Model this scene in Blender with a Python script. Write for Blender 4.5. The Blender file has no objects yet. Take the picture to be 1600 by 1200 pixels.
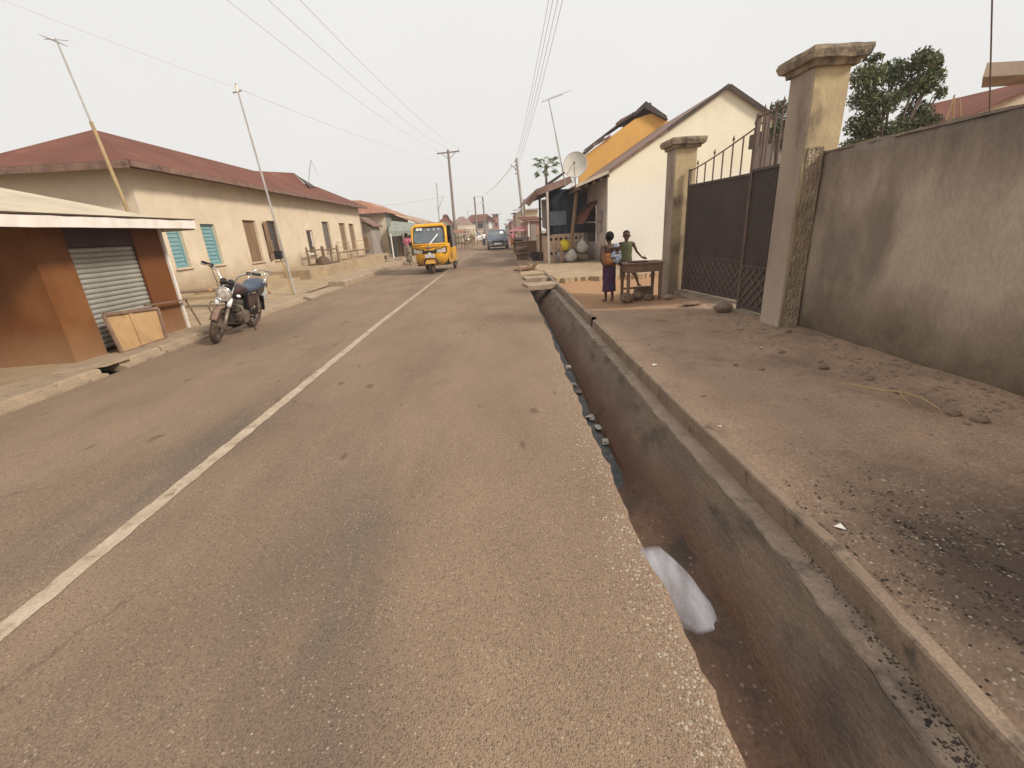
import bpy, math, random
import numpy as np
from mathutils import Vector, Matrix
random.seed(7); rng = np.random.default_rng(11)
S = bpy.context.scene
COL = S.collection
R = math.radians; PI = math.pi

# ---------------------------------------------------------------- camera
CAMH = 1.45; FPX = 683.0
ROT = Matrix(((0.99694, 0.07317, -0.02413), (-0.04699, 0.32896, -0.94317), (-0.06107, 0.94151, 0.33143)))
c0 = Vector((ROT[1][0], ROT[1][1], ROT[1][2])).normalized()      # world Y in camera axes
_h = Vector((math.cos(R(3.7)), math.sin(R(3.7)), 0))
_up = c0.cross(_h).normalized()
if _up.y < 0: _up = -_up
_rt = c0.cross(_up).normalized()
ROT = Matrix((_rt, c0, _up))
cam = bpy.data.cameras.new('camera'); cam.sensor_width = 36; cam.lens = 36 * FPX / 1600
cam.clip_start = 0.05; cam.clip_end = 2000
camo = bpy.data.objects.new('camera', cam); COL.objects.link(camo)
camo.matrix_world = Matrix.Translation((0, 0, CAMH)) @ ROT.to_4x4()
S.camera = camo
# ---------------------------------------------------------------- sky, sun, exposure
SUN_EL = R(37); SUN_AZ = R(120)      # azimuth measured clockwise from +Y (view direction)
w = bpy.data.worlds.new('World'); S.world = w; w.use_nodes = True
wn = w.node_tree.nodes; wl = w.node_tree.links; wn.clear()
sky = wn.new('ShaderNodeTexSky'); sky.sky_type = 'NISHITA'; sky.sun_disc = False
sky.sun_elevation = SUN_EL; sky.sun_rotation = SUN_AZ; sky.dust_density = 5; sky.air_density = 1.2
bw = wn.new('ShaderNodeRGBToBW')
hs = wn.new('ShaderNodeMix'); hs.data_type = 'RGBA'; hs.inputs[0].default_value = 0.93
wl.new(sky.outputs[0], hs.inputs[6])
tcw = wn.new('ShaderNodeTexCoord'); sep = wn.new('ShaderNodeSeparateXYZ'); wl.new(tcw.outputs['Generated'], sep.inputs[0])
rmp = wn.new('ShaderNodeValToRGB'); wl.new(sep.outputs[2], rmp.inputs[0])
rmp.color_ramp.elements[0].position = 0.0; rmp.color_ramp.elements[0].color = (0.83, 0.81, 0.775, 1)
rmp.color_ramp.elements[1].position = 0.55; rmp.color_ramp.elements[1].color = (0.875, 0.865, 0.85, 1)
sc = wn.new('ShaderNodeVectorMath'); sc.operation = 'SCALE'; sc.inputs['Scale'].default_value = 10.0
nzs = wn.new('ShaderNodeTexNoise'); nzs.inputs['Scale'].default_value = 1.3; nzs.inputs['Detail'].default_value = 3; wl.new(tcw.outputs['Generated'], nzs.inputs['Vector'])
mrs = wn.new('ShaderNodeMapRange'); wl.new(nzs.outputs[0], mrs.inputs[0]); mrs.inputs[1].default_value = .3; mrs.inputs[2].default_value = .7; mrs.inputs[3].default_value = .975; mrs.inputs[4].default_value = 1.03
skm = wn.new('ShaderNodeVectorMath'); skm.operation = 'SCALE'; wl.new(rmp.outputs[0], skm.inputs[0]); wl.new(mrs.outputs[0], skm.inputs['Scale'])
wl.new(skm.outputs[0], sc.inputs[0]); wl.new(sc.outputs[0], hs.inputs[7])
bg = wn.new('ShaderNodeBackground'); bg.inputs[1].default_value = 0.1
wl.new(hs.outputs[2], bg.inputs[0])
wo = wn.new('ShaderNodeOutputWorld'); wl.new(bg.outputs[0], wo.inputs[0])
sl = bpy.data.lights.new('sun', 'SUN'); sl.energy = 3.3; sl.angle = R(11); sl.color = (1, 0.93, 0.82)
so = bpy.data.objects.new('sun', sl); COL.objects.link(so)
sd = Vector((math.sin(SUN_AZ) * math.cos(SUN_EL), math.cos(SUN_AZ) * math.cos(SUN_EL), math.sin(SUN_EL)))
so.rotation_euler = sd.to_track_quat('Z', 'Y').to_euler(); so.location = (0, 0, 30)
vs = S.view_settings; vs.view_transform = 'Standard'; vs.look = 'None'; vs.gamma = 1; vs.use_curve_mapping = False
vs.exposure = 0.08

# ---------------------------------------------------------------- picture point -> place helpers
def ray(px, py): return ROT @ Vector((px - 800, 600 - py, -FPX))
def gr(px, py, z=0.0):
    r = ray(px, py); t = (z - CAMH) / r.z; return Vector((r.x * t, r.y * t, z))
def at(px, py, Y):
    r = ray(px, py); t = Y / r.y; return Vector((r.x * t, Y, CAMH + r.z * t))
def gx(px, py, X):
    r = ray(px, py); t = X / r.x; return Vector((X, r.y * t, CAMH + r.z * t))
def interp(tab, y):
    return float(np.interp(y, [a for a, b in tab], [b for a, b in tab]))

# ---------------------------------------------------------------- materials
def px(r, g, b, k=1.0):
    f = lambda v: (v / 255 / 12.92) if v / 255 <= 0.04045 else ((v / 255 + 0.055) / 1.055) ** 2.4
    return (f(r) * k, f(g) * k, f(b) * k, 1)
def mat(name, c1, c2=None, scale=3.0, rough=0.85, bump=0.0, bscale=60, metal=0.0, spec=0.3,
        c3=None, s3=1.0, t3=(0.5, 0.65), dirt=None, stretch=(1, 1, 1), fine=0.0, fscale=90, wave=None, emit=None, alpha=None, world=False, topstain=None):
    m = bpy.data.materials.new(name); m.use_nodes = True
    n = m.node_tree.nodes; l = m.node_tree.links
    b = n['Principled BSDF']; b.inputs['Roughness'].default_value = rough; b.inputs['Metallic'].default_value = metal
    b.inputs['Specular IOR Level'].default_value = spec
    tc = n.new('ShaderNodeTexCoord'); mp = n.new('ShaderNodeMapping'); mp.inputs['Scale'].default_value = stretch
    geo = n.new('ShaderNodeNewGeometry')
    l.new(geo.outputs['Position'] if world else tc.outputs['Object'], mp.inputs[0]); co = mp.outputs[0]
    def noise(s, d=5, r=0.55, c=None):
        t = n.new('ShaderNodeTexNoise'); t.inputs['Scale'].default_value = s; t.inputs['Detail'].default_value = d
        t.inputs['Roughness'].default_value = r; l.new(c or co, t.inputs['Vector']); return t.outputs[0]
    def mr(x, a, bb, c=0, d=1):
        t = n.new('ShaderNodeMapRange'); t.clamp = True; l.new(x, t.inputs[0])
        for i, v in enumerate((a, bb, c, d)): t.inputs[i + 1].default_value = v
        return t.outputs[0]
    def mix(f, a, bb):
        t = n.new('ShaderNodeMix'); t.data_type = 'RGBA'
        l.new(f, t.inputs[0])
        for i, v in ((6, a), (7, bb)):
            if isinstance(v, tuple): t.inputs[i].default_value = v
            else: l.new(v, t.inputs[i])
        return t.outputs[2]
    col = c1
    if c2: col = mix(mr(noise(scale), 0.35, 0.65), c1, c2)
    if c3: col = mix(mr(noise(s3, 4), *t3), col, c3)
    if dirt:
        dc, z0, z1 = dirt[:3]; amp = dirt[3] if len(dirt) > 3 else 0.5
        sp = n.new('ShaderNodeSeparateXYZ'); l.new(geo.outputs['Position'], sp.inputs[0])
        a = n.new('ShaderNodeMath'); a.operation = 'MULTIPLY_ADD'
        l.new(noise(1.6, 6, 0.65, geo.outputs['Position']), a.inputs[0]); a.inputs[1].default_value = -2 * amp; l.new(sp.outputs[2], a.inputs[2])
        f = mr(a.outputs[0], z0 - amp, z1 - amp, 1, 0)
        col = mix(f, col, dc)
    if topstain:     # rain-washed algae running down from the wall head
        dc, z0, z1 = topstain
        sp = n.new('ShaderNodeSeparateXYZ'); l.new(geo.outputs['Position'], sp.inputs[0])
        m4 = n.new('ShaderNodeMapping'); m4.inputs['Scale'].default_value = (1, 1, .25); l.new(geo.outputs['Position'], m4.inputs[0])
        a = n.new('ShaderNodeMath'); a.operation = 'MULTIPLY_ADD'; l.new(noise(2.4, 7, .7, m4.outputs[0]), a.inputs[0]); a.inputs[1].default_value = 1.5; l.new(sp.outputs[2], a.inputs[2])
        col = mix(mr(a.outputs[0], z0 + .75, z1 + .75, 0, .8), col, dc)
    if fine:
        t = n.new('ShaderNodeTexNoise'); t.inputs['Scale'].default_value = fscale; t.inputs['Detail'].default_value = 3; l.new(co, t.inputs['Vector'])
        v = mr(t.outputs[0], 0.3, 0.7, 1 - fine, 1 + fine)
        vm = n.new('ShaderNodeVectorMath'); vm.operation = 'SCALE'
        if isinstance(col, tuple):
            vm.inputs[0].default_value = col[:3]
        else: l.new(col, vm.inputs[0])
        l.new(v, vm.inputs['Scale']); col = vm.outputs[0]
    if isinstance(col, tuple): b.inputs['Base Color'].default_value = col
    else: l.new(col, b.inputs['Base Color'])
    hgt = None
    if bump:
        hgt = noise(bscale, 4)
    if wave:
        axis, ws, wa = wave
        t = n.new('ShaderNodeTexWave'); t.bands_direction = axis; t.inputs['Scale'].default_value = ws; l.new(tc.outputs['Object'], t.inputs[0])
        if hgt is None: hgt = t.outputs[1]
        else:
            a = n.new('ShaderNodeMath'); a.operation = 'MULTIPLY_ADD'; l.new(t.outputs[1], a.inputs[0]); a.inputs[1].default_value = wa; l.new(hgt, a.inputs[2]); hgt = a.outputs[0]
    if hgt is not None:
        bp = n.new('ShaderNodeBump'); bp.inputs['Strength'].default_value = 0.6; bp.inputs['Distance'].default_value = bump or 0.01
        l.new(hgt, bp.inputs['Height']); l.new(bp.outputs[0], b.inputs['Normal'])
    if emit: b.inputs['Emission Color'].default_value = emit; b.inputs['Emission Strength'].default_value = 1
    if alpha is not None: b.inputs['Alpha'].default_value = alpha
    return m

def road_mat():
    m = bpy.data.materials.new('dusty_asphalt'); m.use_nodes = True
    n = m.node_tree.nodes; l = m.node_tree.links; b = n['Principled BSDF']
    b.inputs['Roughness'].default_value = 0.9; b.inputs['Specular IOR Level'].default_value = 0.2
    geo = n.new('ShaderNodeNewGeometry'); P = geo.outputs['Position']
    def mp(sx, sy):
        t = n.new('ShaderNodeMapping'); t.inputs['Scale'].default_value = (sx, sy, 1); l.new(P, t.inputs[0]); return t.outputs[0]
    def noise(c, s, d=5, r=0.55):
        t = n.new('ShaderNodeTexNoise'); t.inputs['Scale'].default_value = s; t.inputs['Detail'].default_value = d; t.inputs['Roughness'].default_value = r
        l.new(c, t.inputs['Vector']); return t.outputs[0]
    def mr(x, a, bb, c=0, d=1):
        t = n.new('ShaderNodeMapRange'); l.new(x, t.inputs[0])
        for i, v in enumerate((a, bb, c, d)): t.inputs[i + 1].default_value = v
        return t.outputs[0]
    def mix(f, a, bb, ty='MIX'):
        t = n.new('ShaderNodeMix'); t.data_type = 'RGBA'; t.blend_type = ty
        if isinstance(f, float): t.inputs[0].default_value = f
        else: l.new(f, t.inputs[0])
        for i, v in ((6, a), (7, bb)):
            if isinstance(v, tuple): t.inputs[i].default_value = v
            else: l.new(v, t.inputs[i])
        return t.outputs[2]
    def math_(op, a, bb):
        t = n.new('ShaderNodeMath'); t.operation = op
        for i, v in enumerate((a, bb)):
            if isinstance(v, (int, float)): t.inputs[i].default_value = v
            else: l.new(v, t.inputs[i])
        return t.outputs[0]
    dust = (0.290, 0.200, 0.134, 1); dust2 = (0.232, 0.158, 0.104, 1); asph = (0.122, 0.099, 0.081, 1)
    sp = n.new('ShaderNodeSeparateXYZ'); l.new(P, sp.inputs[0])
    col = mix(mr(noise(mp(1, .45), 1.1, 6, .6), .38, .64), dust, dust2)
    # worn grey wheel tracks and patches where the laterite dust has been swept away
    f1 = mr(noise(mp(.9, .28), .75, 6, .62), .47, .66)
    track = n.new('ShaderNodeMath'); track.operation = 'PINGPONG'; 
    xs = math_('ADD', sp.outputs[0], 3.15); l.new(xs, track.inputs[0]); track.inputs[1].default_value = .82
    f2 = mr(track.outputs[0], .25, .8, .35, 1)
    f = math_('MULTIPLY', f1, f2)
    edge = mr(sp.outputs[0], -.35, .55, 1, .12); f = math_('MULTIPLY', f, edge)
    far = mr(sp.outputs[1], 3, 10, 1, .45); f = math_('MULTIPLY', f, far)
    col = mix(f, col, asph)
    # a long smeared band of finer dark dust next to the marking
    col = mix(mr(noise(mp(3.2, .5), 1.4, 4, .6), .6, .75, 0, .35), col, (0.17, .135, .105, 1))
    # aggregate
    v = n.new('ShaderNodeTexVoronoi'); v.inputs['Scale'].default_value = 145; l.new(P, v.inputs['Vector'])
    v2 = n.new('ShaderNodeTexVoronoi'); v2.inputs['Scale'].default_value = 84; l.new(P, v2.inputs['Vector'])
    sel = n.new('ShaderNodeSeparateColor'); l.new(v.outputs['Color'], sel.inputs[0])
    sel2 = n.new('ShaderNodeSeparateColor'); l.new(v2.outputs['Color'], sel2.inputs[0])
    nearf = mr(sp.outputs[1], 3, 9, 1, .25)
    stone = math_('MULTIPLY', math_('MULTIPLY', mr(sel.outputs[0], .62, .7), mr(v.outputs['Distance'], .52, .34)), nearf)
    stone2 = math_('MULTIPLY', math_('MULTIPLY', mr(sel2.outputs[0], .9, .93), mr(v2.outputs['Distance'], .42, .28)), nearf)
    patch = mr(noise(P, 1.7, 3), .35, .6, .25, 1)
    col = mix(math_('MULTIPLY', math_('MULTIPLY', stone, patch), .42), col, (.46, .34, .24, 1))
    col = mix(math_('MULTIPLY', stone2, .5), col, (.54, .43, .32, 1))
    dk = math_('MULTIPLY', mr(sel.outputs[1], .84, .9), nearf)
    col = mix(math_('MULTIPLY', dk, .5), col, (.10, .075, .055, 1))
    # oil and mud spots
    v3 = n.new('ShaderNodeTexVoronoi'); v3.inputs['Scale'].default_value = 2.1; v3.inputs['Randomness'].default_value = 1
    nz = n.new('ShaderNodeTexNoise'); nz.inputs['Scale'].default_value = 9; l.new(P, nz.inputs['Vector'])
    ad = n.new('ShaderNodeVectorMath'); ad.operation = 'MULTIPLY_ADD'; l.new(nz.outputs['Color'], ad.inputs[0]); ad.inputs[1].default_value = (.08, .12, 0); l.new(mp(1.2, .8), ad.inputs[2])
    l.new(ad.outputs[0], v3.inputs['Vector'])
    s3 = n.new('ShaderNodeSeparateColor'); l.new(v3.outputs['Color'], s3.inputs[0])
    spot = math_('MULTIPLY', mr(v3.outputs['Distance'], .14, .07), mr(s3.outputs[0], .52, .6))
    col = mix(math_('MULTIPLY', spot, .55), col, (.095, .066, .045, 1))
    # a few wandering hairline cracks where the dust has been swept off
    wv = n.new('ShaderNodeTexNoise'); wv.inputs['Scale'].default_value = 3; wv.inputs['Detail'].default_value = 5; l.new(P, wv.inputs['Vector'])
    wa = n.new('ShaderNodeVectorMath'); wa.operation = 'MULTIPLY_ADD'; l.new(wv.outputs['Color'], wa.inputs[0]); wa.inputs[1].default_value = (.35, .35, 0); l.new(mp(.9, .5), wa.inputs[2])
    ve = n.new('ShaderNodeTexVoronoi'); ve.feature = 'DISTANCE_TO_EDGE'; ve.inputs['Scale'].default_value = .8; l.new(wa.outputs[0], ve.inputs['Vector'])
    crack = math_('MULTIPLY', mr(ve.outputs['Distance'], .009, .003), mr(noise(P, .55, 2), .50, .60))
    col = mix(math_('MULTIPLY', crack, .3), col, (.075, .056, .042, 1))
    # short elongated gouges along the running direction
    v5 = n.new('ShaderNodeTexVoronoi'); v5.inputs['Scale'].default_value = 2.6; l.new(mp(2.4, .8), v5.inputs['Vector']); s5 = n.new('ShaderNodeSeparateColor'); l.new(v5.outputs['Color'], s5.inputs[0])
    gou = math_('MULTIPLY', mr(v5.outputs['Distance'], .16, .08), mr(s5.outputs[1], .80, .84))
    col = mix(math_('MULTIPLY', gou, .5), col, (.085, .056, .038, 1))
    fn = mr(noise(P, 160, 3), .3, .7, .82, 1.18)
    vm = n.new('ShaderNodeVectorMath'); vm.operation = 'SCALE'; l.new(col, vm.inputs[0]); l.new(fn, vm.inputs['Scale'])
    l.new(vm.outputs[0], b.inputs['Base Color'])
    bp = n.new('ShaderNodeBump'); bp.inputs['Strength'].default_value = .8; bp.inputs['Distance'].default_value = .006
    hh = math_('ADD', math_('MULTIPLY', mr(v.outputs['Distance'], 0, .6, 1, 0), .8), noise(P, 30, 4))
    l.new(hh, bp.inputs['Height']); l.new(bp.outputs[0], b.inputs['Normal'])
    return m

def dirt_mat(name, a, bcol, dark, speck=(.5, .42, .33, 1), t=(.55, .7), scale=120, org=None):
    m = mat(name, a, bcol, scale=2.3, rough=.95, spec=.15, c3=dark, s3=1.1, t3=t, bump=.02, bscale=28, fine=.22, fscale=70, world=True)
    n = m.node_tree.nodes; l = m.node_tree.links; b = n['Principled BSDF']
    src = b.inputs['Base Color'].links[0].from_socket
    geo = n.new('ShaderNodeNewGeometry')
    v = n.new('ShaderNodeTexVoronoi'); v.inputs['Scale'].default_value = scale; l.new(geo.outputs['Position'], v.inputs['Vector'])
    s = n.new('ShaderNodeSeparateColor'); l.new(v.outputs['Color'], s.inputs[0])
    r = n.new('ShaderNodeMapRange'); l.new(s.outputs[0], r.inputs[0]); r.inputs[1].default_value = .955; r.inputs[2].default_value = .985; r.inputs[4].default_value = .45
    if org:
        # reddish laterite showing in the dip
        oc, y0, y1 = org
        sp = n.new('ShaderNodeSeparateXYZ'); l.new(geo.outputs['Position'], sp.inputs[0])
        nz = n.new('ShaderNodeTexNoise'); nz.inputs['Scale'].default_value = .8; l.new(geo.outputs['Position'], nz.inputs['Vector'])
        a1 = n.new('ShaderNodeMath'); a1.operation = 'MULTIPLY_ADD'; l.new(nz.outputs[0], a1.inputs[0]); a1.inputs[1].default_value = 4; l.new(sp.outputs[1], a1.inputs[2])
        q = n.new('ShaderNodeMapRange'); l.new(a1.outputs[0], q.inputs[0]); q.inputs[1].default_value = y0 + 2; q.inputs[2].default_value = y1 + 2; q.inputs[4].default_value = .85
        q9 = n.new('ShaderNodeMapRange'); l.new(sp.outputs[1], q9.inputs[0]); q9.inputs[1].default_value = 13; q9.inputs[2].default_value = 15; q9.inputs[3].default_value = 1; q9.inputs[4].default_value = .15
        qm = n.new('ShaderNodeMath'); qm.operation = 'MULTIPLY'; l.new(q.outputs[0], qm.inputs[0]); l.new(q9.outputs[0], qm.inputs[1])
        mm = n.new('ShaderNodeMix'); mm.data_type = 'RGBA'; l.new(qm.outputs[0], mm.inputs[0]); l.new(src, mm.inputs[6]); mm.inputs[7].default_value = oc
        src = mm.outputs[2]
    # dark soil beside the kerb, with corner vignette and wall shade painted in
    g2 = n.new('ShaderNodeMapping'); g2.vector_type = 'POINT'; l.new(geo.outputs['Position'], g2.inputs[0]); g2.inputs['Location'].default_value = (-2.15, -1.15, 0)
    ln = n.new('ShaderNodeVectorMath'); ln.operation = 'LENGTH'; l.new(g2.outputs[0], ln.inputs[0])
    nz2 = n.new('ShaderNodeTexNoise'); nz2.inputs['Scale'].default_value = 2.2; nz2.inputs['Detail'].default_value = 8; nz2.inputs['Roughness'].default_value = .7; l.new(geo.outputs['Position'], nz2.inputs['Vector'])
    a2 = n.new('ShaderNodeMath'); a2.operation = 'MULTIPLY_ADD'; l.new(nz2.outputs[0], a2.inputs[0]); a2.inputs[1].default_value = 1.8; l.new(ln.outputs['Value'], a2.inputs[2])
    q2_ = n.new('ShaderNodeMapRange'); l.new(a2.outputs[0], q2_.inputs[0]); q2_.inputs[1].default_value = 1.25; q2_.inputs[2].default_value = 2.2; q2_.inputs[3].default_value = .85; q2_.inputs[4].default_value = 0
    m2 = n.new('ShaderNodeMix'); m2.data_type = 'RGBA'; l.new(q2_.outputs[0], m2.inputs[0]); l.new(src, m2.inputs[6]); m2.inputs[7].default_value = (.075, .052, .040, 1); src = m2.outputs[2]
    mx = n.new('ShaderNodeMix'); mx.data_type = 'RGBA'; l.new(r.outputs[0], mx.inputs[0]); l.new(src, mx.inputs[6]); mx.inputs[7].default_value = speck
    l.new(mx.outputs[2], b.inputs['Base Color'])
    return m

MT = {}
MT['road'] = road_mat()
MT['paint'] = mat('worn_white_paint', (.47, .38, .28, 1), (.38, .29, .205, 1), scale=6, c3=(.26, .19, .13, 1), s3=9, t3=(.56, .68), bump=.004, bscale=90, fine=.15, world=True)
def wear_far(m):
    n = m.node_tree.nodes; l = m.node_tree.links; b = n['Principled BSDF']; src = b.inputs['Base Color'].links[0].from_socket
    geo = n.new('ShaderNodeNewGeometry'); sp = n.new('ShaderNodeSeparateXYZ'); l.new(geo.outputs['Position'], sp.inputs[0])
    nz = n.new('ShaderNodeTexNoise'); nz.inputs['Scale'].default_value = 1.1; nz.inputs['Detail'].default_value = 6; l.new(geo.outputs['Position'], nz.inputs['Vector'])
    a = n.new('ShaderNodeMath'); a.operation = 'MULTIPLY_ADD'; l.new(nz.outputs[0], a.inputs[0]); a.inputs[1].default_value = 14; l.new(sp.outputs[1], a.inputs[2])
    q = n.new('ShaderNodeMapRange'); l.new(a.outputs[0], q.inputs[0]); q.inputs[1].default_value = 14; q.inputs[2].default_value = 30; q.inputs[4].default_value = .8
    mm = n.new('ShaderNodeMix'); mm.data_type = 'RGBA'; l.new(q.outputs[0], mm.inputs[0]); l.new(src, mm.inputs[6]); mm.inputs[7].default_value = (.29, .21, .15, 1); l.new(mm.outputs[2], b.inputs['Base Color'])
wear_far(MT['paint'])
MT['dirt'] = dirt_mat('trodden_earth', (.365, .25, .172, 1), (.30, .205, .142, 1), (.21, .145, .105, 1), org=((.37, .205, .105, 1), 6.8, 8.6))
MT['sand'] = mat('pale_sandy_ground', (.42, .31, .19, 1), (.33, .24, .15, 1), scale=1.4, c3=(.25, .18, .12, 1), s3=3, t3=(.56, .7), bump=.015, bscale=25, fine=.15, world=True)
MT['silt'] = mat('dried_silt', (.165, .092, .060, 1), (.110, .068, .047, 1), scale=1.6, c3=(.075, .052, .040, 1), s3=3.5, t3=(.55, .68), bump=.02, bscale=14, fine=.2, fscale=55, world=True)
MT['drainwall'] = mat('drain_concrete', (.22, .155, .108, 1), (.155, .110, .080, 1), scale=3, stretch=(1, .6, 2), c3=(.085, .064, .049, 1), s3=4, t3=(.52, .72), dirt=((.165, .092, .060, 1), -.42, -.18, .22), bump=.015, bscale=30, fine=.2, world=True)
MT['kerb'] = mat('kerb_concrete', (.30, .215, .150, 1), (.225, .160, .112, 1), scale=4, c3=(.12, .09, .065, 1), s3=7, t3=(.6, .7), bump=.012, bscale=35, fine=.18, world=True)
MT['ledge'] = mat('stained_ledge_concrete', (.33, .245, .18, 1), (.25, .185, .135, 1), scale=5, c3=(.15, .11, .085, 1), s3=6, t3=(.55, .68), bump=.012, bscale=35, fine=.18, world=True)
MT['kerbpale'] = mat('pale_kerb_concrete', (.38, .28, .19, 1), (.30, .22, .15, 1), scale=4, c3=(.22, .16, .11, 1), s3=6, t3=(.6, .72), bump=.012, bscale=35, fine=.18, world=True)
MT['water'] = mat('black_drain_water', (.022, .026, .026, 1), (.055, .058, .055, 1), scale=14, rough=.4, spec=.3, c3=(.10, .085, .07, 1), s3=11, t3=(.55, .65), bump=.01, bscale=12, world=True)
MT['cream'] = mat('cream_limewash', (.66, .55, .41, 1), (.60, .495, .365, 1), scale=1.2, c3=(.56, .45, .33, 1), s3=1.9, t3=(.55, .8), dirt=((.36, .27, .175, 1), .35, 1.15, .6), bump=.01, bscale=9, fine=.06, topstain=((.50, .40, .29, 1), 2.9, 3.8), world=True)
MT['gable'] = mat('gable_cream_wall', (.88, .81, .62, 1), (.81, .74, .57, 1), scale=.7, fine=.03, fscale=12, topstain=((.62, .54, .40, 1), 4.4, 6.2), dirt=((.82, .78, .70, 1), 2.3, 3.3, .4), bump=.004, bscale=12, world=True)
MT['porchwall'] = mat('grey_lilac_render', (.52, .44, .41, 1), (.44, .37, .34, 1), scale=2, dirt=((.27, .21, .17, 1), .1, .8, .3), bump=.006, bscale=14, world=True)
MT['orange'] = mat('orange_wall', (.72, .40, .11, 1), (.66, .36, .11, 1), scale=1.4, c3=(.50, .27, .12, 1), s3=2, t3=(.6, .75), world=True)
MT['roofred'] = mat('maroon_roof_sheet', (.185, .080, .058, 1), (.145, .064, .047, 1), scale=.7, rough=.9, spec=.08, c3=(.25, .12, .085, 1), s3=.9, t3=(.6, .8), wave=('Y', 2.6, .5), bump=.02, bscale=3)
MT['rooforange'] = mat('rusty_patched_roof', (.36, .17, .10, 1), (.27, .12, .08, 1), scale=1.2, c3=(.60, .44, .32, 1), s3=1.1, t3=(.56, .64), rough=.8, wave=('Y', 2.6, .5), bump=.02, bscale=3)
MT['roofdark'] = mat('dark_weathered_roof', (.060, .044, .038, 1), (.095, .068, .055, 1), scale=3, rough=.8, bump=.02, bscale=12)
MT['roofgrey'] = mat('greyed_zinc_sheet', (.34, .27, .21, 1), (.24, .18, .14, 1), scale=2, rough=.6, c3=(.20, .12, .085, 1), s3=1.8, t3=(.5, .65))
MT['roofpink'] = mat('faded_pink_brown_roof', (.30, .19, .15, 1), (.22, .14, .115, 1), scale=2, rough=.7)
MT['fascia'] = mat('weathered_fascia_board', (.25, .15, .11, 1), (.15, .09, .07, 1), scale=4, c3=(.10, .06, .05, 1), s3=3, t3=(.58, .7), fine=.15)
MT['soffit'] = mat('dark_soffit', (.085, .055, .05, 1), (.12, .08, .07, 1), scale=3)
MT['turq'] = mat('turquoise_shutter_paint', (.15, .30, .33, 1), (.20, .34, .35, 1), scale=6, c3=(.26, .30, .28, 1), s3=9, t3=(.6, .7), rough=.6)
MT['brownsh'] = mat('brown_shutter_wood', (.25, .155, .09, 1), (.20, .12, .07, 1), scale=6, stretch=(1, 1, .2), rough=.75)
MT['darkglass'] = mat('dark_window_opening', (.035, .03, .03, 1), (.06, .05, .045, 1), scale=4, rough=.35)
MT['screen'] = mat('window_mosquito_screen', (.12, .105, .09, 1), (.16, .135, .115, 1), scale=5, rough=.7)
MT['whitetrim'] = mat('chalky_white_trim', (.80, .74, .68, 1), (.70, .62, .55, 1), scale=5, fine=.06, rough=.6)
MT['kiosk'] = mat('brown_painted_plywood', (.185, .068, .022, 1), (.150, .055, .019, 1), scale=1.6, stretch=(1, 1, .45), c3=(.25, .11, .042, 1), s3=1.3, t3=(.5, .75), rough=.6, spec=.15, bump=.003, bscale=8, fine=.05, dirt=((.30, .17, .09, 1), .05, .6, .25))
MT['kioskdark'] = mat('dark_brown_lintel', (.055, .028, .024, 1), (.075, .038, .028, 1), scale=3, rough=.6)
MT['zinc'] = mat('galvanised_slat', (.40, .38, .33, 1), (.31, .285, .24, 1), scale=5, stretch=(.4, .4, 1), rough=.5, metal=.25, fine=.08)
MT['creamroof'] = mat('cream_roof_sheet', (.52, .45, .34, 1), (.43, .37, .28, 1), scale=1.5, rough=.6, c3=(.36, .29, .20, 1), s3=2.2, t3=(.6, .75))
MT['wood'] = mat('weathered_timber', (.27, .17, .10, 1), (.20, .12, .07, 1), scale=5, stretch=(1, 1, .3), rough=.8, fine=.12, fscale=50)
MT['palewood'] = mat('raw_pale_plywood', (.46, .29, .14, 1), (.38, .23, .11, 1), scale=3, c3=(.24, .14, .07, 1), s3=4, t3=(.6, .72), rough=.8, fine=.1)
MT['darkwood'] = mat('old_dark_timber', (.10, .065, .045, 1), (.15, .095, .062, 1), scale=6, rough=.8, fine=.12)
MT['tablewood'] = mat('worn_table_wood', (.24, .15, .10, 1), (.17, .10, .068, 1), scale=7, rough=.7, fine=.12)
MT['wallcon'] = mat('old_cement_render', (.47, .375, .29, 1), (.37, .295, .228, 1), scale=1.3, stretch=(1, 1, .5), c3=(.23, .18, .14, 1), s3=1.1, t3=(.5, .66), dirt=((.135, .098, .062, 1), .05, .85, .5), topstain=((.13, .10, .082, 1), 1.45, 2.15), bump=.02, bscale=7, fine=.10, fscale=40, world=True)
MT['walltop'] = mat('chalky_wall_top', (.30, .24, .18, 1), (.18, .14, .11, 1), scale=6, bump=.02, bscale=30, fine=.2, world=True)
MT['pillar'] = mat('aged_yellow_pillar_render', (.50, .39, .225, 1), (.40, .30, .18, 1), scale=2.2, stretch=(1, 1, .6), c3=(.19, .14, .095, 1), s3=2.6, t3=(.56, .72), dirt=((.26, .19, .13, 1), .1, 1.5, .5), bump=.012, bscale=18, fine=.1, world=True)
MT['pillargrey'] = mat('grey_pillar_face', (.38, .30, .235, 1), (.29, .225, .175, 1), scale=2, stretch=(1, 1, .5), c3=(.14, .10, .078, 1), s3=2, t3=(.56, .75), dirt=((.46, .37, .29, 1), .1, .95, .15), bump=.01, bscale=20, fine=.1, world=True)
MT['roughstone'] = mat('broken_render', (.33, .25, .175, 1), (.25, .185, .13, 1), scale=9, c3=(.38, .30, .21, 1), s3=6, t3=(.5, .65), bump=.05, bscale=24, fine=.25, fscale=50, world=True)
MT['cap'] = mat('mossy_cap_concrete', (.36, .28, .19, 1), (.23, .175, .125, 1), scale=4, c3=(.10, .08, .06, 1), s3=5, t3=(.5, .66), bump=.02, bscale=30, fine=.2, world=True)
MT['gate'] = mat('dark_brown_gate_steel', (.085, .064, .058, 1), (.11, .082, .072, 1), scale=2.5, stretch=(1, 1, .4), rough=.6, metal=.1, c3=(.10, .07, .055, 1), s3=4, t3=(.6, .75), fine=.1)
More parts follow.
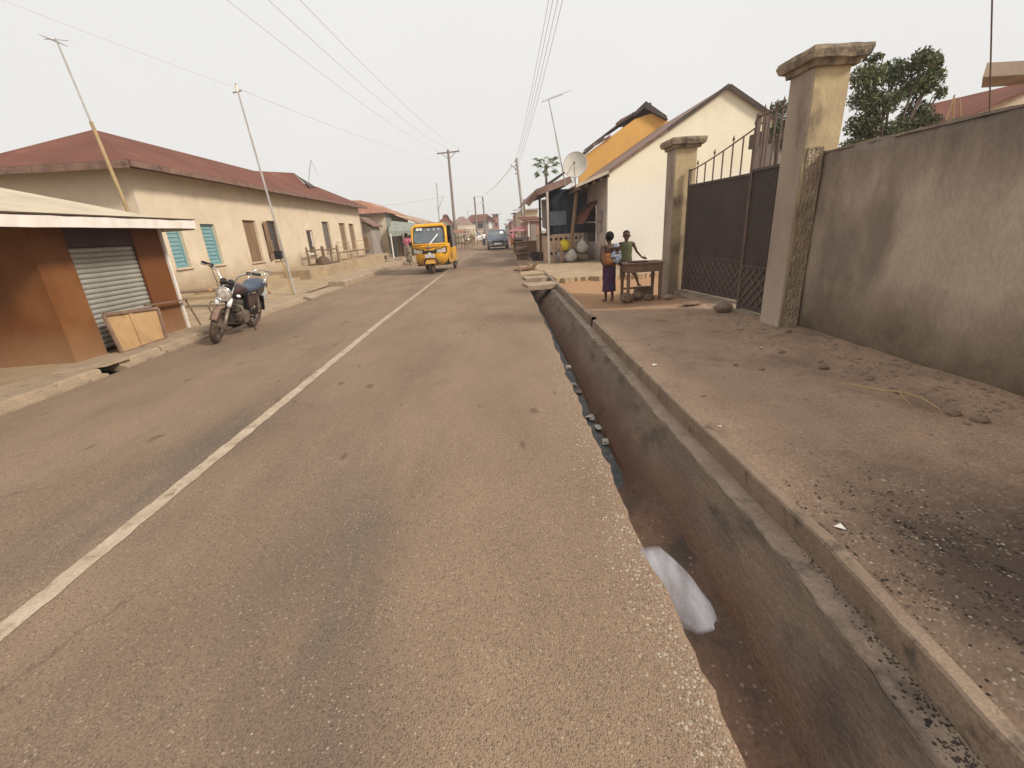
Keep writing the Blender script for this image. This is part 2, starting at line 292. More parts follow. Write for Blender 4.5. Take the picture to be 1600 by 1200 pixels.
MT['gatebar'] = mat('rusty_gate_bar', (.12, .085, .072, 1), (.17, .115, .09, 1), scale=10, rough=.7)
MT['steel'] = mat('galvanised_pipe', (.50, .48, .46, 1), (.38, .34, .30, 1), scale=4, rough=.45, metal=.3)
MT['bamboo'] = mat('bamboo_cane', (.44, .31, .16, 1), (.33, .23, .12, 1), scale=5, rough=.6)
MT['greypole'] = mat('silvered_timber_pole', (.20, .17, .145, 1), (.27, .23, .20, 1), scale=3, stretch=(3, 3, .4), rough=.85)
MT['concpole'] = mat('pale_concrete_pole', (.42, .40, .37, 1), (.34, .31, .28, 1), scale=3, rough=.8)
MT['wire'] = mat('grey_wire', (.62, .61, .60, 1), rough=.6)
MT['yellow'] = mat('yellow_vehicle_paint', (.83, .43, .012, 1), (.74, .35, .012, 1), scale=3, rough=.35, spec=.5, c3=(.58, .30, .06, 1), s3=5, t3=(.52, .75), dirt=((.34, .21, .10, 1), .15, .75, .3), fine=.07, fscale=30)
MT['black'] = mat('black_plastic', (.022, .021, .021, 1), rough=.5)
MT['rubber'] = mat('dusty_tyre_rubber', (.055, .042, .034, 1), (.10, .07, .05, 1), scale=12, rough=.9)
MT['rubberdust'] = mat('laterite_caked_tyre', (.125, .086, .060, 1), (.065, .046, .036, 1), scale=9, rough=.95, fine=.2)
MT['glass'] = mat('tinted_windscreen', (.10, .12, .14, 1), (.17, .19, .20, 1), scale=3.5, rough=.08, spec=.6)
MT['chrome'] = mat('chromed_steel', (.75, .73, .70, 1), rough=.18, metal=1)
MT['dullsteel'] = mat('dusty_alloy', (.33, .28, .23, 1), (.22, .17, .13, 1), scale=14, rough=.5, metal=.5)
MT['lens'] = mat('headlamp_lens', (.30, .26, .21, 1), (.62, .56, .48, 1), scale=16, rough=.1, spec=.7)
MT['white'] = mat('white_plastic', (.80, .79, .78, 1), rough=.4)
MT['canvas'] = mat('grey_canvas_hood', (.20, .175, .155, 1), (.15, .13, .115, 1), scale=5, rough=.9)
MT['carpaint'] = mat('slate_blue_car_paint', (.085, .098, .125, 1), (.10, .11, .135, 1), scale=3, rough=.35, spec=.5, dirt=((.24, .18, .13, 1), .1, .6, .3))
MT['bikeblue'] = mat('dark_blue_vinyl', (.030, .045, .075, 1), (.05, .065, .09, 1), scale=9, rough=.35, spec=.5)
MT['bikeplum'] = mat('plum_tank_paint', (.045, .022, .030, 1), (.10, .06, .05, 1), scale=9, rough=.3)
MT['engine'] = mat('oily_engine_metal', (.10, .075, .06, 1), (.17, .13, .10, 1), scale=16, rough=.5, metal=.4)
MT['rustred'] = mat('dusty_red_mudguard', (.27, .16, .12, 1), (.17, .10, .075, 1), scale=8, rough=.6)
MT['amber'] = mat('amber_lens', (.42, .20, .09, 1), rough=.2)
MT['skin'] = mat('dark_brown_skin', (.105, .050, .031, 1), (.080, .037, .023, 1), scale=14, rough=.42)
MT['hair'] = mat('black_hair', (.010, .008, .007, 1), rough=.85)
MT['eyewhite'] = mat('eye_white', (.6, .56, .5, 1), rough=.3)
MT['purple'] = mat('purple_print_cloth', (.070, .022, .050, 1), (.095, .035, .080, 1), scale=22, rough=.9, c3=(.07, .08, .15, 1), s3=14, t3=(.54, .64))
MT['wrapcloth'] = mat('orange_brown_wrap_cloth', (.34, .12, .055, 1), (.45, .20, .07, 1), scale=14, rough=.9, c3=(.55, .33, .12, 1), s3=11, t3=(.58, .68))
MT['bluewhite'] = mat('blue_white_cloth', (.60, .62, .66, 1), (.16, .20, .33, 1), scale=16, rough=.9)
MT['olive'] = mat('olive_green_cotton', (.115, .120, .062, 1), (.095, .10, .052, 1), scale=9, rough=.9)
MT['greybrown'] = mat('grey_brown_cotton', (.17, .125, .10, 1), (.13, .095, .078, 1), scale=9, rough=.9)
MT['pink'] = mat('pink_cotton', (.62, .20, .27, 1), (.52, .16, .22, 1), scale=9, rough=.9)
MT['printskirt'] = mat('black_cream_print_cloth', (.055, .045, .03, 1), (.36, .30, .20, 1), scale=12, rough=.9)
MT['yellowbag'] = mat('yellow_sack', (.72, .56, .03, 1), (.62, .47, .03, 1), scale=8, rough=.6)
MT['whitesack'] = mat('dirty_white_sack', (.50, .47, .42, 1), (.40, .36, .31, 1), scale=6, rough=.75, c3=(.26, .22, .18, 1), s3=5, t3=(.58, .7))
MT['navy'] = mat('dark_blue_boarding', (.028, .034, .048, 1), (.04, .046, .06, 1), scale=3, rough=.6)
MT['greyblue'] = mat('grey_blue_board', (.14, .165, .195, 1), (.17, .19, .21, 1), scale=5, rough=.5)
MT['blockwall'] = mat('pierced_block_wall', (.62, .44, .31, 1), (.50, .35, .25, 1), scale=5, rough=.9, world=True)
MT['pinkwall'] = mat('faded_pink_render', (.42, .25, .20, 1), (.34, .20, .165, 1), scale=2, rough=.9, world=True)
MT['farcream'] = mat('far_cream_render', (.62, .50, .36, 1), (.52, .41, .29, 1), scale=.6, rough=.9, world=True)
MT['fargrey'] = mat('far_grey_render', (.34, .29, .26, 1), (.27, .225, .20, 1), scale=.6, rough=.9, world=True)
MT['greengrey'] = mat('grey_green_boards', (.27, .28, .24, 1), (.20, .21, .18, 1), scale=3, rough=.85)
MT['umbpink'] = mat('pink_parasol_fabric', (.66, .28, .30, 1), (.58, .24, .27, 1), scale=4, rough=.9)
MT['leafA'] = mat('mid_green_leaf', (.15, .18, .075, 1), (.22, .24, .11, 1), scale=1.7, rough=.6)
MT['leafB'] = mat('dark_green_leaf', (.065, .09, .042, 1), (.10, .125, .058, 1), scale=1.7, rough=.6)
MT['leafC'] = mat('brownish_green_leaf', (.105, .085, .035, 1), (.07, .075, .03, 1), scale=1.7, rough=.7)
MT['papleaf'] = mat('papaya_leaf_green', (.16, .20, .10, 1), (.11, .155, .075, 1), scale=2, rough=.6)
MT['bark'] = mat('grey_brown_bark', (.13, .10, .075, 1), (.09, .066, .05, 1), scale=8, rough=.95)
MT['stone'] = mat('dusty_stone', (.27, .19, .135, 1), (.20, .14, .10, 1), scale=3, rough=.95, world=True)
MT['stonepale'] = mat('pale_chips', (.45, .37, .29, 1), (.32, .25, .19, 1), scale=9, rough=.95, world=True)
MT['char'] = mat('charred_grit', (.030, .024, .021, 1), (.07, .05, .04, 1), scale=9, rough=.95, world=True)
MT['conc'] = mat('worn_concrete_slab', (.33, .25, .18, 1), (.25, .185, .135, 1), scale=3, c3=(.17, .125, .09, 1), s3=3, t3=(.55, .7), bump=.01, bscale=30, fine=.15, world=True)
MT['paper'] = mat('white_paper', (.82, .76, .68, 1), rough=.8)
MT['basin'] = mat('black_rubber_basin', (.035, .026, .024, 1), (.06, .045, .04, 1), scale=5, rough=.7)
MT['dish'] = mat('pale_dish_enamel', (.60, .565, .50, 1), (.50, .46, .40, 1), scale=3, rough=.45)
MT['grass'] = mat('dry_weed', (.17, .17, .06, 1), (.12, .14, .045, 1), scale=4, rough=.8)

# ---------------------------------------------------------------- mesh builder
class MB:
    def __init__(s): s.v = []; s.f = []
    def add(s, V, F):
        k = len(s.v); s.v += [tuple(p) for p in V]; s.f += [tuple(i + k for i in f) for f in F]; return s
    def box(s, x0, x1, y0, y1, z0, z1):
        V = [(x0, y0, z0), (x1, y0, z0), (x1, y1, z0), (x0, y1, z0), (x0, y0, z1), (x1, y0, z1), (x1, y1, z1), (x0, y1, z1)]
        return s.add(V, [(0, 3, 2, 1), (4, 5, 6, 7), (0, 1, 5, 4), (1, 2, 6, 5), (2, 3, 7, 6), (3, 0, 4, 7)])
    def bevbox(s, x0, x1, y0, y1, z0, z1, b=.01):
        V = []
        for z, i in ((z0, b), (z0 + b, 0), (z1 - b, 0), (z1, b)):
            V += [(x0 + i, y0 + i, z), (x1 - i, y0 + i, z), (x1 - i, y1 - i, z), (x0 + i, y1 - i, z)]
        F = [(3, 2, 1, 0), (12, 13, 14, 15)]
        for r in range(3):
            for k in range(4):
                a = r * 4 + k; c = r * 4 + (k + 1) % 4; F.append((a, c, c + 4, a + 4))
        return s.add(V, F)
    def hexa(s, P):      # 8 points: bottom loop, top loop
        return s.add(P, [(0, 3, 2, 1), (4, 5, 6, 7), (0, 1, 5, 4), (1, 2, 6, 5), (2, 3, 7, 6), (3, 0, 4, 7)])
    def bar(s, p, q, w, h=None, up=(0, 0, 1)):
        p = Vector(p); q = Vector(q); h = h or w; d = (q - p)
        if d.length < 1e-6: return s
        d.normalize(); u = Vector(up)
        if abs(d.dot(u)) > .98: u = Vector((0, 1, 0))
        a = d.cross(u).normalized() * w / 2; c = a.cross(d).normalized() * h / 2
        return s.hexa([p - a - c, p + a - c, p + a + c, p - a + c, q - a - c, q + a - c, q + a + c, q - a + c])
    def tube(s, pts, r, n=8, cap=True):
        pts = [Vector(p) for p in pts]; rs = r if isinstance(r, (list, tuple)) else [r] * len(pts)
        V = []; F = []; prev = None
        for i, p in enumerate(pts):
            d = (pts[min(i + 1, len(pts) - 1)] - pts[max(i - 1, 0)]).normalized()
            if prev is None:
                u = Vector((0, 0, 1)) if abs(d.z) < .9 else Vector((1, 0, 0)); a = d.cross(u).normalized()
            else: a = (prev - d * prev.dot(d)).normalized()
            prev = a; c = d.cross(a)
            for k in range(n):
                t = 2 * PI * k / n; V.append(p + (a * math.cos(t) + c * math.sin(t)) * rs[i])
        for i in range(len(pts) - 1):
            for k in range(n):
                j = (k + 1) % n; F.append((i * n + k, i * n + j, (i + 1) * n + j, (i + 1) * n + k))
        if cap:
            F.append(tuple(range(n - 1, -1, -1))); e = (len(pts) - 1) * n; F.append(tuple(range(e, e + n)))
        return s.add(V, F)
    def ell(s, c, r, n=12, m=8, rot=None):
        V = []; F = []; c = Vector(c)
        for i in range(m + 1):
            ph = PI * i / m
            for k in range(n):
                t = 2 * PI * k / n
                q = Vector((r[0] * math.sin(ph) * math.cos(t), r[1] * math.sin(ph) * math.sin(t), r[2] * math.cos(ph)))
                if rot: q = rot @ q
                V.append(c + q)
        for i in range(m):
            for k in range(n):
                j = (k + 1) % n; F.append((i * n + k, (i + 1) * n + k, (i + 1) * n + j, i * n + j))
        return s.add(V, F)
    def caps(s, p, r0, q, r1, n=10):
        p = Vector(p); q = Vector(q); d = (q - p); L = d.length
        if L < 1e-5: return s.ell(p, (r0,) * 3)
        d.normalize(); pts = []; rs = []
        for a in (-80, -55, -28, 0): pts.append(p + d * r0 * math.sin(R(a))); rs.append(r0 * math.cos(R(a)))
        for a in (0, 28, 55, 80): pts.append(q + d * r1 * math.sin(R(a))); rs.append(r1 * math.cos(R(a)))
        return s.tube(pts, rs, n)
    def torus(s, c, R0, r, ax=0, n=28, m=10, flat=1.0):
        V = []; F = []
        for i in range(n):
            t = 2 * PI * i / n
            for k in range(m):
                u = 2 * PI * k / m; rr = R0 + r * math.cos(u); h = r * flat * math.sin(u)
                q = [h, rr * math.cos(t), rr * math.sin(t)] if ax == 0 else ([rr * math.cos(t), h, rr * math.sin(t)] if ax == 1 else [rr * math.cos(t), rr * math.sin(t), h])
                V.append((c[0] + q[0], c[1] + q[1], c[2] + q[2]))
        for i in range(n):
            for k in range(m):
                F.append((i * m + k, i * m + (k + 1) % m, ((i + 1) % n) * m + (k + 1) % m, ((i + 1) % n) * m + k))
        return s.add(V, F)
    def cyl(s, c, r, h, ax=2, n=16):
        c = Vector(c); d = Vector([1 if i == ax else 0 for i in range(3)]); return s.tube([c - d * h / 2, c + d * h / 2], r, n)
    def loft(s, loops, closed=True, capped=True):
        n = len(loops[0]); V = [p for L in loops for p in L]; F = []
        for i in range(len(loops) - 1):
            for k in range(n if closed else n - 1):
                j = (k + 1) % n; F.append((i * n + k, i * n + j, (i + 1) * n + j, (i + 1) * n + k))
        if capped: F.append(tuple(range(n - 1, -1, -1))); e = (len(loops) - 1) * n; F.append(tuple(range(e, e + n)))
        return s.add(V, F)
    def slab(s, poly, off):     # polygon (any plane) given thickness by offset vector
        off = Vector(off); n = len(poly); V = [Vector(p) for p in poly] + [Vector(p) + off for p in poly]
        F = [tuple(range(n)), tuple(range(2 * n - 1, n - 1, -1))] + [(i, i + n, (i + 1) % n + n, (i + 1) % n) for i in range(n)]
        return s.add(V, F)
    def corr(s, A, B, Cc, D, n, amp=.012, th=.004):  # corrugated sheet: A-B bottom edge, D-C top edge, waves along A->B
        A, B, Cc, D = map(Vector, (A, B, Cc, D)); nn = (B - A).cross(D - A).normalized(); V = []; F = []
        m = n * 4
        for i in range(m + 1):
            t = i / m; o = nn * amp * math.sin(2 * PI * n * t)
            a = A.lerp(B, t) + o; d = D.lerp(Cc, t) + o
            V += [a, d, a - nn * th, d - nn * th]
        for i in range(m):
            a = i * 4; F += [(a, a + 4, a + 5, a + 1), (a + 2, a + 3, a + 7, a + 6)]
        F += [(0, 1, 3, 2), (m * 4, m * 4 + 2, m * 4 + 3, m * 4 + 1)]
        for i in range(m): a = i * 4; F += [(a, a + 2, a + 6, a + 4), (a + 1, a + 5, a + 7, a + 3)]
        return s.add(V, F)
    def jit(s, a, seed=0):
        r = random.Random(seed); s.v = [(x + r.uniform(-a, a), y + r.uniform(-a, a), z + r.uniform(-a, a)) for x, y, z in s.v]; return s
    def xf(s, M_): s.v = [tuple(M_ @ Vector(p)) for p in s.v]; return s

def mesh_of(name, mb, m, smooth=False):
    me = bpy.data.meshes.new(name); me.from_pydata([tuple(p) for p in mb.v], [], mb.f); me.validate(); me.update()
    if m: me.materials.append(MT[m] if isinstance(m, str) else m)
    if smooth: me.polygons.foreach_set('use_smooth', [True] * len(me.polygons))
    return me
def link(name, me, parent=None):
    o = bpy.data.objects.new(name, me); COL.objects.link(o)
    if parent is not None: o.parent = parent
    return o
def recalc(me):
    import bmesh
    b = bmesh.new(); b.from_mesh(me); bmesh.ops.recalc_face_normals(b, faces=b.faces); b.to_mesh(me); b.free()
def part(name, mb, m, parent, smooth=False, world=False, label=None, kind=None):
    if world:
        o_ = root_loc(parent); mb.v = [(x - o_[0], y - o_[1], z - o_[2]) for x, y, z in mb.v]
    me = mesh_of(name, mb, m, smooth); recalc(me)
    o = link(name, me, parent)
    if label: o['label'] = label
    if kind: o['kind'] = kind
    return o
def root_loc(o):
    l = Vector((0, 0, 0))
    while o is not None: l += o.location; o = o.parent
    return l
def thing(name, label, cat, loc=(0, 0, 0), rz=0, group=None):
    o = bpy.data.objects.new(name, None); COL.objects.link(o); o.empty_display_size = .1
    o.location = loc; o.rotation_euler = (0, 0, rz); o['label'] = label; o['category'] = cat
    if group: o['group'] = group
    return o
def solo(name, mb, m, label, cat, loc=(0, 0, 0), smooth=False, group=None, world=True, kind=None):
    if world: mb.v = [(x - loc[0], y - loc[1], z - loc[2]) for x, y, z in mb.v]
    me = mesh_of(name, mb, m, smooth); recalc(me); o = link(name, me); o.location = loc
    o['label'] = label; o['category'] = cat
    if group: o['group'] = group
    if kind: o['kind'] = kind
    return o
def struct(name, mb, m, smooth=False, parent=None):
    me = mesh_of(name, mb, m, smooth); recalc(me); o = link(name, me, parent)
    if parent is None: o['kind'] = 'structure'
    return o
def clone(me_obj, parent, M_=None):
    c = me_obj.copy(); COL.objects.link(c); c.parent = parent
    if M_ is not None: c.matrix_local = M_
    return c
def copy_thing(t, loc, rz=None, label=None):
    c = t.copy(); COL.objects.link(c); c.location = loc
    if rz is not None: c.rotation_euler = (0, 0, rz)
    if label: c['label'] = label
    for ch in list(t.children):
        d = ch.copy(); COL.objects.link(d); d.parent = c
        for g in list(ch.children):
            e = g.copy(); COL.objects.link(e); e.parent = d
    return c
def noise1(x, s=1.0, seed=0):
    return (math.sin(x * 3.1 * s + seed) + .6 * math.sin(x * 7.3 * s + seed * 2.1) + .4 * math.sin(x * 15.7 * s + seed * 1.3)) / 2
def sweep(prof, Ys):
    mb = MB(); n = len(prof(Ys[0])); V = []
    for y in Ys: V += [(x, y, z) for x, z in prof(y)]
    F = []
    for i in range(len(Ys) - 1):
        for k in range(n - 1): F.append((i * n + k, i * n + k + 1, (i + 1) * n + k + 1, (i + 1) * n + k))
    return mb.add(V, F)
def yrange(a, b, near=.08, grow=1.03):
    r = [a]; st = near
    while r[-1] < b:
        r.append(min(b, r[-1] + st)); st = max(near, near * (max(r[-1], 1) / 3))
    return r
# ================================================================ GROUND, ROAD, DRAINS
ER = [(-2, .60), (1, .61), (2.5, .64), (4.3, .69), (6.3, .77), (11.3, .90), (16.3, 1.05), (25, 1.25), (38, 1.80), (54, 2.45), (75, 3.9), (100, 6.3), (140, 12), (200, 26), (340, 70)]
CE = [(-2, -2.17), (8, -2.13), (18, -1.93), (27, -1.66), (35, -1.27), (54, -.55), (75, .95), (100, 3.3), (140, 9), (200, 23), (340, 67)]
EL = [(-2, -5.03), (8, -5.08), (21, -4.95), (26, -4.76), (38, -4.25), (54, -3.6), (75, -2.1), (100, .3), (140, 6), (200, 20), (340, 64)]
KO = [(-2, 1.38), (.77, 1.385), (1.5, 1.465), (3.46, 1.485), (6.1, 1.56), (11, 1.68), (16, 1.80)]
def er(y): return interp(ER, y) + (.016 * noise1(y, 1.6, 2) + .009 * noise1(y, 6, 1) + .006 * noise1(y, 17, 5) if y < 18 else 0)
def ce(y): return interp(CE, y)
def el(y): return interp(EL, y) + .02 * noise1(y, .6, 4)
def ko(y): return interp(KO, y) + .004 * noise1(y, 1.3, 5)
YR = yrange(-1.6, 338, .07)
def road_prof(y):
    a, b = el(y), er(y); n = 14
    pr = [(a + (b - a) * k / n, 0.0 if 0 < k < n else -.004) for k in range(n + 1)]
    pr[-1] = (b, -.012); pr.insert(-1, (b - .03, -.001))
    return pr
road = struct('road', sweep(road_prof, YR), 'road')
# the worn centre marking, with chipped edges
def mark_prof(y):
    c = ce(y); wd = .052 if y < 40 else .07
    return [(c - wd + .007 * noise1(y, 5, 1), .004), (c + wd + .007 * noise1(y, 6, 8), .004)]
struct('centre_marking', sweep(mark_prof, yrange(-1.6, 44, .05)), 'paint')

YD = yrange(-1.6, 15.9, .07)
# left wall and floor of the open drain
def dleft(y):
    e = er(y)
    return [(e - .015, -.013), (e - .02 + .01 * noise1(y, 3, 3), -.12), (e - .05 + .015 * noise1(y, 2, 6), -.3), (e - .05, -.62)]
struct('drain_left_wall', sweep(dleft, YD), 'drainwall')
def dwater(y): return [(er(y) - .06, -.505), (ko(y) - .1, -.505)]
struct('drain_water', sweep(dwater, YD), 'water')
def dbed(y): return [(er(y) - .06, -.62), (ko(y), -.62)]
struct('drain_bed', sweep(dbed, YD), 'silt')
def silt(y):
    e = er(y); k = ko(y); x1 = k - .36; n = 12; pr = []
    t = min(1, max(0, (y - 2.35) / .9)); t = t * t * (3 - 2 * t)
    for i in range(n + 1):
        u = i / n; x = (e - .06) + (x1 - e + .06) * u
        full = -.435 + .085 * u ** 1.6 + .012 * math.sin(y * 1.7 + u * 3)
        wl_ = .60 + .05 * noise1(y, .7, 1)
        part_ = -.53 + max(-.04, (u - wl_ + .0)) * .55
        z = full * (1 - t) + part_ * t + .008 * noise1(x * 3 + y, 2.1, 4)
        pr.append((x, z))
    return pr
struct('drain_silt', sweep(silt, YD), 'silt', smooth=True)
def dwall(y):
    k = ko(y); a = .012 * noise1(y, 2.2, 7)
    return [(k - .57, -.60), (k - .52, -.47), (k - .42 + a, -.35), (k - .32 + a, -.25 + a * .5), (k - .235 + a * .5, -.145), (k - .205 + a * .6, -.098 + .006 * noise1(y, 5, 2)), (k - .075, -.088 + .005 * noise1(y, 4, 9)), (k - .072, -.10)]
struct('drain_right_wall', sweep(dwall, YD), 'drainwall')
def ledge(y):
    k = ko(y); a = .008 * noise1(y, 2.2, 7); b = .009 * noise1(y, 5, 3)
    return [(k - .196 + a + b, -.094), (k - .19 + a + b, -.084), (k - .079, -.080), (k - .077, -.09)]
struct('drain_ledge', sweep(ledge, YD), 'ledge')
def kerbp(y):
    k = ko(y); c = .005 * noise1(y, 6, 3)
    return [(k - .078, -.12), (k - .076 + c, -.02), (k - .072 + c, .034), (k - .062 + c, .043), (k - .008, .042), (k + .004, .030), (k + .006, -.15)]
mbk = sweep(kerbp, [y for y in YD if y <= 6.9]); struct('kerb', mbk, 'kerb')
def kerbp2(y): return [(x + .012, z + (.012 if z > 0 else 0)) for x, z in kerbp(y)]
struct('kerb', sweep(kerbp2, [y for y in YD if y > 6.85] + [15.95]), 'kerb')

# right-hand trodden earth: one height field
def zright(x, y):
    z = .012 + .010 * noise1(x * .9 + y * .4, 1.0, 3) + .007 * noise1(y * 1.3 - x, 1.7, 6) + .004 * noise1(x * 4 + y * 2, 2.3, 1)
    if y < 8.5:  # earth banked against the wall
        t = min(1, max(0, (x - 2.75) / 1.0)); z += .045 * t * t * max(0, min(1, (8.5 - y) / 2.5))
    d = min(1, max(0, (y - 7.6) / 1.0)) * min(1, max(0, (12.95 - y) / .35)) ; z -= .13 * d
    m = math.exp(-((x - 3.55) ** 2 / .35 + (y - 8.3) ** 2 / .9)); z += .10 * m
    return z
def xr0(y):
    if y <= 15.6: return ko(y) + .004
    t = min(1, (y - 15.6) / .6); return (ko(15.6)) * (1 - t) + (er(y) - .03) * t
mb = MB(); offs = [0, .03, .08] + [.16 + .09 * i for i in range(32)] + [3.2, 3.6, 4.2, 5, 6.5, 9, 14, 30, 90, 200]
Yg = yrange(-1.6, 40, .09) + [46, 54, 64, 75, 88, 100, 120, 140, 170, 200, 338]; V = []; F = []; n = len(offs)
for y in Yg:
    for o in offs:
        x = xr0(y) + o; k = 1 if o < 8 else 0
        z = zright(x, min(y, 60)) * k + (-.02 if not k else 0)
        if o < .08: z = min(z, .03)
        if y > 15.6 and o < .08: z = min(z, .004) - (.012 if o == 0 else 0)
        V.append((x, y, z))
for i in range(len(Yg) - 1):
    for k in range(n - 1): F.append((i * n + k, i * n + k + 1, (i + 1) * n + k + 1, (i + 1) * n + k))
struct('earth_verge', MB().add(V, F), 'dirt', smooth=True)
# the dusty concrete apron before the porch with a broken front edge
fr = [(1.80 + .06 * k, 12.80 - .05 * k * .06 + .13 * noise1(k * .06, 2.0, 3) + .05 * noise1(k * .06, 7, 5)) for k in range(57)] + [(5.2, 12.7)]
poly = [Vector((x, y, .055)) for x, y in fr] + [Vector((5.2, 21, .065)), Vector((1.5, 21, .05)), Vector((1.55, 17, .045)), Vector((1.74, 15, .05))]
struct('porch_apron', MB().slab(poly, (0, 0, -.22)), 'sand')
poly = [Vector(p) for p in ((3.7, 5.95, .055), (3.66, 6.6, .06), (3.55, 7.5, .06), (3.62, 8.8, .065), (3.75, 9.2, .075), (5.6, 9.2, .12), (5.6, 5.9, .12))]
struct('gateway_ramp', MB().slab(poly, (0, 0, -.2)), 'conc')

# left side: covered drain, slabs and raised ground
def zleft(x, y): return .085 + .008 * noise1(x + y * .7, 1.1, 2) + (.05 * min(1, max(0, (-7.2 - x))) if y > 12 else 0)
mb = MB(); offs = [0, .15, .35, .6, .9, 1.3, 1.8, 2.4, 3.2, 4.2, 6, 10, 20, 60, 200]; V = []; F = []; n = len(offs)
Yl = yrange(-1.6, 40, .3) + [46, 54, 64, 75, 88, 100, 120, 140, 170, 200, 338]
for y in Yl:
    for o in offs:
        x = el(y) - .52 - o if y < 34 else el(y) - .02 - o
        V.append((x, y, zleft(x, y) if y < 34 else -.006 + .01 * (o > .3)))
for i in range(len(Yl) - 1):
    for k in range(n - 1): F.append((i * n + k, (i + 1) * n + k, (i + 1) * n + k + 1, i * n + k + 1))
struct('sandy_ground', MB().add(V, F), 'sand', smooth=True)
struct('left_drain_bed', sweep(lambda y: [(el(y) - .53, .07), (el(y) - .5, -.35), (el(y) - .04, -.35), (el(y) - .02, -.004)], yrange(-1.6, 34, .3)), 'drainwall')
def cover(ya, yb, h=.10, lip=True, seed=0):
    ys = []; y = ya
    while y < yb: ys.append(y); y += .09 if y < 12 else .25
    ys.append(yb)
    def pr(y):
        e = el(y) + .01 * noise1(y, 4, seed); j = .006 * noise1(y, 9, seed + 1)
        if lip: return [(e - .01, -.05), (e - .012, .022 + j), (e - .06, .030), (e - .09, .028), (e - .10 + j, h * .8), (e - .13, h), (e - .56, h + .012), (e - .565, 0)]
        return [(e - .01, -.05), (e - .02 + j, h * .85), (e - .05, h), (e - .56, h + .012), (e - .565, 0)]
    m = sweep(pr, ys); k = len(pr(ya)); N = len(m.v)
    m.f.append(tuple(range(k))); m.f.append(tuple(range(N - 1, N - k - 1, -1)))
    return struct('left_kerb', m, 'kerbpale')
cover(-1.6, 5.62); cover(5.95, 6.75, seed=2); cover(6.78, 8.55, seed=3); cover(9.15, 12.1, seed=4); cover(12.35, 13.3, .07, seed=5)
cover(13.35, 15.2, .025, False, 6); cover(15.25, 20.0, .17, False, 7); cover(20.05, 25.2, .17, False, 8); cover(25.9, 34, .06, False, 9)
# a thin displaced cover sheet bridging the gap by the kiosk
struct('drain_cover_slab', MB().slab([Vector((-5.62, 5.45, .118)), Vector((-5.14, 5.72, .112)), Vector((-5.10, 6.1, .115)), Vector((-5.62, 6.3, .122))], (0, 0, -.02)), 'kerbpale')
# grass weeds / base ground far below everything, out to the horizon
struct('ground', MB().add([(-230, -60, -.66), (230, -60, -.66), (230, 340, -.66), (-230, 340, -.66)], [(0, 1, 2, 3)]), 'sand')

# ---------------------------------------------------------------- loose stones, chips and litter (uncountable grit is one object)
def pebbles(n, area, rmin, rmax, zf, seed, flat=.55, pw=2.5):
    r = random.Random(seed); m = MB()
    for _ in range(n):
        x, y = area(r); s = rmin + (rmax - rmin) * r.random() ** pw; z = zf(x, y)
        a = r.uniform(0, PI); P = []
        for k in range(5):
            t = a + 2 * PI * k / 5; q = s * r.uniform(.7, 1.15); P.append((x + q * math.cos(t), y + q * math.sin(t), z + s * .05))
        top = (x + s * r.uniform(-.3, .3), y + s * r.uniform(-.3, .3), z + s * flat * r.uniform(.7, 1.2))
        k0 = len(m.v); m.v += P + [top]; m.f += [(k0 + i, k0 + (i + 1) % 5, k0 + 5) for i in range(5)]
    return m
def a_wall(r):
    y = 1.2 + 5.6 * r.random(); x = 3.86 - abs(r.gauss(0, .42)); return x, y
def a_all(r):
    y = .8 + 10 * r.random() ** 1.3; x = ko(y) + .05 + (3.9 - ko(y)) * r.random(); return x, y
def a_edge(r):
    y = .7 + 5 * r.random() ** 1.5; x = er(y) - .015 - abs(r.gauss(0, .09)); return x, y
def a_char(r):
    y = 1.35 + r.gauss(0, .38); x = 1.95 + (y - 1.3) * -.12 + r.gauss(0, .26); return max(x, ko(max(y, .8)) + .03), max(y, .7)
def a_gutter(r):
    y = .72 + 1.0 * r.random() ** 1.4; wd = .018 + .07 * max(0, 1.45 - y); return ko(y) - .078 - wd * abs(r.gauss(0, .6)), y
def zr_(x, y): return zright(x, y) - .001
mg = pebbles(1700, a_wall, .005, .030, zr_, 1); o = struct('wall_foot_rubble', mg, 'stone'); o['kind'] = 'stuff'
mg = pebbles(1500, a_all, .003, .013, zr_, 2); o = struct('loose_grit', mg, 'stone'); o['kind'] = 'stuff'
mg = pebbles(420, a_all, .004, .016, zr_, 3); o = struct('pale_chippings', mg, 'stonepale'); o['kind'] = 'stuff'
mg = pebbles(1500, a_edge, .003, .009, lambda x, y: -.001, 4, .5); o = struct('road_edge_chippings', mg, 'stonepale'); o['kind'] = 'stuff'
mg = pebbles(3600, a_char, .002, .009, zr_, 5); o = struct('charred_litter', mg, 'char'); o['kind'] = 'stuff'
mg = pebbles(500, a_char, .002, .009, zr_, 6); o = struct('ash_chips', mg, 'stonepale'); o['kind'] = 'stuff'
mg = pebbles(1300, a_gutter, .002, .010, lambda x, y: -.083, 7); o = struct('ledge_grit', mg, 'char'); o['kind'] = 'stuff'
def a_drain(r):
    y = .8 + 6 * r.random() ** 1.3; e = er(y); k = ko(y); return e + (k - .3 - e) * (r.random() ** .7), y
def z_silt(x, y):
    pr = silt(y)
    return float(np.interp(x, [p[0] for p in pr], [p[1] for p in pr])) - .001
mg = pebbles(700, a_drain, .003, .014, z_silt, 17, .5, 2.0); o = struct('drain_grit', mg, 'stone'); o['kind'] = 'stuff'
mg = pebbles(260, lambda r: (el(8) - .1 - r.random() * 2.5, 2 + r.random() * 18), .006, .03, lambda x, y: zleft(x, y) - .002, 8); o = struct('left_grit', mg, 'stone'); o['kind'] = 'stuff'

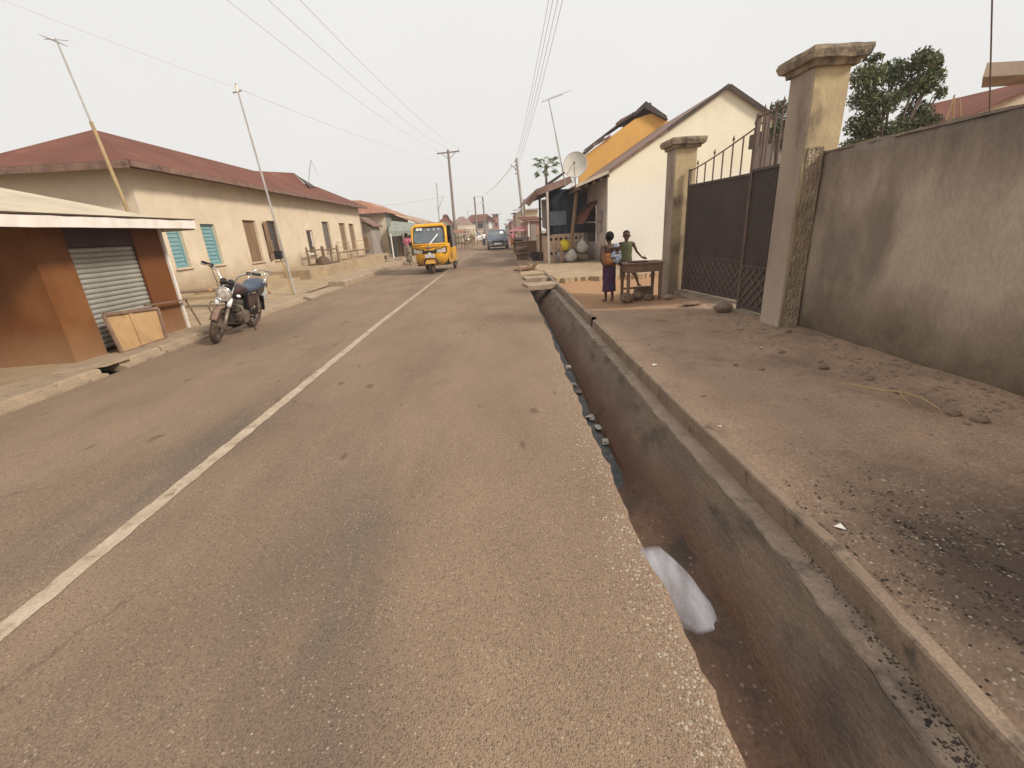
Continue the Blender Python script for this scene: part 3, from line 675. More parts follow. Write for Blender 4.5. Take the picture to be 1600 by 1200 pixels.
def rock(name, label, c, r, m='stone', cat='stone', seed=1, group=None):
    q = random.Random(seed); mb = MB().ell((0, 0, 0), r, 9, 6)
    mb.v = [tuple(Vector(p) * (1 + q.uniform(-.16, .16))) for p in mb.v]
    mb.v = [(x + c[0], y + c[1], z + c[2]) for x, y, z in mb.v]
    return solo(name, mb, m, label, cat, loc=(c[0], c[1], c[2] - r[2]), group=group)
g0 = gr(1130, 486, .06); rock('stone', 'grey boulder lying on the concrete in front of the gate', (g0.x, g0.y, .12), (.14, .09, .075), seed=3)
g0 = gr(1080, 478, .05); rock('stone', 'flat brown stone between the far pillar and the gate boulder', (g0.x, g0.y, .09), (.16, .08, .045), seed=4)
g0 = gr(1045, 470, .0); rock('stone', 'jagged stone on the earth mound at the far gate pillar', (g0.x, g0.y, .07), (.10, .08, .06), seed=5)
STL = ['small stone on bare earth in front of the tall pillar, second nearest the drain', 'rounded small stone just below the tall pillar foot', 'small stone on open earth left of the other loose stones', 'larger loose stone at the left end of the dry branch', 'small stone lying between the dry branch and the grey wall', 'tiny pale stone closest to the kerb, level with the dry branch', 'dusty stone at the wall foot beyond the right end of the branch', 'biggest loose stone at the wall foot near the right picture edge', 'small stone touching the broken render foot of the tall pillar', 'small stone just above the fork of the dry branch']
for i, (a, b, s_) in enumerate([(1190, 575, .03), (1222, 548, .035), (1150, 568, .025), (1288, 572, .05), (1360, 590, .04), (1100, 615, .022), (1490, 645, .05), (1530, 655, .06), (1232, 520, .04), (1405, 500 + 110, .03)]):
    g0 = gr(a, b, .04); rock('stone', STL[i], (g0.x, g0.y, zright(g0.x, g0.y) + s_ * .3), (s_, s_ * .7, s_ * .5), seed=20 + i, group='loose stones by the wall')
# dry branch on the ground
st = [gr(1310, 597, .06), gr(1345, 604, .07), gr(1385, 611, .08), gr(1405, 612, .09), gr(1440, 622, .08), gr(1470, 640, .07)]
mb = MB().tube(st, [.004, .007, .009, .011, .008, .004], 6); t = thing('dry_branch', 'thin forked dry branch lying on the ground by the wall', 'branch', tuple(st[2]))
part('stem', mb, 'bamboo', t, world=True)
part('twig', MB().tube([st[3], gr(1418, 606, .10), gr(1440, 604, .11)], [.007, .006, .002], 5), 'bamboo', t, world=True)
part('twig', MB().tube([st[3], gr(1410, 620, .08), gr(1423, 632, .07)], [.006, .005, .002], 5), 'bamboo', t, world=True)
# folded white paper scraps and similar litter
def scrap(label, p, s, m='paper', seed=0, name='paper_scrap'):
    r = random.Random(seed); a = r.uniform(0, PI); c = Vector((p.x, p.y, p.z))
    P = [c + Vector((math.cos(a + k * 2.1) * s * r.uniform(.7, 1.2), math.sin(a + k * 2.1) * s * r.uniform(.7, 1.2), .004)) for k in range(3)]
    top = c + Vector((0, 0, s * .45))
    mb = MB().add(P + [top], [(0, 1, 3), (1, 2, 3), (2, 0, 3), (2, 1, 0)])
    return solo(name, mb, m, label, 'litter', loc=tuple(c))
def gz(a, b): p = gr(a, b, .02); return Vector((p.x, p.y, zright(p.x, p.y) + .002))
scrap('white folded paper scrap on the earth beside the kerb', gz(1313, 822), .028, seed=2)
scrap('small pale scrap beside the kerb halfway along the drain', gz(1125, 664), .022, seed=3)
scrap('little white scrap on the bare earth left of the gate ramp', gz(1022, 570), .035, seed=5)
scrap('tiny white scrap nearest to the boulder before the gate', gz(1188, 543), .03, seed=9)

# rubbish in the black water
lit = [(866, 507, 'white'), (875, 527, 'whitesack'), (888, 573, 'paper'), (895, 574, 'paper'), (905, 590, 'stone'), (897, 600, 'whitesack'), (906, 612, 'stone'), (925, 652, 'whitesack'), (940, 648, 'white'), (938, 668, 'whitesack'), (932, 640, 'greyblue'), (947, 690, 'whitesack')]
LTL = ['%s scrap floating in the black drain water, %s' % (c, q) for c, q in zip(('white', 'dirty white', 'left paper white', 'right paper white', 'stone grey', 'dull white', 'brownish grey', 'broad dirty white', 'bright white', 'long dirty white', 'grey blue', 'nearest dirty white'), ('farthest from the camera', 'second from the far end', 'third from the far end', 'beside its twin', 'just past the middle of the row', 'at the middle of the row', 'by the road side of the middle', 'sixth counted from the camera', 'fourth counted from the camera', 'second counted from the camera', 'fifth counted from the camera', 'where the silt begins'))]
for i, (a, b, m_) in enumerate(lit):
    p = gr(a, b, -.49); s_ = .035 + .03 * ((i * 7) % 5) / 5
    q = random.Random(i); mb = MB().ell((0, 0, 0), (s_, s_ * 1.3, s_ * .3), 8, 5); mb.v = [tuple(Vector(v) * (1 + q.uniform(-.5, .4)) + p) for v in mb.v]
    solo('litter_scrap', mb, m_, LTL[i], 'litter', loc=tuple(p), group='rubbish in the drain water')
# translucent plastic bag hanging over the road edge
mbag = bpy.data.materials.new('translucent_polythene'); mbag.use_nodes = True
nn = mbag.node_tree.nodes; ll = mbag.node_tree.links; pb = nn['Principled BSDF']; pb.inputs['Base Color'].default_value = (.50, .50, .55, 1); pb.inputs['Roughness'].default_value = .55
tr = nn.new('ShaderNodeBsdfTransparent'); mxs = nn.new('ShaderNodeMixShader'); fz = nn.new('ShaderNodeTexNoise'); fz.inputs['Scale'].default_value = 5
tcb = nn.new('ShaderNodeTexCoord'); mpb = nn.new('ShaderNodeMapping'); mpb.inputs['Scale'].default_value = (3, 1, 1); ll.new(tcb.outputs['Object'], mpb.inputs[0]); ll.new(mpb.outputs[0], fz.inputs[0])
mrb = nn.new('ShaderNodeMapRange'); mrb.inputs[1].default_value = .35; mrb.inputs[2].default_value = .7; mrb.inputs[3].default_value = .14; mrb.inputs[4].default_value = .40; ll.new(fz.outputs[0], mrb.inputs[0])
ll.new(mrb.outputs[0], mxs.inputs[0]); ll.new(tr.outputs[0], mxs.inputs[1]); ll.new(pb.outputs[0], mxs.inputs[2]); ll.new(mxs.outputs[0], nn['Material Output'].inputs[0]); MT['bag'] = mbag
mb = MB(); Lb = 16; loops = []
pa = Vector((.64, 1.655, -.005)); pz = Vector((.745, 1.30, -.12))
for i in range(Lb + 1):
    u = i / Lb; c = pa.lerp(pz, u) + Vector((.02 * math.sin(u * 3), 0, -.05 * math.sin(u * PI)))
    wd = (.026 + .085 * math.sin(PI * (.12 + .74 * u)) ** 1.2) * (1 if u < .93 else .75); hh = wd * .35; L = []
    for k in range(32):
        t = 2 * PI * k / 32; w_ = 1 + .09 * math.sin(3 * t + i * .18) + .06 * math.sin(7 * t - i * .35)
        L.append(c + Vector((math.cos(t) * wd * w_, .25 * math.cos(t) * wd, math.sin(t) * hh * w_ - .18 * math.cos(t) * wd)))
    loops.append(L)
solo('plastic_bag', mb.loft(loops), 'bag', 'crumpled clear plastic bag hanging from the road edge into the drain', 'plastic bag', loc=tuple(pa), smooth=True)

# slab and boards over the drain
def plank(name, label, a, b, wd, th, z, m, jit=.01):
    a = Vector((a[0], a[1], z)); b = Vector((b[0], b[1], z))
    mb = MB(); n = 8; loops = []
    d = (b - a).normalized(); s_ = Vector((-d.y, d.x, 0)) * wd / 2; r = random.Random(int(z * 1e4) + int(a.y * 100))
    for i in range(n + 1):
        c = a.lerp(b, i / n); j = [r.uniform(-jit, jit) for _ in range(4)]
        loops.append([c - s_ * (1 + j[0] * 6) + Vector((0, 0, -th)), c + s_ * (1 + j[1] * 6) + Vector((0, 0, -th)), c + s_ * (1 + j[1] * 6) + Vector((0, 0, j[2])), c - s_ * (1 + j[0] * 6) + Vector((0, 0, j[3]))])
    return solo(name, mb.loft(loops), m, label, 'drain cover', loc=tuple(a))
plank('drain_slab', 'thick pale slab laid across the open drain, nearer of the two', (.84, 11.95), (1.66, 12.05), .75, .12, .05, 'kerbpale')
plank('drain_slab', 'pale slab across the drain behind the first one', (.94, 13.75), (1.62, 13.8), .8, .12, .05, 'kerbpale')
mb = MB().slab([Vector((.90, 14.9, .03)), Vector((1.72, 14.8, .04)), Vector((1.75, 16.6, .03)), Vector((1.0, 16.6, .02))], (0, 0, -.12)); struct('drain_roof', mb, 'sand')
# broken log on the slab
t = thing('fallen_log', 'short broken log with a raised stub lying at the end of the open drain', 'log', (1.2, 16.3, .03))
part('stem', MB().tube([(-.45, .1, .05), (-.1, 0, .06), (.25, -.05, .10), (.42, -.1, .30)], [.04, .07, .08, .05], 8), 'wood', t)
part('stub', MB().tube([(.2, -.03, .1), (.3, .05, .02), (.42, .1, .0)], [.04, .03, .02], 7), 'wood', t)
part('stub', MB().tube([(-.2, 0, .05), (-.25, -.2, .02)], [.03, .015], 7), 'wood', t)

# ================================================================ RIGHT WALL, PILLARS, GATE
def rough_box(x0, x1, y0, y1, z0, z1, ny, nz, amp, topamp, seed):
    V = []; F = []; m = MB()
    def P(u, v, side):
        y = y0 + (y1 - y0) * u; z = z0 + (z1 - z0 + topamp * noise1(y, 2.3, seed)) * v
        dx = amp * (noise1(y * 1.1 + z * .7, 1.0, seed) + .4 * noise1(y * 4 - z * 3, 1.2, seed + 3))
        return (x0 + dx if side == 0 else x1, y, z)
    for side in (0, 1):
        k = len(V)
        for i in range(ny + 1):
            for j in range(nz + 1): V.append(P(i / ny, j / nz, side))
        for i in range(ny):
            for j in range(nz):
                a = k + i * (nz + 1) + j; F.append((a, a + 1, a + nz + 2, a + nz + 1))
    K = (ny + 1) * (nz + 1)
    for i in range(ny):
        a = i * (nz + 1) + nz; F.append((a, a + K, a + K + nz + 1, a + nz + 1))
    for j in range(nz):
        F.append((j, j + 1, j + 1 + K, j + K)); a = ny * (nz + 1) + j; F.append((a, a + K, a + K + 1, a + 1))
    return m.add(V, F)
t = thing('compound_wall', 'tall old grey cement wall running along the right side up to the near gate pillar', 'wall', (3.95, 2, 0))
part('wall_body', rough_box(3.87, 4.09, -1.6, 5.42, -.2, 2.065, 110, 26, .010, .016, 3), 'wallcon', t, world=True, smooth=True)
part('wall_top', rough_box(3.862, 4.098, -1.6, 5.42, 2.06, 2.085, 110, 1, .006, .010, 5), 'walltop', t, world=True)

def cap_mb(cx, cy, hx, hy, z):
    mb = MB(); L = []
    for dz, e in ((0, .03), (.0, .05), (.05, .06), (.055, .11), (.125, .13), (.165, .12), (.185, .02)):
        ex, ey = hx + e, hy + e; l = []
        for sx, sy in ((-1, -1), (1, -1), (1, 1), (-1, 1)):
            for k in range(5):
                pass
            l.append((cx + sx * ex, cy + sy * ey, z + dz))
        # subdivide edges
        q = []
        for k in range(4):
            a = Vector(l[k]); b = Vector(l[(k + 1) % 4])
            for u in range(6): q.append(a.lerp(b, u / 6))
        L.append(q)
    mb.loft(L); return mb.jit(.006, 4)
def pillar(name, label, x0, x1, y0, y1, h, near):
    t = thing(name, label, 'gate pillar', ((x0 + x1) / 2, (y0 + y1) / 2, 0))
    V = MB(); L = []
    for k in range(24):
        z = -.2 + (h + .2) * k / 23; e = .006 * noise1(z, 2, 5); l = []
        f = .03 * max(0, .35 - z)
        cs = [(x0 - f + e, y0 - f), (x1 + f, y0 - f - e), (x1 + f, y1 + f), (x0 - f, y1 + f - e)]
        for q in range(4):
            a = Vector((*cs[q], z)); b = Vector((*cs[(q + 1) % 4], z))
            for u in range(4): l.append(a.lerp(b, u / 4) + Vector((.004 * noise1(z * 3 + u, 2, q), .004 * noise1(z * 2.3 + u, 2, q + 4), 0)))
        L.append(l)
    part('shaft', V.loft(L), 'pillar', t, world=True)
    part('shaft_side', MB().box(x0 - .014, x0 + .02, y0 + .004, y1 + .004, -.15, h - .012).jit(.004, 8), 'pillargrey', t, world=True)  # greyer, darker plate over the road-side face
    part('cap', cap_mb((x0 + x1) / 2, (y0 + y1) / 2, (x1 - x0) / 2, (y1 - y0) / 2, h - .01), 'cap', t, world=True)
    return t
pn = pillar('gate_pillar', 'tall near gate pillar with stepped cap, yellowish front, joined to the grey wall', 3.64, 4.03, 5.42, 5.82, 2.92, True)
# broken plaster on the camera-side face below the wall top
q = random.Random(4); V = []; F = []; nx_, nz_ = 14, 150
for j in range(nz_ + 1):
    z = -.05 + 2.18 * j / nz_
    for i in range(nx_ + 1):
        x = 3.655 + .20 * i / nx_; y = 5.412 - (0 if i in (0,) else q.uniform(.0, .009) + .012 * max(0, noise1(z * 2 + i * .3, 2, 3))); 
        if i == nx_: y = 5.40
        if i == 0: x += .03 + .035 * noise1(z, 3, 2) + q.uniform(-.006, .006)
        V.append((x, y, z))
for j in range(nz_):
    for i in range(nx_): a = j * (nx_ + 1) + i; F.append((a, a + 1, a + nx_ + 2, a + nx_ + 1))
part('broken_render', MB().add(V, F), 'roughstone', pn, world=True)
pf = pillar('gate_pillar', 'shorter far gate pillar with stepped cap beside the wooden table', 3.60, 4.0, 9.05, 9.45, 2.72, False)

def gate_leaf(name, label, hinge, tip, zb, n_bar, ztop0, ztop1, latt_z, dense):
    h = Vector((hinge[0], hinge[1], 0)); tpt = Vector((tip[0], tip[1], 0)); L = (tpt - h).length
    t = thing(name, label, 'gate', tuple(h), math.atan2(tpt.y - h.y, tpt.x - h.x))
    zs = 2.04
    rib = MB(); nr = int(L / .055)
    # ribbed sheet: each folded rib is real relief
    V = []; F = []; xs = []
    for i in range(nr + 1):
        x = .03 + (L - .06) * i / nr; xs += [(x, 0), (x + (L - .06) / nr * .45, 0), (x + (L - .06) / nr * .5, -.010), (x + (L - .06) / nr * .95, -.010)]
    xs = [p for p in xs if p[0] <= L - .02]
    for x, y in xs: V += [(x, y, latt_z), (x, y, zs), ]
    for i in range(len(xs) - 1): F.append((2 * i, 2 * i + 2, 2 * i + 3, 2 * i + 1))
    part('sheet', rib.add(V, F), 'gate', t)
    for z in (zb, latt_z, zs): part('rail', MB().box(.03, L - .03, -.022, .022, z - .018, z + .018), 'gate', t)
    part('rail', MB().box(.03, L - .03, .0, .018, zb - .06 + .02, zb + .0), 'gatebar', t) if False else None
    part('stile', MB().box(-.01, .03, -.024, .024, zb - .03, ztop0 + .03), 'gatebar', t)
    part('stile', MB().box(L - .035, L + .01, -.026, .026, zb - .03, ztop1 + .04), 'gatebar', t)
    # sloping top rail and bars with spear finials
    def zt(x): u = x / L; return ztop0 + (ztop1 - ztop0) * (u ** 1.25)
    part('top_rail', MB().tube([(L * k / 10, 0, zt(L * k / 10)) for k in range(11)], .011, 6), 'gatebar', t)
    bm = None
    for k in range(1, n_bar):
        x = L * k / n_bar
        o = part('bar', MB().box(x - .009, x + .009, -.009, .009, zs + .018, zt(x)), 'gatebar', t)
        if k % 2 == 1 or dense:
            z = zt(x); f = MB().tube([(x, 0, z), (x, 0, z + .035), (x, 0, z + .05), (x, 0, z + .075), (x, 0, z + .13)], [.006, .007, .016, .018, .001], 6)
            f.tube([(x - .028, 0, z + .075), (x - .012, 0, z + .04), (x, 0, z + .045), (x + .012, 0, z + .04), (x + .028, 0, z + .075)], .005, 5)
            part('finial', f, 'gatebar', t)
    # crossed lattice at the foot
    Hh = latt_z - zb; st = .155; k = -int(Hh / st) - 1
    while k * st < L:
        for sgn in (1, -1):
            pts = []
            x0 = k * st
            a = Vector((x0, 0, zb)); b = Vector((x0 + Hh, 0, latt_z))
            if sgn < 0: a, b = Vector((x0 + Hh, 0, zb)), Vector((x0, 0, latt_z))
            lo, hi = .03, L - .03
            def clip(a, b):
                t0, t1 = 0., 1.; d = b.x - a.x
                for s_, lim in ((1, lo), (-1, hi)):
                    if d * s_ > 0: t0 = max(t0, (lim - a.x) / d)
                    else: t1 = min(t1, (lim - a.x) / d)
                return (t0, t1)
            t0, t1 = clip(a, b)
            if t1 - t0 > .05:
                y = (-.009 if sgn > 0 else -.018) * (-1 if dense else 1)
                p = a.lerp(b, t0); r_ = a.lerp(b, t1); p.y = r_.y = y
                part('lattice_bar', MB().bar(p, r_, .022, .008, (0, 1, 0)), 'gatebar', t)
        k += 1
    part('backing', MB().box(.035, L - .035, -.002, .002, zb + .02, latt_z), 'gate', t)
    return t
gate_leaf('gate_leaf', 'wide far leaf of the dark brown steel gate with spear bars rising to the middle', (3.86, 8.98), (4.12, 7.05), .12, 8, 2.30, 2.74, .74, False)
gate_leaf('gate_leaf', 'narrow near leaf of the dark brown steel gate, ajar beside the tall pillar', (3.88, 5.90), (3.83, 6.78), .10, 7, 2.72, 2.72, .72, True)
# small iron drop bolt and stone stop
solo('gate_stop', MB().tube([(3.86, 6.72, .03), (3.86, 6.72, .13)], .012, 6), 'gatebar', 'short iron drop bolt under the near gate leaf', 'bolt', (3.86, 6.72, .03))
# ================================================================ LEFT: KIOSK
t = thing('kiosk', 'brown painted wooden kiosk with a roller shutter and white fascia board', 'kiosk', (-7, 7.2, .08))
KX = -5.85; KH = 1.86
for (a, b) in ((-9.6, -8.38), (-8.372, -7.15), (-7.142, KX)):
    part('side_panel', MB().box(a, b, 6.1, 6.13, .06, KH), 'kiosk', t, world=True)
part('front_panel', MB().box(KX - .03, KX - .002, 6.134, 6.62, .06, KH), 'kiosk', t, world=True)
part('front_panel', MB().box(KX - .03, KX - .002, 7.83, 8.44, .06, KH), 'kiosk', t, world=True)
part('lintel', MB().box(KX - .032, KX - .004, 6.622, 7.828, 1.60, KH), 'kioskdark', t, world=True)
part('rear_panel', MB().box(-9.6, KX - .03, 8.41, 8.44, .06, KH), 'kiosk', t, world=True)
part('corner_trim', MB().box(KX - .05, KX + .03, 8.45, 8.50, .05, KH), 'whitetrim', t, world=True)
part('inner_wall', MB().box(KX - .16, KX - .13, 6.62, 7.83, .06, 1.6), 'kioskdark', t, world=True)
nsl = 20; z0, z1 = .14, 1.59; slat = None
for k in range(nsl):   # corrugated shutter: each curved slat is a part
    za = z0 + (z1 - z0) * k / nsl; zb = z0 + (z1 - z0) * (k + 1) / nsl
    if slat is None:
        h = zb - za; m = MB(); prof = [(0, 0), (.012, .12), (.020, .35), (.020, .6), (.012, .85), (0, .97)]
        V = []; 
        for y in (0, 1.19): V += [(x_, y, v * h) for x_, v in prof]
        n = len(prof); F = [(i, i + 1, n + i + 1, n + i) for i in range(n - 1)] + [tuple(range(n)), tuple(range(2 * n - 1, n - 1, -1)), (0, n, 2 * n - 1, n - 1)]
        slat = part('shutter_slat', m.add(V, F), 'zinc', t)
        slat.location = Vector((KX - .06, 6.63, za)) - t.location
    else:
        c = slat.copy(); COL.objects.link(c); c.parent = t; c.location = Vector((KX - .06, 6.63, za)) - t.location
part('shutter_guide', MB().box(KX - .07, KX - .034, 6.60, 6.63, .10, 1.6), 'kioskdark', t, world=True)
part('shutter_guide', MB().box(KX - .07, KX - .034, 7.822, 7.85, .10, 1.6), 'kioskdark', t, world=True)
# canopy: soffit, white fascia boards and cream sheets
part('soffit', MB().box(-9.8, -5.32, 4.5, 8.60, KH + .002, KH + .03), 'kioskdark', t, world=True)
fb_ = MB(); V = []; F = []
ys = [3.6 + (8.66 - 3.6) * i / 24 for i in range(25)]
for y in ys: V += [(-5.30, y, 1.825 + .004 * noise1(y, 2, 1)), (-5.30, y, 1.955 + .008 * noise1(y, 2.3, 4)), (-5.33, y, 1.955 + .008 * noise1(y, 2.3, 4)), (-5.33, y, 1.825)]
for i in range(24):
    for k in range(4): F.append((i * 4 + k, i * 4 + (k + 1) % 4, (i + 1) * 4 + (k + 1) % 4, (i + 1) * 4 + k))
F += [(0, 1, 2, 3), (99, 98, 97, 96)]
part('fascia', fb_.add(V, F), 'whitetrim', t, world=True)
part('fascia', MB().box(-9.8, -5.332, 8.63, 8.66, 1.80, 1.955), 'whitetrim', t, world=True)
part('canopy_edge', MB().box(-5.34, -5.29, 3.6, 8.68, 1.972, 1.988).jit(.004, 2), 'darkwood', t, world=True)
part('canopy_top', MB().box(-9.8, -5.34, 3.6, 8.64, 1.958, 1.97), 'creamroof', t, world=True)
sh = []
for k in range(6):
    ya = 3.2 + k * .90; yb = ya + .95
    zoff = .004 * (k % 2)
    part('roof_sheet', MB().corr((-5.80, ya, 2.01 + zoff), (-5.80, yb, 2.01 + zoff), (-9.4, yb, 2.93 + zoff), (-9.4, ya, 2.93 + zoff), 10, .014), 'creamroof', t, world=True)
part('eave_board', MB().box(-5.84, -5.80, 3.2, 8.62, 1.972, 2.0), 'darkwood', t, world=True)
# pebble at canopy edge, pale lump
# wooden frame leaning by the shutter
t = thing('leaning_board', 'unpainted plywood panel in a timber frame leaning in front of the kiosk shutter', 'panel', (-5.6, 7.2, .1))
A, B = gx(190, 553, -5.50), gx(259, 529, -5.50); C_, D_ = gx(245, 482, -5.66), gx(160, 493, -5.68)
nrm = (B - A).cross(D_ - A).normalized() * -.02
part('board', MB().slab([A, A.lerp(B, .5), D_.lerp(C_, .5), D_], nrm * .6), 'palewood', t, world=True)
part('board', MB().slab([A.lerp(B, .505), B, C_, D_.lerp(C_, .505)], nrm * .6), 'palewood', t, world=True)
for p, q_ in ((A, B), (B, C_), (D_, C_), (A, D_)): part('frame_bar', MB().bar(p - nrm * .8, q_ - nrm * .8, .045, .03, nrm), 'tablewood', t, world=True)
part('batten', MB().bar(A.lerp(B, .45) - nrm * .7, D_.lerp(C_, .45) - nrm * .7, .05, .012, nrm), 'palewood', t, world=True)
solo('plank', MB().bar((-5.72, 7.45, .655), (-5.74, 8.5, .60), .05, .025), 'tablewood', 'thin plank resting from the plywood panel to the kiosk corner', 'plank', (-5.7, 8.2, .66))
solo('plank', MB().bar((-5.62, 8.5, .1), (-5.76, 8.49, .60), .03, .02), 'tablewood', 'upright thin plank leaning at the right corner of the kiosk', 'plank', (-5.6, 8.5, .1))
# clutter behind the kiosk
t = thing('low_bench', 'low wooden bench between the kiosk and the long cream house', 'bench', (-7.2, 11.4, .12))
part('seat', MB().bevbox(-.9, .9, -.2, .2, .36, .40, .01), 'tablewood', t)
for sx in (-.8, .8): part('leg', MB().box(sx - .04, sx + .04, -.18, .18, 0, .36), 'palewood', t)

# ================================================================ LEFT: LONG CREAM HOUSE
HX = -8.9; HY0, HY1 = 12.45, 32.6
t = thing('long_house', 'long cream house with a maroon hipped roof and tall shuttered windows', 'house', (-10.6, 20, 0))
V = MB(); 
def gridwall(P, Q, z0, z1, n, m, amp, seed):
    P = Vector(P); Q = Vector(Q); nr = (Q - P).cross(Vector((0, 0, 1))).normalized(); V = []; F = []
    for i in range(n + 1):
        for j in range(m + 1):
            u = i / n; z = z0 + (z1 - z0) * j / m; p = P.lerp(Q, u); p.z = z
            V.append(p + nr * amp * noise1(u * n * .5 + j * .4, 1, seed))
    for i in range(n):
        for j in range(m): a = i * (m + 1) + j; F.append((a, a + m + 1, a + m + 2, a + 1))
    return MB().add(V, F)
WINS = [(13.2, 13.75, 1.06, 2.05), (14.78, 15.42, 1.04, 2.17), (17.3, 18.12, .96, 2.34), (19.1, 19.85, .93, 2.36), (22.9, 23.6, .98, 2.02), (25.2, 26.15, 1.0, 2.45), (28.0, 29.0, .97, 2.43), (29.85, 30.85, .97, 2.42)]
def holed_wall(X, y0, y1, z0, z1, holes, amp, depth, fw=.05):
    hs_ = [(a - fw, b + fw, c - fw, d + fw) for a, b, c, d in holes]
    ys = sorted(set([round(y0 + (y1 - y0) * i / 70, 4) for i in range(71)] + [round(v, 4) for h in hs_ for v in h[:2]]))
    zs = sorted(set([round(z0 + (z1 - z0) * i / 12, 4) for i in range(13)] + [round(v, 4) for h in hs_ for v in h[2:]]))
    V = []; F = []; m = len(zs)
    for y in ys:
        for z in zs: V.append((X + amp * noise1(y * 1.1 + z * .8, 1, 3), y, z))
    for i in range(len(ys) - 1):
        for j in range(m - 1):
            yc, zc = (ys[i] + ys[i + 1]) / 2, (zs[j] + zs[j + 1]) / 2
            if any(a < yc < b and c < zc < d for a, b, c, d in hs_): continue
            q = i * m + j; F.append((q, q + m, q + m + 1, q + 1))
    for a, b, c, d in hs_:
        k = len(V); xx = X + amp + .004
        for x in (xx, X - depth): V += [(x, a, c), (x, b, c), (x, b, d), (x, a, d)]
        for e in range(4): F.append((k + e, k + (e + 1) % 4, k + 4 + (e + 1) % 4, k + 4 + e))
    return MB().add(V, F)
part('front_wall', holed_wall(HX, HY0, HY1, -.1, 3.55, WINS, .012, .16), 'cream', t, world=True)
part('side_wall', gridwall((-12.4, HY0, 0), (HX, HY0, 0), -.1, 3.55, 14, 12, .012, 4), 'cream', t, world=True, smooth=True)
part('end_wall', gridwall((HX, HY1, 0), (-12.4, HY1, 0), -.1, 3.55, 10, 8, .01, 5), 'cream', t, world=True, smooth=True)
# hipped roof with eaves
EX, EY0, EY1 = -8.40, 11.9, 33.1; RX = -10.65; RZ = 4.72; ez = 3.55
a0 = (EX, EY0, ez); a1 = (EX, EY1, ez); r0 = (RX, EY0 + 2.25, RZ); r1 = (RX, EY1 - 2.25, RZ); bx = 2 * RX - EX
b0 = (bx, EY0, ez); b1 = (bx, EY1, ez)
part('roof', MB().slab([a0, a1, r1, r0], (0, 0, .03)), 'roofred', t, world=True)
mside = MT['roofred']
part('roof', MB().slab([b0, a0, r0], (0, 0, .03)), 'roofred', t, world=True)
part('roof', MB().slab([a1, b1, r1], (0, 0, .03)), 'roofred', t, world=True)
part('roof', MB().slab([r0, r1, b1, b0], (0, 0, .03)), 'roofred', t, world=True)
for k in range(12):   # fascia boards butt-jointed along the eave, each sagging a little
    ya = EY0 + (EY1 - EY0) * k / 12; yb = EY0 + (EY1 - EY0) * (k + 1) / 12 - .02; dz = .012 * noise1(k, 1.7, 3); dz2 = .012 * noise1(k + .8, 1.7, 3)
    part('fascia_board', MB().hexa([(EX + .012, ya, ez - .12 + dz), (EX + .04, ya, ez - .12 + dz), (EX + .04, yb, ez - .12 + dz2), (EX + .012, yb, ez - .12 + dz2),
                                   (EX + .012, ya, ez + .015 + dz), (EX + .04, ya, ez + .015 + dz), (EX + .04, yb, ez + .015 + dz2), (EX + .012, yb, ez + .015 + dz2)]), 'fascia', t, world=True)
for k in range(2): part('fascia_board', MB().box(EX - (k + 1) * 2.25 + .02, EX - k * 2.25, EY0 - .04, EY0 - .012, ez - .15 + .01 * (k % 2), ez + .015), 'fascia', t, world=True)
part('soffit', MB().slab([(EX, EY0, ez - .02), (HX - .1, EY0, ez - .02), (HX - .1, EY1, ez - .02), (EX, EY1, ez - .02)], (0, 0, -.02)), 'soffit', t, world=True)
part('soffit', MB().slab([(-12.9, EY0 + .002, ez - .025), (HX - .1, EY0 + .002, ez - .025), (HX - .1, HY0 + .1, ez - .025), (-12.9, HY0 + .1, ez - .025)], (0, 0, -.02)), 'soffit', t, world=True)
# lifted gablet on the ridge
part('ridge_vent', MB().slab([(RX - .5, 22.6, RZ + .02), (RX + .75, 26.9, RZ - .36), (RX, 27.3, RZ + .42)], (0, 0, .04)), 'roofred', t, world=True)
part('ridge_vent', MB().slab([(RX, 27.35, RZ + .44), (RX + .85, 26.95, RZ - .36), (RX + .2, 29.9, RZ - .06), (RX - .3, 29.9, RZ + .02)], (0, 0, .04)), 'roofdark', t, world=True)
for a, b, c, d in WINS: part('sill', MB().bevbox(HX - .02, HX + .07, a - .09, b + .09, c - .105, c - .055, .008), 'cream', t, world=True)
def win(y0, y1, z0, z1, m, frame=None, slats=0, kind='shutter', X=HX - .12, par=t, proud=.035):
    fw = .05
    o = part(kind, MB().box(X - .02, X + proud - .012, y0, y1, z0, z1), m, par, world=True)
    fm = frame or m
    f = MB(); f.box(X - .02, X + proud + .012, y0 - fw, y0, z0 - fw, z1 + fw); f.box(X - .02, X + proud + .012, y1, y1 + fw, z0 - fw, z1 + fw)
    f.box(X - .02, X + proud + .012, y0, y1, z0 - fw, z0); f.box(X - .02, X + proud + .012, y0, y1, z1, z1 + fw)
    base = o.location
    part('frame', MB().add([(a - par.location.x, b - par.location.y, c - par.location.z) for a, b, c in f.v], f.f), fm, o)
    for k in range(slats):
        za = z0 + (z1 - z0) * (k + .08) / slats; zb = z0 + (z1 - z0) * (k + .88) / slats
        q = MB().hexa([(X + proud - .013, y0 + .03, za), (X + proud + .010, y0 + .03, za), (X + proud + .010, y1 - .03, za), (X + proud - .013, y1 - .03, za),
                       (X + proud - .013, y0 + .03, zb), (X + proud - .006, y0 + .03, zb), (X + proud - .006, y1 - .03, zb), (X + proud - .013, y1 - .03, zb)])
        part('slat', MB().add([(a - par.location.x, b - par.location.y, c - par.location.z) for a, b, c in q.v], q.f), m, o)
    return o
win(13.2, 13.75, 1.06, 2.05, 'turq', slats=9); win(14.78, 15.42, 1.04, 2.17, 'turq', slats=10)
win(17.3, 18.12, .96, 2.34, 'brownsh', slats=0)
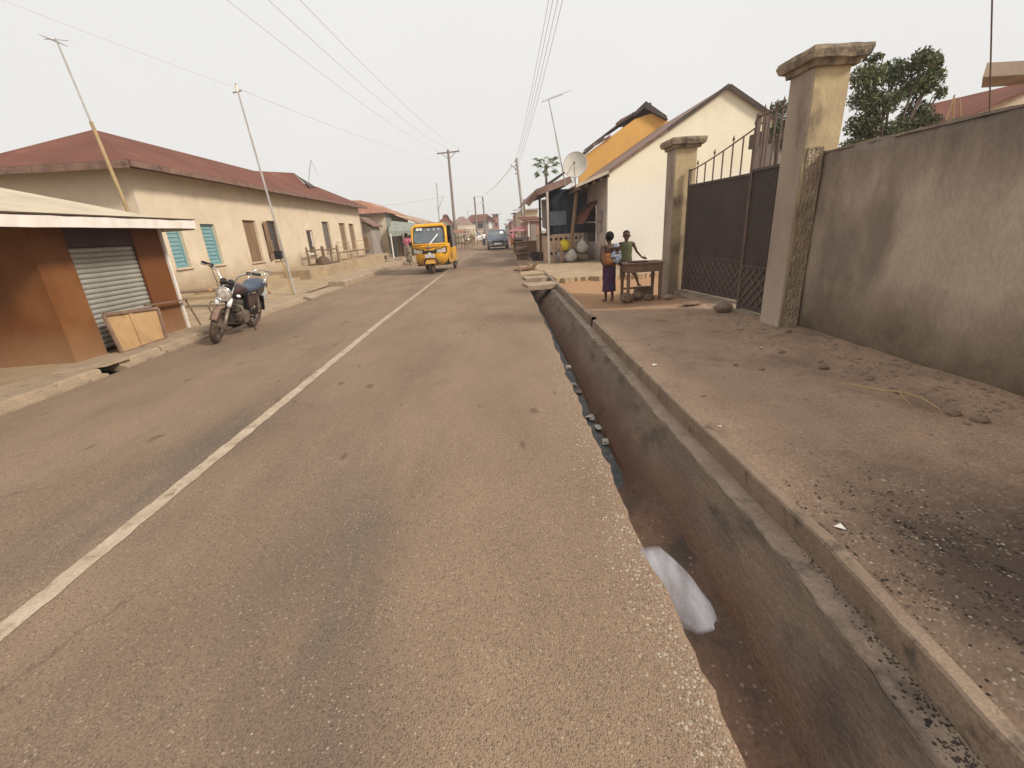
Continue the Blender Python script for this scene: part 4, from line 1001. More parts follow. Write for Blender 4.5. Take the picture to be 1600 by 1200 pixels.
for k in range(4): part('batten', MB().box(HX - .10, HX - .08, 17.32 + .2 * k + .005, 17.32 + .2 * (k + 1) - .01, .97, 2.33), 'brownsh', t, world=True)
win(19.1, 19.85, .93, 2.36, 'darkglass', 'brownsh', kind='window')
part('shutter', MB().hexa([(HX + .02, 18.98, .93), (HX + .05, 19.0, .93), (HX + .12, 18.62, .93), (HX + .09, 18.60, .93), (HX + .02, 18.98, 2.36), (HX + .05, 19.0, 2.36), (HX + .12, 18.62, 2.36), (HX + .09, 18.60, 2.36)]), 'brownsh', t, world=True, label='brown shutter leaf standing open')
win(22.9, 23.6, .98, 2.02, 'darkglass', 'whitetrim', kind='window')
win(25.2, 26.15, 1.0, 2.45, 'screen', 'screen', kind='window'); win(28.0, 29.0, .97, 2.43, 'brownsh', slats=0); win(29.85, 30.85, .97, 2.42, 'brownsh', slats=0)
# plinth and steps in front
def uneven_box(x0, x1, y0, y1, z0, z1, seed):
    n = max(3, int((y1 - y0) / .3)); loops = []
    for i in range(n + 1):
        y = y0 + (y1 - y0) * i / n; j = .02 * noise1(y, 2, seed); k = .012 * noise1(y, 3.3, seed + 2)
        loops.append([(x0, y, z0), (x1 + j, y, z0), (x1 + j * .5, y, z1 + k), (x0, y, z1 + k)])
    return MB().loft(loops)
part('step', uneven_box(HX + .02, -7.55, 12.9, 17.9, 0, .22, 3), 'sand', t, world=True)
part('step', uneven_box(HX + .02, -8.3, 13.6, 19.5, .1, .36, 5), 'sand', t, world=True)
part('plinth', uneven_box(HX + .02, -7.25, 18.2, 32.4, 0, .46, 7), 'sand', t, world=True)
# lean-to annex at the far end
t = thing('annex', 'small pinkish lean-to annex at the far end of the long cream house', 'annex', (-8.3, 33.5, 0))
A_ = at(562, 340, 32.8); B_ = at(589, 352, 32.8)
xL = HX + .0; xR = at(586, 400, 32.9).x
part('wall', MB().slab([(xL, 32.9, 0), (xR, 32.9, 0), (xR, 32.9, B_.z - .1), (xL, 32.9, A_.z - .25)], (0, 2.6, 0)), 'fargrey', t, world=True)
part('roof', MB().slab([(xL - .1, 32.55, A_.z - .02), (xR + .25, 32.55, B_.z - .08), (xR + .25, 35.6, B_.z - .08), (xL - .1, 35.6, A_.z - .02)], (0, 0, .09)), 'fascia', t, world=True)
p = at(568, 370, 32.88); q2 = at(578, 391, 32.88)
part('shutter', MB().box(p.x, q2.x, 32.86, 32.895, q2.z, p.z), 'brownsh', t, world=True)

# ================================================================ LEFT: FURTHER ROW
def wall_house(name, label, cat='house', loc=(0, 0, 0)): return thing(name, label, cat, loc)
t = thing('rust_roofed_house', 'yellow house with a patched rusty hipped roof beyond the long cream house', 'house', (-9.5, 37, 0))
Y2 = 36.0; cl = at(601, 340, Y2); wx = cl.x; ez2 = at(601, 333, Y2).z
part('side_wall', MB().box(-16, wx, Y2, Y2 + .15, -.1, ez2 + .05), 'cream', t, world=True)
part('front_wall', MB().box(wx - .15, wx, Y2 + .152, 46, -.1, ez2 + .05), 'greengrey', t, world=True)
hr = at(590, 321, Y2 + 2.5)
e2 = wx + .35
part('roof', MB().slab([(-17, Y2 - .4, ez2), (e2, Y2 - .4, ez2), (e2 - 2.6, Y2 + 2.2, ez2 + 1.15), (-17, Y2 + 2.2, ez2 + 1.15)], (0, 0, .04)), 'rooforange', t, world=True)
part('roof', MB().slab([(e2, Y2 - .4, ez2), (e2, 47, ez2 - .1), (e2 - 2.6, 45, ez2 + 1.15), (e2 - 2.6, Y2 + 2.2, ez2 + 1.15)], (0, 0, .04)), 'rooforange', t, world=True)
part('fascia_board', MB().box(-17, e2, Y2 - .44, Y2 - .41, ez2 - .1, ez2 + .03), 'soffit', t, world=True)
for k in range(4):
    y = Y2 + 1.2 + k * 1.5; part('door' if k % 2 else 'shutter', MB().box(wx + .002, wx + .05, y, y + .9, .1, 2.2), 'darkglass' if k % 2 else 'brownsh', t, world=True)
# awnings of rusty and cream sheets over the shop front
t = thing('shop_awning', 'long lean-to of rusty and cream roofing sheets over a grey green shop front', 'awning', (wx, 42, 2.4))
xo = -5.55
cols = ['rooforange', 'roofgrey', 'creamroof', 'rooforange', 'creamroof', 'roofgrey', 'rooforange', 'creamroof']
for k in range(8):
    ya = 38.2 + k * 1.75; xs_ = interp([(36, -6.1), (52, -5.2)], ya)
    part('roof_sheet', MB().corr((xs_, ya, 2.50 + .05 * (k % 2)), (xs_ + .15, ya + 1.8, 2.50 + .05 * (k % 2)), (wx - .6, ya + 1.8, 3.55), (wx - .6, ya, 3.55), 9, .02), cols[k], t, world=True)
part('beam', MB().bar((-6.05, 38.2, 2.42), (-5.15, 52, 2.42), .1, .12), 'darkwood', t, world=True)
for k in range(6):
    y = 38.5 + k * 2.5; x = interp([(36, -6.15), (52, -5.3)], y); part('post', MB().tube([(x, y, 0), (x, y, 2.4)], .05, 8), 'greypole', t, world=True)
t = thing('grey_awning', 'sagging grey green tarpaulin awning on poles left of the yellow tricycle', 'awning', (-6.7, 36.5, 0))
aw = []
for (a, b, Y) in ((607, 363, 34.5), (660, 361, 36.5)): aw.append(at(a, b, Y))
hi = [at(612, 346, 36.2), at(655, 350, 37.5)]
part('canopy', MB().slab([aw[0], aw[1], hi[1], hi[0]], (0, 0, .06)).jit(.03, 2), 'greengrey', t, world=True)
part('valance', MB().slab([aw[0], aw[1], aw[1] - Vector((0, 0, .22)), aw[0] - Vector((0, 0, .3))], (0, .03, 0)), 'greengrey', t, world=True)
for (a, Y) in ((611, 34.6), (630, 35.2), (648, 36.0)):
    p = at(a - 1, 365, Y); part('post', MB().tube([(p.x, p.y, .0), (p.x, p.y, p.z)], .055, 8), 'whitetrim' if a < 620 else 'greypole', t, world=True)
t = thing('boarded_kiosk', 'dark timber boarded shop front under the grey green awning', 'shop front', (-7.2, 37, 0))
for k in range(9):
    x = at(612 + k * 5, 390, 37.2).x; x2 = at(612 + (k + 1) * 5 - .5, 390, 37.2).x
    part('board', MB().box(x, x2, 37.2, 37.25, 0, 2.4), ['darkwood', 'greengrey', 'wood'][k % 3] if k % 3 else 'darkwood', t, world=True)

def bldg(name, label, pl, pr, Y, ytop, depth, wm, roof=None, rz=0, wins=(), cat='building', over=.4, ry=None, doors=()):
    """box building whose camera-side wall spans pl..pr (picture columns at depth Y)"""
    a = at(pl, 370, Y).x; b = at(pr, 370, Y).x; zt = at((pl + pr) / 2, ytop, Y).z
    t = thing(name, label, cat, ((a + b) / 2, Y, 0))
    part('wall', MB().box(a, b, Y, Y + depth, -.05, zt), wm, t, world=True)
    if roof:
        zr = at((pl + pr) / 2, ry, Y).z
        if rz: part('roof', MB().add([(a - over, Y - over, zt), (b + over, Y - over, zt), (b + over, Y + depth + over, zt), (a - over, Y + depth + over, zt), (a + 1.2, Y + depth / 2, zr), (b - 1.2, Y + depth / 2, zr)],
                     [(0, 1, 5, 4), (2, 3, 4, 5), (0, 4, 3), (1, 2, 5), (0, 3, 2, 1)]), roof, t, world=True)
        else: part('roof', MB().slab([(a - over, Y - over, zt + .02), (b + over, Y - over, zt + .02), (b + over, Y + depth, zr), (a - over, Y + depth, zr)], (0, 0, .08)), roof, t, world=True)
    for (x0, x1, y0, y1, m) in wins:
        p = at(x0, y0, Y); q = at(x1, y1, Y)
        o = part('window', MB().box(p.x, q.x, Y - .04, Y + .02, q.z, p.z), m, t, world=True)
    return t
bldg('low_house', 'low cream house under a brown roof right of the tall timber pole', 705, 738, 68, 354, 8, 'farcream', 'roofpink', 1, ((710, 716, 358, 375, 'fargrey'), (722, 728, 358, 372, 'darkglass')), ry=337)
bldg('brown_roofed_house', 'house with a square dark maroon roof behind the yellow tricycle', 684, 706, 62, 352, 8, 'fargrey', 'roofred', 1, ((700, 704, 357, 372, 'farcream'),), ry=333)
bldg('two_storey_building', 'two storey building with a long maroon roof closing the left side of the street', 728, 773, 92, 346, 12, 'fargrey', 'roofred', 1, ((746, 755, 350, 356, 'darkglass'), (732, 741, 350, 358, 'farcream'), (747, 755, 360, 369, 'farcream'), (763, 769, 346, 357, 'white')), ry=333)
bldg('pink_building', 'narrow pink block at the right end of the maroon roofed building', 772, 781, 92.5, 335, 10, 'pinkwall', 'roofpink', 0, ((774, 777, 348, 354, 'darkglass'),), ry=332, over=.5)
bldg('cream_shop', 'small pale yellow shop under the long roof right of the tricycle', 716, 742, 60, 352, 5, 'cream', None, 0, ((722, 730, 358, 373, 'farcream'),))
# far right row stepping away
bldg('far_terrace', 'hazy grey terrace of houses at the far end on the right', 793, 806, 118, 352, 14, 'fargrey', 'roofpink', 0, ((797, 800, 357, 362, 'darkglass'),), ry=348)
bldg('far_block', 'hazy brown block rising behind the far market stalls', 800, 812, 92, 345, 12, 'pinkwall', 'fargrey', 0, ((803, 806, 350, 356, 'darkglass'),), ry=340)
bldg('tall_far_block', 'narrow brown two storey block behind the leaning pole on the right', 808, 818, 74, 333, 10, 'pinkwall', 'roofdark', 0, ((810, 813, 338, 345, 'farcream'), (811, 814, 352, 362, 'darkglass')), ry=331)
bldg('cream_corner_house', 'cream house with an arched roof edge between the pole and the dark shop', 815, 842, 52, 328, 9, 'farcream', 'roofpink', 0, ((820, 824, 352, 370, 'darkglass'),), ry=322)
bldg('boarded_shop', 'pinkish brown boarded shop with a white door behind the dark porch', 823, 846, 33, 345, 6, 'pinkwall', 'roofred', 0, ((824.5, 828, 347, 370, 'white'), (829, 838, 350, 376, 'fargrey')), ry=336, over=.2)

# ================================================================ RIGHT: GABLE HOUSE WITH PORCH
GY = 17.4; pk = at(1137, 136, GY); gl = at(950, 270, GY); gr_ = at(1190, 172, GY)
slope = (pk.z - gl.z) / (pk.x - gl.x); GR = 2 * pk.x - gl.x
t = thing('gable_house', 'cream gabled house with a thin dark roof edge behind the gate', 'house', (pk.x, GY + 4, 0))
part('gable_wall', MB().slab([(gl.x, GY, -.1), (GR, GY, -.1), (GR, GY, gl.z), (pk.x, GY, pk.z - .03), (gl.x, GY, gl.z)], (0, .18, 0)), 'gable', t, world=True)
WX2 = 4.02   # porch-side wall end
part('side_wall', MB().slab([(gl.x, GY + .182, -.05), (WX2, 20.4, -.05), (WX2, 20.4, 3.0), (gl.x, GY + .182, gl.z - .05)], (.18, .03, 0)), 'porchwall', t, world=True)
lx = at(905, 290, GY)
def rfz(x): return pk.z - slope * (pk.x - x)
part('roof', MB().slab([(lx.x - .1, GY - .1, lx.z), (gl.x, GY - .1, gl.z + .04), (gl.x, GY + 3.2, gl.z + .04), (lx.x - .1, GY + 3.2, lx.z)], (0, 0, .05)), 'roofgrey', t, world=True)
part('roof', MB().slab([(gl.x, GY - .1, gl.z + .04), (pk.x, GY - .1, pk.z), (pk.x, GY + 9, pk.z), (gl.x, GY + 9, gl.z + .04)], (0, 0, .06)), 'roofpink', t, world=True)
part('roof', MB().slab([(GR, GY - .1, gl.z), (pk.x, GY - .1, pk.z), (pk.x, GY + 9, pk.z), (GR, GY + 9, gl.z)], (0, 0, .06)), 'roofpink', t, world=True)
part('bargeboard', MB().bar((lx.x - .15, GY - .12, lx.z - .02), (gl.x, GY - .12, gl.z + .02), .04, .10, (0, 0, 1)), 'creamroof', t, world=True)
nb = 6
for k in range(nb):
    a = Vector((gl.x, GY - .12, gl.z)).lerp(Vector((pk.x, GY - .12, pk.z)), k / nb); b = Vector((gl.x, GY - .12, gl.z)).lerp(Vector((pk.x, GY - .12, pk.z)), (k + 1) / nb)
    part('bargeboard', MB().bar(a + Vector((0, 0, .02)), b + Vector((0, 0, .02 + .01 * (k % 2))), .035, .07 if k < 3 else .12), 'fascia' if k < 3 else 'roofdark', t, world=True)
for k in range(4):
    a = Vector((pk.x, GY - .12, pk.z)).lerp(Vector((GR, GY - .12, gl.z)), k / 4); b = Vector((pk.x, GY - .12, pk.z)).lerp(Vector((GR, GY - .12, gl.z)), (k + 1) / 4)
    part('bargeboard', MB().bar(a, b, .035, .16), 'roofdark', t, world=True)
for k in range(5):    # joists poking out below the porch roof
    u = k / 4; x = lx.x + (gl.x - lx.x) * u; z = lx.z + (gl.z - lx.z) * u
    part('joist', MB().box(x - .04, x + .04, GY - .05, GY + 3, z - .15, z - .04), 'darkwood', t, world=True)
# awning window on the porch-side wall
def wp(a, b):  # point on the slanting side wall plane hit by picture point
    r = ray(a, b); P0 = Vector((gl.x, GY + .18, 0)); d = Vector((WX2 - gl.x, 20.4 - GY - .18, 0)); n = Vector((d.y, -d.x, 0)); o = Vector((0, 0, CAMH))
    tt = (P0 - o).dot(n) / r.dot(n); return o + r * tt
P = [wp(917, 348), wp(933, 348), wp(933, 377), wp(920, 377)]
off = Vector((-.03, -.004, 0))
part('window', MB().slab([p + off for p in P], -off * .8), 'darkglass', t, world=True)
P2 = [wp(916, 338), wp(932, 322), wp(932, 346), wp(916, 346)]
part('window', MB().slab([p + off for p in P2], -off * .8), 'darkglass', t, world=True)
part('sill', MB().bar(wp(914, 347) + off * 2, wp(935, 347) + off * 2, .06, .05), 'whitetrim', t, world=True)
part('frame', MB().bar(wp(934, 320) + off * 2, wp(934, 380) + off * 2, .05, .06, (0, 1, 0)), 'whitetrim', t, world=True)
aA, aB = wp(922, 318) + off, wp(934, 314) + off
part('awning', MB().slab([aA, aB, at(912, 350, aB.y - .15), at(892, 350, aA.y - .25)], (0, 0, .04)), 'roofred', t, world=True)
part('meter_box', MB().slab([wp(937, 330) + off, wp(942, 330) + off, wp(942, 345) + off, wp(937, 345) + off], off * 3), 'fargrey', t, world=True)
part('meter_box', MB().slab([wp(936, 347) + off, wp(941, 347) + off, wp(941, 361) + off, wp(936, 361) + off], off * 3), 'fargrey', t, world=True)

# orange house behind
OY = 24.0
P = [at(905, 300, OY), at(1060, 250, OY), at(1062, 225, OY), at(1045, 190, OY), at(1018, 177, OY), at(992, 186, OY), at(915, 242, OY), at(905, 262, OY)]
t = thing('orange_house', 'orange walled house with a ragged dark roof rising behind the cream gable', 'house', (7, OY + 3, 0))
part('gable_wall', MB().slab([(P[0].x, OY, 0), (P[1].x + 2, OY, 0), (P[1].x + 2, OY, P[2].z - .5), P[3], P[4], P[5], P[6], (P[0].x, OY, P[7].z)], (0, .2, 0)), 'orange', t, world=True)
rp = [at(914, 241, OY - .2), at(945, 216, OY - .2), at(990, 183, OY - .2), at(1008, 171, OY - .2), at(1018, 169, OY - .2)]
for k in range(4):
    a, b = rp[k], rp[k + 1]; j = [0, .10, .05, .12][k]
    part('roof_sheet', MB().slab([a + Vector((0, 0, j)), b + Vector((0, 0, j)), b + Vector((0, 5, j + .1)), a + Vector((0, 5, j + .1))], (0, 0, .10)).jit(.04, k), 'roofdark', t, world=True)
b0_ = at(1042, 188, OY - .2)
part('roof_sheet', MB().slab([rp[4] + Vector((-.3, 0, .05)), b0_ + Vector((0, 0, .0)), b0_ + Vector((0, 5, .1)), rp[4] + Vector((0, 5, .1))], (0, 0, .24)).jit(.05, 9), 'roofdark', t, world=True)
for (a, b, s_) in ((925, 232, .3), (972, 190, .35)):
    p = at(a, b, OY - .15); part('roof_sheet', MB().slab([p, p + Vector((.9, 0, .45)), p + Vector((.9, 1, .5)), p + Vector((0, 1, .1))], (0, 0, .10)).jit(.05, a), 'roofpink', t, world=True)

# ================================================================ RIGHT: DARK PORCH SHOP
SY = 19.4
t = thing('porch_shop', 'dark blue boarded porch shop with a low pierced block wall and sloping roof', 'shop', (3, SY + 1, 0))
xl = 2.42; xr = 3.95
zt = at(880, 366, SY).z
# low wall: rows of blocks, pierced
nbx = 5
bw_ = (xr - xl) / nbx
for r_ in range(4):
    for k in range(nbx):
        x0 = xl + k * bw_ + (bw_ / 2 if r_ % 2 else 0); x1 = min(xr, x0 + bw_ - .012)
        if r_ % 2 and k == 0: part('block', MB().box(xl, xl + bw_ / 2 - .012, SY, SY + .15, r_ * zt / 4 + .01, (r_ + 1) * zt / 4), 'blockwall', t, world=True)
        z0_ = r_ * zt / 4 + .01; z1_ = (r_ + 1) * zt / 4
        o = part('block', MB().box(x0, x1, SY, SY + .15, z0_, z1_), 'blockwall', t, world=True)
for r_ in (1, 3):
    for k in range(7):
        x = xl + .12 + k * .215; z = (r_ + .5) * zt / 4
        part('block_opening', MB().add(*[(lambda q: (q.v, q.f))(MB().tube([(x, SY - .004, z - .03), (x, SY + .01, z - .03)], .062, 10).box(x - .05, x + .05, SY - .006, SY + .008, z - .09, z - .03))][0]), 'kioskdark', t, world=True)
part('side_wall', MB().box(xl - .1, xl, SY, SY + 4, .0, zt), 'blockwall', t, world=True)
part('back_board', MB().box(xl + .1, xr, SY + .6, SY + .65, zt, 2.95), 'navy', t, world=True)
for k in range(4): part('board', MB().box(xl + .25 + k * .36, xl + .25 + (k + 1) * .36 - .02, SY + .1, SY + .13, zt + .02, 2.75), 'navy', t, world=True)
part('panel', MB().box(2.52, 3.22, SY + .04, SY + .09, at(870, 352, SY).z, at(870, 330, SY).z), 'greyblue', t, world=True)
part('counter', MB().box(xl - .15, 2.55, SY - .1, SY + 1.5, zt + .0, zt + .08), 'navy', t, world=True)
for k, (a, b, m_, r0_) in enumerate(((855, 300, 'whitetrim', .045), (843, 305, 'darkwood', .05), (901, 300, 'wood', .07))):
    Yp = [18.9, 20.4, 18.7][k]; p = at(a, b, Yp); q = at([858, 845, 893][k], 400, Yp)
    part('post', MB().tube([(q.x if k < 2 else q.x - .1, Yp, 0), (p.x, Yp, min(p.z, 2.95))], r0_, 8), m_, t, world=True)
r1_ = at(893, 277, SY - .4); r2_ = at(824, 318, SY - .4)
rm_ = at(838, 302, SY - .4); r2_ = at(824, 320, SY - .4); r1_ = at(893, 281, SY - .4)
for ra, rb in ((r1_, rm_), (rm_, r2_)):
    part('roof', MB().slab([ra + Vector((0, .1, .1)), rb + Vector((0, .1, .1)), rb + Vector((0, 6, .1)), ra + Vector((0, 6, .1))], (0, 0, .06)), 'roofpink', t, world=True)
    part('bargeboard', MB().bar(ra, rb, .05, .20), 'roofpink' if ra is r1_ else 'fascia', t, world=True)
part('ceiling', MB().slab([r1_ + Vector((0, .1, -.1)), rm_ + Vector((0, .1, -.1)), rm_ + Vector((0, 6, -.1)), r1_ + Vector((0, 6, -.1))], (0, 0, .02)), 'soffit', t, world=True)
part('roof_sheet', MB().slab([at(884, 270, SY + 2.5), at(856, 289, SY + 2.5), at(856, 289, SY + 2.5) + Vector((0, 3, 0)), at(884, 270, SY + 2.5) + Vector((0, 3, 0))], (0, 0, .1)), 'roofdark', t, world=True)
part('cloth', MB().slab([at(846, 312, SY + .9), at(853, 312, SY + .7), at(854, 358, SY + .7), at(848, 355, SY + .9)], (0, .04, 0)).jit(.02, 3), 'fargrey', t, world=True)

# dish and aerials
dc = at(899, 259, 18.2)
t = thing('satellite_dish', 'round pale satellite dish standing on the porch roof', 'satellite dish', tuple(dc))
dn = Vector((-.28, -.90, .30)).normalized(); qr = dn.to_track_quat('Z', 'Y').to_matrix(); L = []
for k in range(7):
    rr = .44 * (k + .01) / 6; zz = .09 * (k / 6) ** 2; L.append([qr @ Vector((rr * math.cos(2 * PI * j / 28), rr * 1.08 * math.sin(2 * PI * j / 28), zz)) for j in range(28)])
part('reflector', MB().loft(L, capped=False), 'dish', t, smooth=True)
part('rim', MB().tube([p * 1.005 for p in L[-1]] + [L[-1][0] * 1.005], .012, 6), 'steel', t)
f0 = qr @ Vector((0, -.05, .42)); part('feed_arm', MB().tube([qr @ Vector((0, -.44, .09)), f0], .012, 6), 'dullsteel', t)
part('feed_arm', MB().tube([qr @ Vector((-.30, -.32, .09)), f0], .008, 6), 'dullsteel', t)
part('feed_horn', MB().tube([f0, f0 - dn * .09], [.03, .04], 10), 'dullsteel', t)
part('mount', MB().tube([(0, .06, -.02), (.0, .10, -.45), (.02, .12, -.75)], .025, 8), 'dullsteel', t)
part('mount', MB().tube([(-.02, .1, -.40), (-.18, -.05, -.72)], .015, 6), 'dullsteel', t)
def mast(name, label, base, top, r0_, r1_, m, yagi=True, az=0, s=1.0, cat='aerial mast', lean_m=None, boom=None):
    t = thing(name, label, cat, tuple(base)); b = Vector((0, 0, 0)); tp = Vector(top) - Vector(base)
    part('pole', MB().tube([b, tp * .5 + Vector((.01, 0, 0)), tp], [r0_, (r0_ + r1_) / 2, r1_], 8), m, t)
    if yagi:
        d = Vector((math.cos(az), math.sin(az), .0)) if boom is None else Vector(boom).normalized(); u = d.cross(Vector((0, 0, 1))).normalized()
        part('boom', MB().tube([tp - d * .25 * s + Vector((0, 0, -.03)), tp + d * .55 * s + Vector((0, 0, -.03))], .006 * s + .002, 6), 'steel', t)
        for k in range(7):
            c = tp + d * s * (-.22 + .12 * k) + Vector((0, 0, -.03)); l = (.22 - .018 * k) * s
            part('element', MB().tube([c - u * l, c + u * l], .004 * s + .001, 5), 'steel', t)
    return t
b = at(884, 292, 18.6); tp = at(857, 154, 18.0); e_ = at(893, 141, 18.0)
t = mast('aerial_mast', 'tall leaning steel aerial pole beside the satellite dish', (b.x, b.y, b.z), tuple(tp), .024, .016, 'steel', boom=(e_ - tp))
part('guy', MB().tube([at(862, 175, 18.0) - b, at(875, 260, 18.3) - b], .006, 5), 'steel', t)
part('boom', MB().tube([tp - b, e_ - b], .008, 5), 'steel', t)

# ================================================================ RIGHT FAR: ROOFS AND SLAB OVER THE WALL
t = thing('brown_roof_house', 'house with a maroon roof and a yellow gable showing over the right wall', 'house', (15, 15, 0))
Yq = 14.5; A_ = at(1440, 168, Yq); B_ = at(1700, 100, Yq + .01)
part('gable_wall', MB().slab([at(1480, 200, Yq - .6), at(1800, 120, Yq - .6), at(1760, 95, Yq - .6), at(1597, 147, Yq - .6), at(1500, 188, Yq - .6)], (0, .2, 0)), 'cream', t, world=True)
part('lower_wall', MB().box(at(1480, 200, Yq - .6).x, 24, Yq - .6, Yq - .4, 0, at(1480, 200, Yq - .6).z), 'cream', t, world=True)
a = at(1425, 185, Yq); b = at(1640, 122, Yq)
part('roof', MB().slab([at(1395, 205, Yq + 1.5), at(1490, 192, Yq - .8), at(1600, 146, Yq - .8), at(1700, 96, Yq - .8), at(1660, 112, Yq + 1.5), at(1600, 131, Yq + 1.5), at(1450, 166, Yq + 1.5)], (0, .05, .05)), 'roofred', t, world=True)
t = thing('concrete_canopy', 'thin weathered concrete canopy slab jutting in over the right wall', 'canopy', (6.5, 6.4, 0))
A_ = at(1538, 112, 6.0)
part('slab', MB().slab([(A_.x, 6.0, A_.z - .06), (9.8, 6.0, A_.z - .06), (9.8, 6.45, A_.z - .06), (6.62, 6.45, A_.z - .06)], (0, 0, .15)).jit(.012, 5), 'pillargrey', t, world=True)
part('column', MB().box(8.9, 9.2, 6.1, 6.4, 0, A_.z - .08), 'wallcon', t, world=True)
solo('thin_pole', MB().tube([(at(1546, 178, 5.6).x, 5.6, 0), tuple(at(1546, 178, 5.6)), tuple(at(1551, -30, 5.6))], .008, 6), 'darkwood', 'very thin tall pole rising in front of the concrete canopy slab', 'pole', (at(1546, 178, 5.6).x, 5.6, 0))
t = thing('stick_tripod', 'two thin pale sticks crossing at the top above the right wall', 'sticks', tuple(at(1485, 186, 8)))
bb = at(1485, 186, 8)
for a1_, b1_ in (((1478, 188), (1492, 148)), ((1489, 186), (1491, 150)), ((1501, 184), (1499, 155))): part('stick', MB().tube([at(*a1_, 8) - bb - Vector((0, 0, .8)), at(*a1_, 8) - bb, at(*b1_, 8) - bb], .012, 6), 'bamboo', t)

# ================================================================ POLES AND WIRES
b = Vector((-5.7, 12.95, .1)); tp = at(368, 130, 12.95)
t = mast('aerial_mast', 'tall leaning bare pipe mast by the parked motorcycle with meter boxes on it', tuple(b), tuple(tp), .035, .022, 'steel', yagi=False)
for (a, c, w_, h_) in ((424, 385, .10, .34), (436, 398, .17, .22)):
    p = at(a, c, 12.88) - b; part('meter_box', MB().bevbox(p.x - w_ / 2, p.x + w_ / 2, p.y - .1, p.y + .02, p.z - h_ / 2, p.z + h_ / 2, .015), 'black' if w_ > .12 else 'brownsh', t)
part('conduit', MB().tube([Vector((-.05, -.03, .0)), at(446, 415, 12.9) - b + Vector((-.03, 0, 0)), at(436, 400, 12.9) - b], .022, 6), 'bamboo', t)
p = tp - b
part('insulator', MB().cyl((p.x, p.y, p.z - .12), .035, .14, 2, 8), 'whitetrim', t); part('bracket', MB().bar((p.x - .12, p.y, p.z - .2), (p.x + .1, p.y, p.z - .16), .025), 'dullsteel', t)
kb = gr(203, 338, 0)
mtop = at(87, 60, 9.6); mb_ = at(203, 338, 9.6); dirn = (mb_ - mtop); base = mtop + dirn * ((mtop.z - .1) / (mtop.z - mb_.z))
mid = at(142, 190, 9.6)
t = thing('aerial_mast', 'leaning aerial mast of bamboo and pipe rising from behind the brown kiosk', 'aerial mast', tuple(base))
part('cane', MB().tube([(0, 0, 0), mid - base], [.04, .03], 8), 'bamboo', t); part('pipe', MB().tube([mid - base, mtop - base], [.018, .014], 8), 'steel', t)
q = mtop - base
for k in range(4): part('element', MB().tube([q + Vector((-.12 + .05 * k, -.18, -.02 * k)), q + Vector((-.12 + .05 * k, .18, -.02 * k))], .005, 5), 'steel', t)
part('boom', MB().tube([q + Vector((-.2, 0, 0)), q + Vector((.2, 0, -.04))], .007, 5), 'steel', t)
# aerial on the long roof
b = at(483, 283, 31); t = thing('roof_aerial', 'bent thin aerial pole on the far end of the long maroon roof', 'aerial', tuple(b))
part('pole', MB().tube([(0, 0, -.6), (0, 0, .1), at(484, 262, 31) - b, at(486, 250, 31) - b], .022, 6), 'steel', t)
part('arm', MB().tube([at(486, 250, 31) - b, at(497, 273, 31) - b], .022, 6), 'steel', t)

def tpole(name, label, base, top, r0_, r1_, m):
    t = thing(name, label, 'utility pole', tuple(base)); part('pole', MB().tube([(0, 0, 0), (Vector(top) - Vector(base)) * .5, Vector(top) - Vector(base)], [r0_, (r0_ + r1_) / 2, r1_], 10), m, t); return t
top = at(700, 234, 50); base = Vector((at(709, 352, 50).x + .08, 50, 0))
t = tpole('utility_pole', 'tall dark timber utility pole with a crossarm standing behind the yellow tricycle', base, top, .17, .12, 'greypole'); tq = top - base
z = at(700, 239, 50).z
part('crossarm', MB().bar((tq.x - 1.15, 0, z), (tq.x + 1.15, 0, z + .1), .12, .12), 'greypole', t)
for dx in (-1.1, -.0, 1.1): part('insulator', MB().cyl((tq.x + dx, 0, z + .22), .06, .3, 2, 8), 'whitetrim', t)
part('brace', MB().bar((tq.x - .7, 0, z), (tq.x, 0, z - .6), .05), 'greypole', t); part('brace', MB().bar((tq.x + .7, 0, z), (tq.x, 0, z - .6), .05), 'greypole', t)
mainarm = [Vector((top.x + dx, 50, z + .35)) for dx in (-1.1, 0, 1.1)]
top = at(807, 247, 40); base = Vector((at(822, 378, 40).x, 40, 0)); 
t = tpole('utility_pole', 'pale leaning utility pole by the market stalls on the right', base, top, .15, .10, 'concpole'); tq = top - base
part('arm', MB().bar(at(806, 264, 40) - base, at(798, 257, 40) - base, .06), 'greypole', t)
for k in range(4): part('insulator', MB().cyl((tq.x - .12, 0, tq.z - .25 - .3 * k), .05, .12, 0, 8), 'greypole', t)
rtop = top.copy()
p2 = at(818, 312, 40); solo('prop_pole', MB().tube([(p2.x, 39.6, 0), (p2.x, 39.6, p2.z)], .07, 8), 'wood', 'shorter brown post beside the pale leaning utility pole', 'post', (p2.x, 39.6, 0))
for a, lab in ((742, 'left pole of the far twin pole frame carrying a crossbeam'), (755, 'right pole of the far twin pole frame carrying a crossbeam')):
    top = at(a - 1, 307, 84); base = Vector((at(a + 3, 352, 84).x, 84, 0)); tpole('utility_pole', lab, base, top, .17, .14, 'greypole')
p = at(741, 307.5, 84); q = at(755, 307, 84)
t = thing('transformer_frame', 'pale crossbeams joining the far twin poles', 'crossbeam', (p.x, 83.8, p.z)); part('beam', MB().bar((0, 0, 0), (q.x - p.x, 0, q.z - p.z), .16), 'whitetrim', t)
p2 = at(743, 319, 84); part('beam', MB().bar(Vector((p2.x, 83.8, p2.z)) - Vector((p.x, 83.8, p.z)), Vector((p2.x + 1.5, 83.8, p2.z + .1)) - Vector((p.x, 83.8, p.z)), .14), 'whitetrim', t)
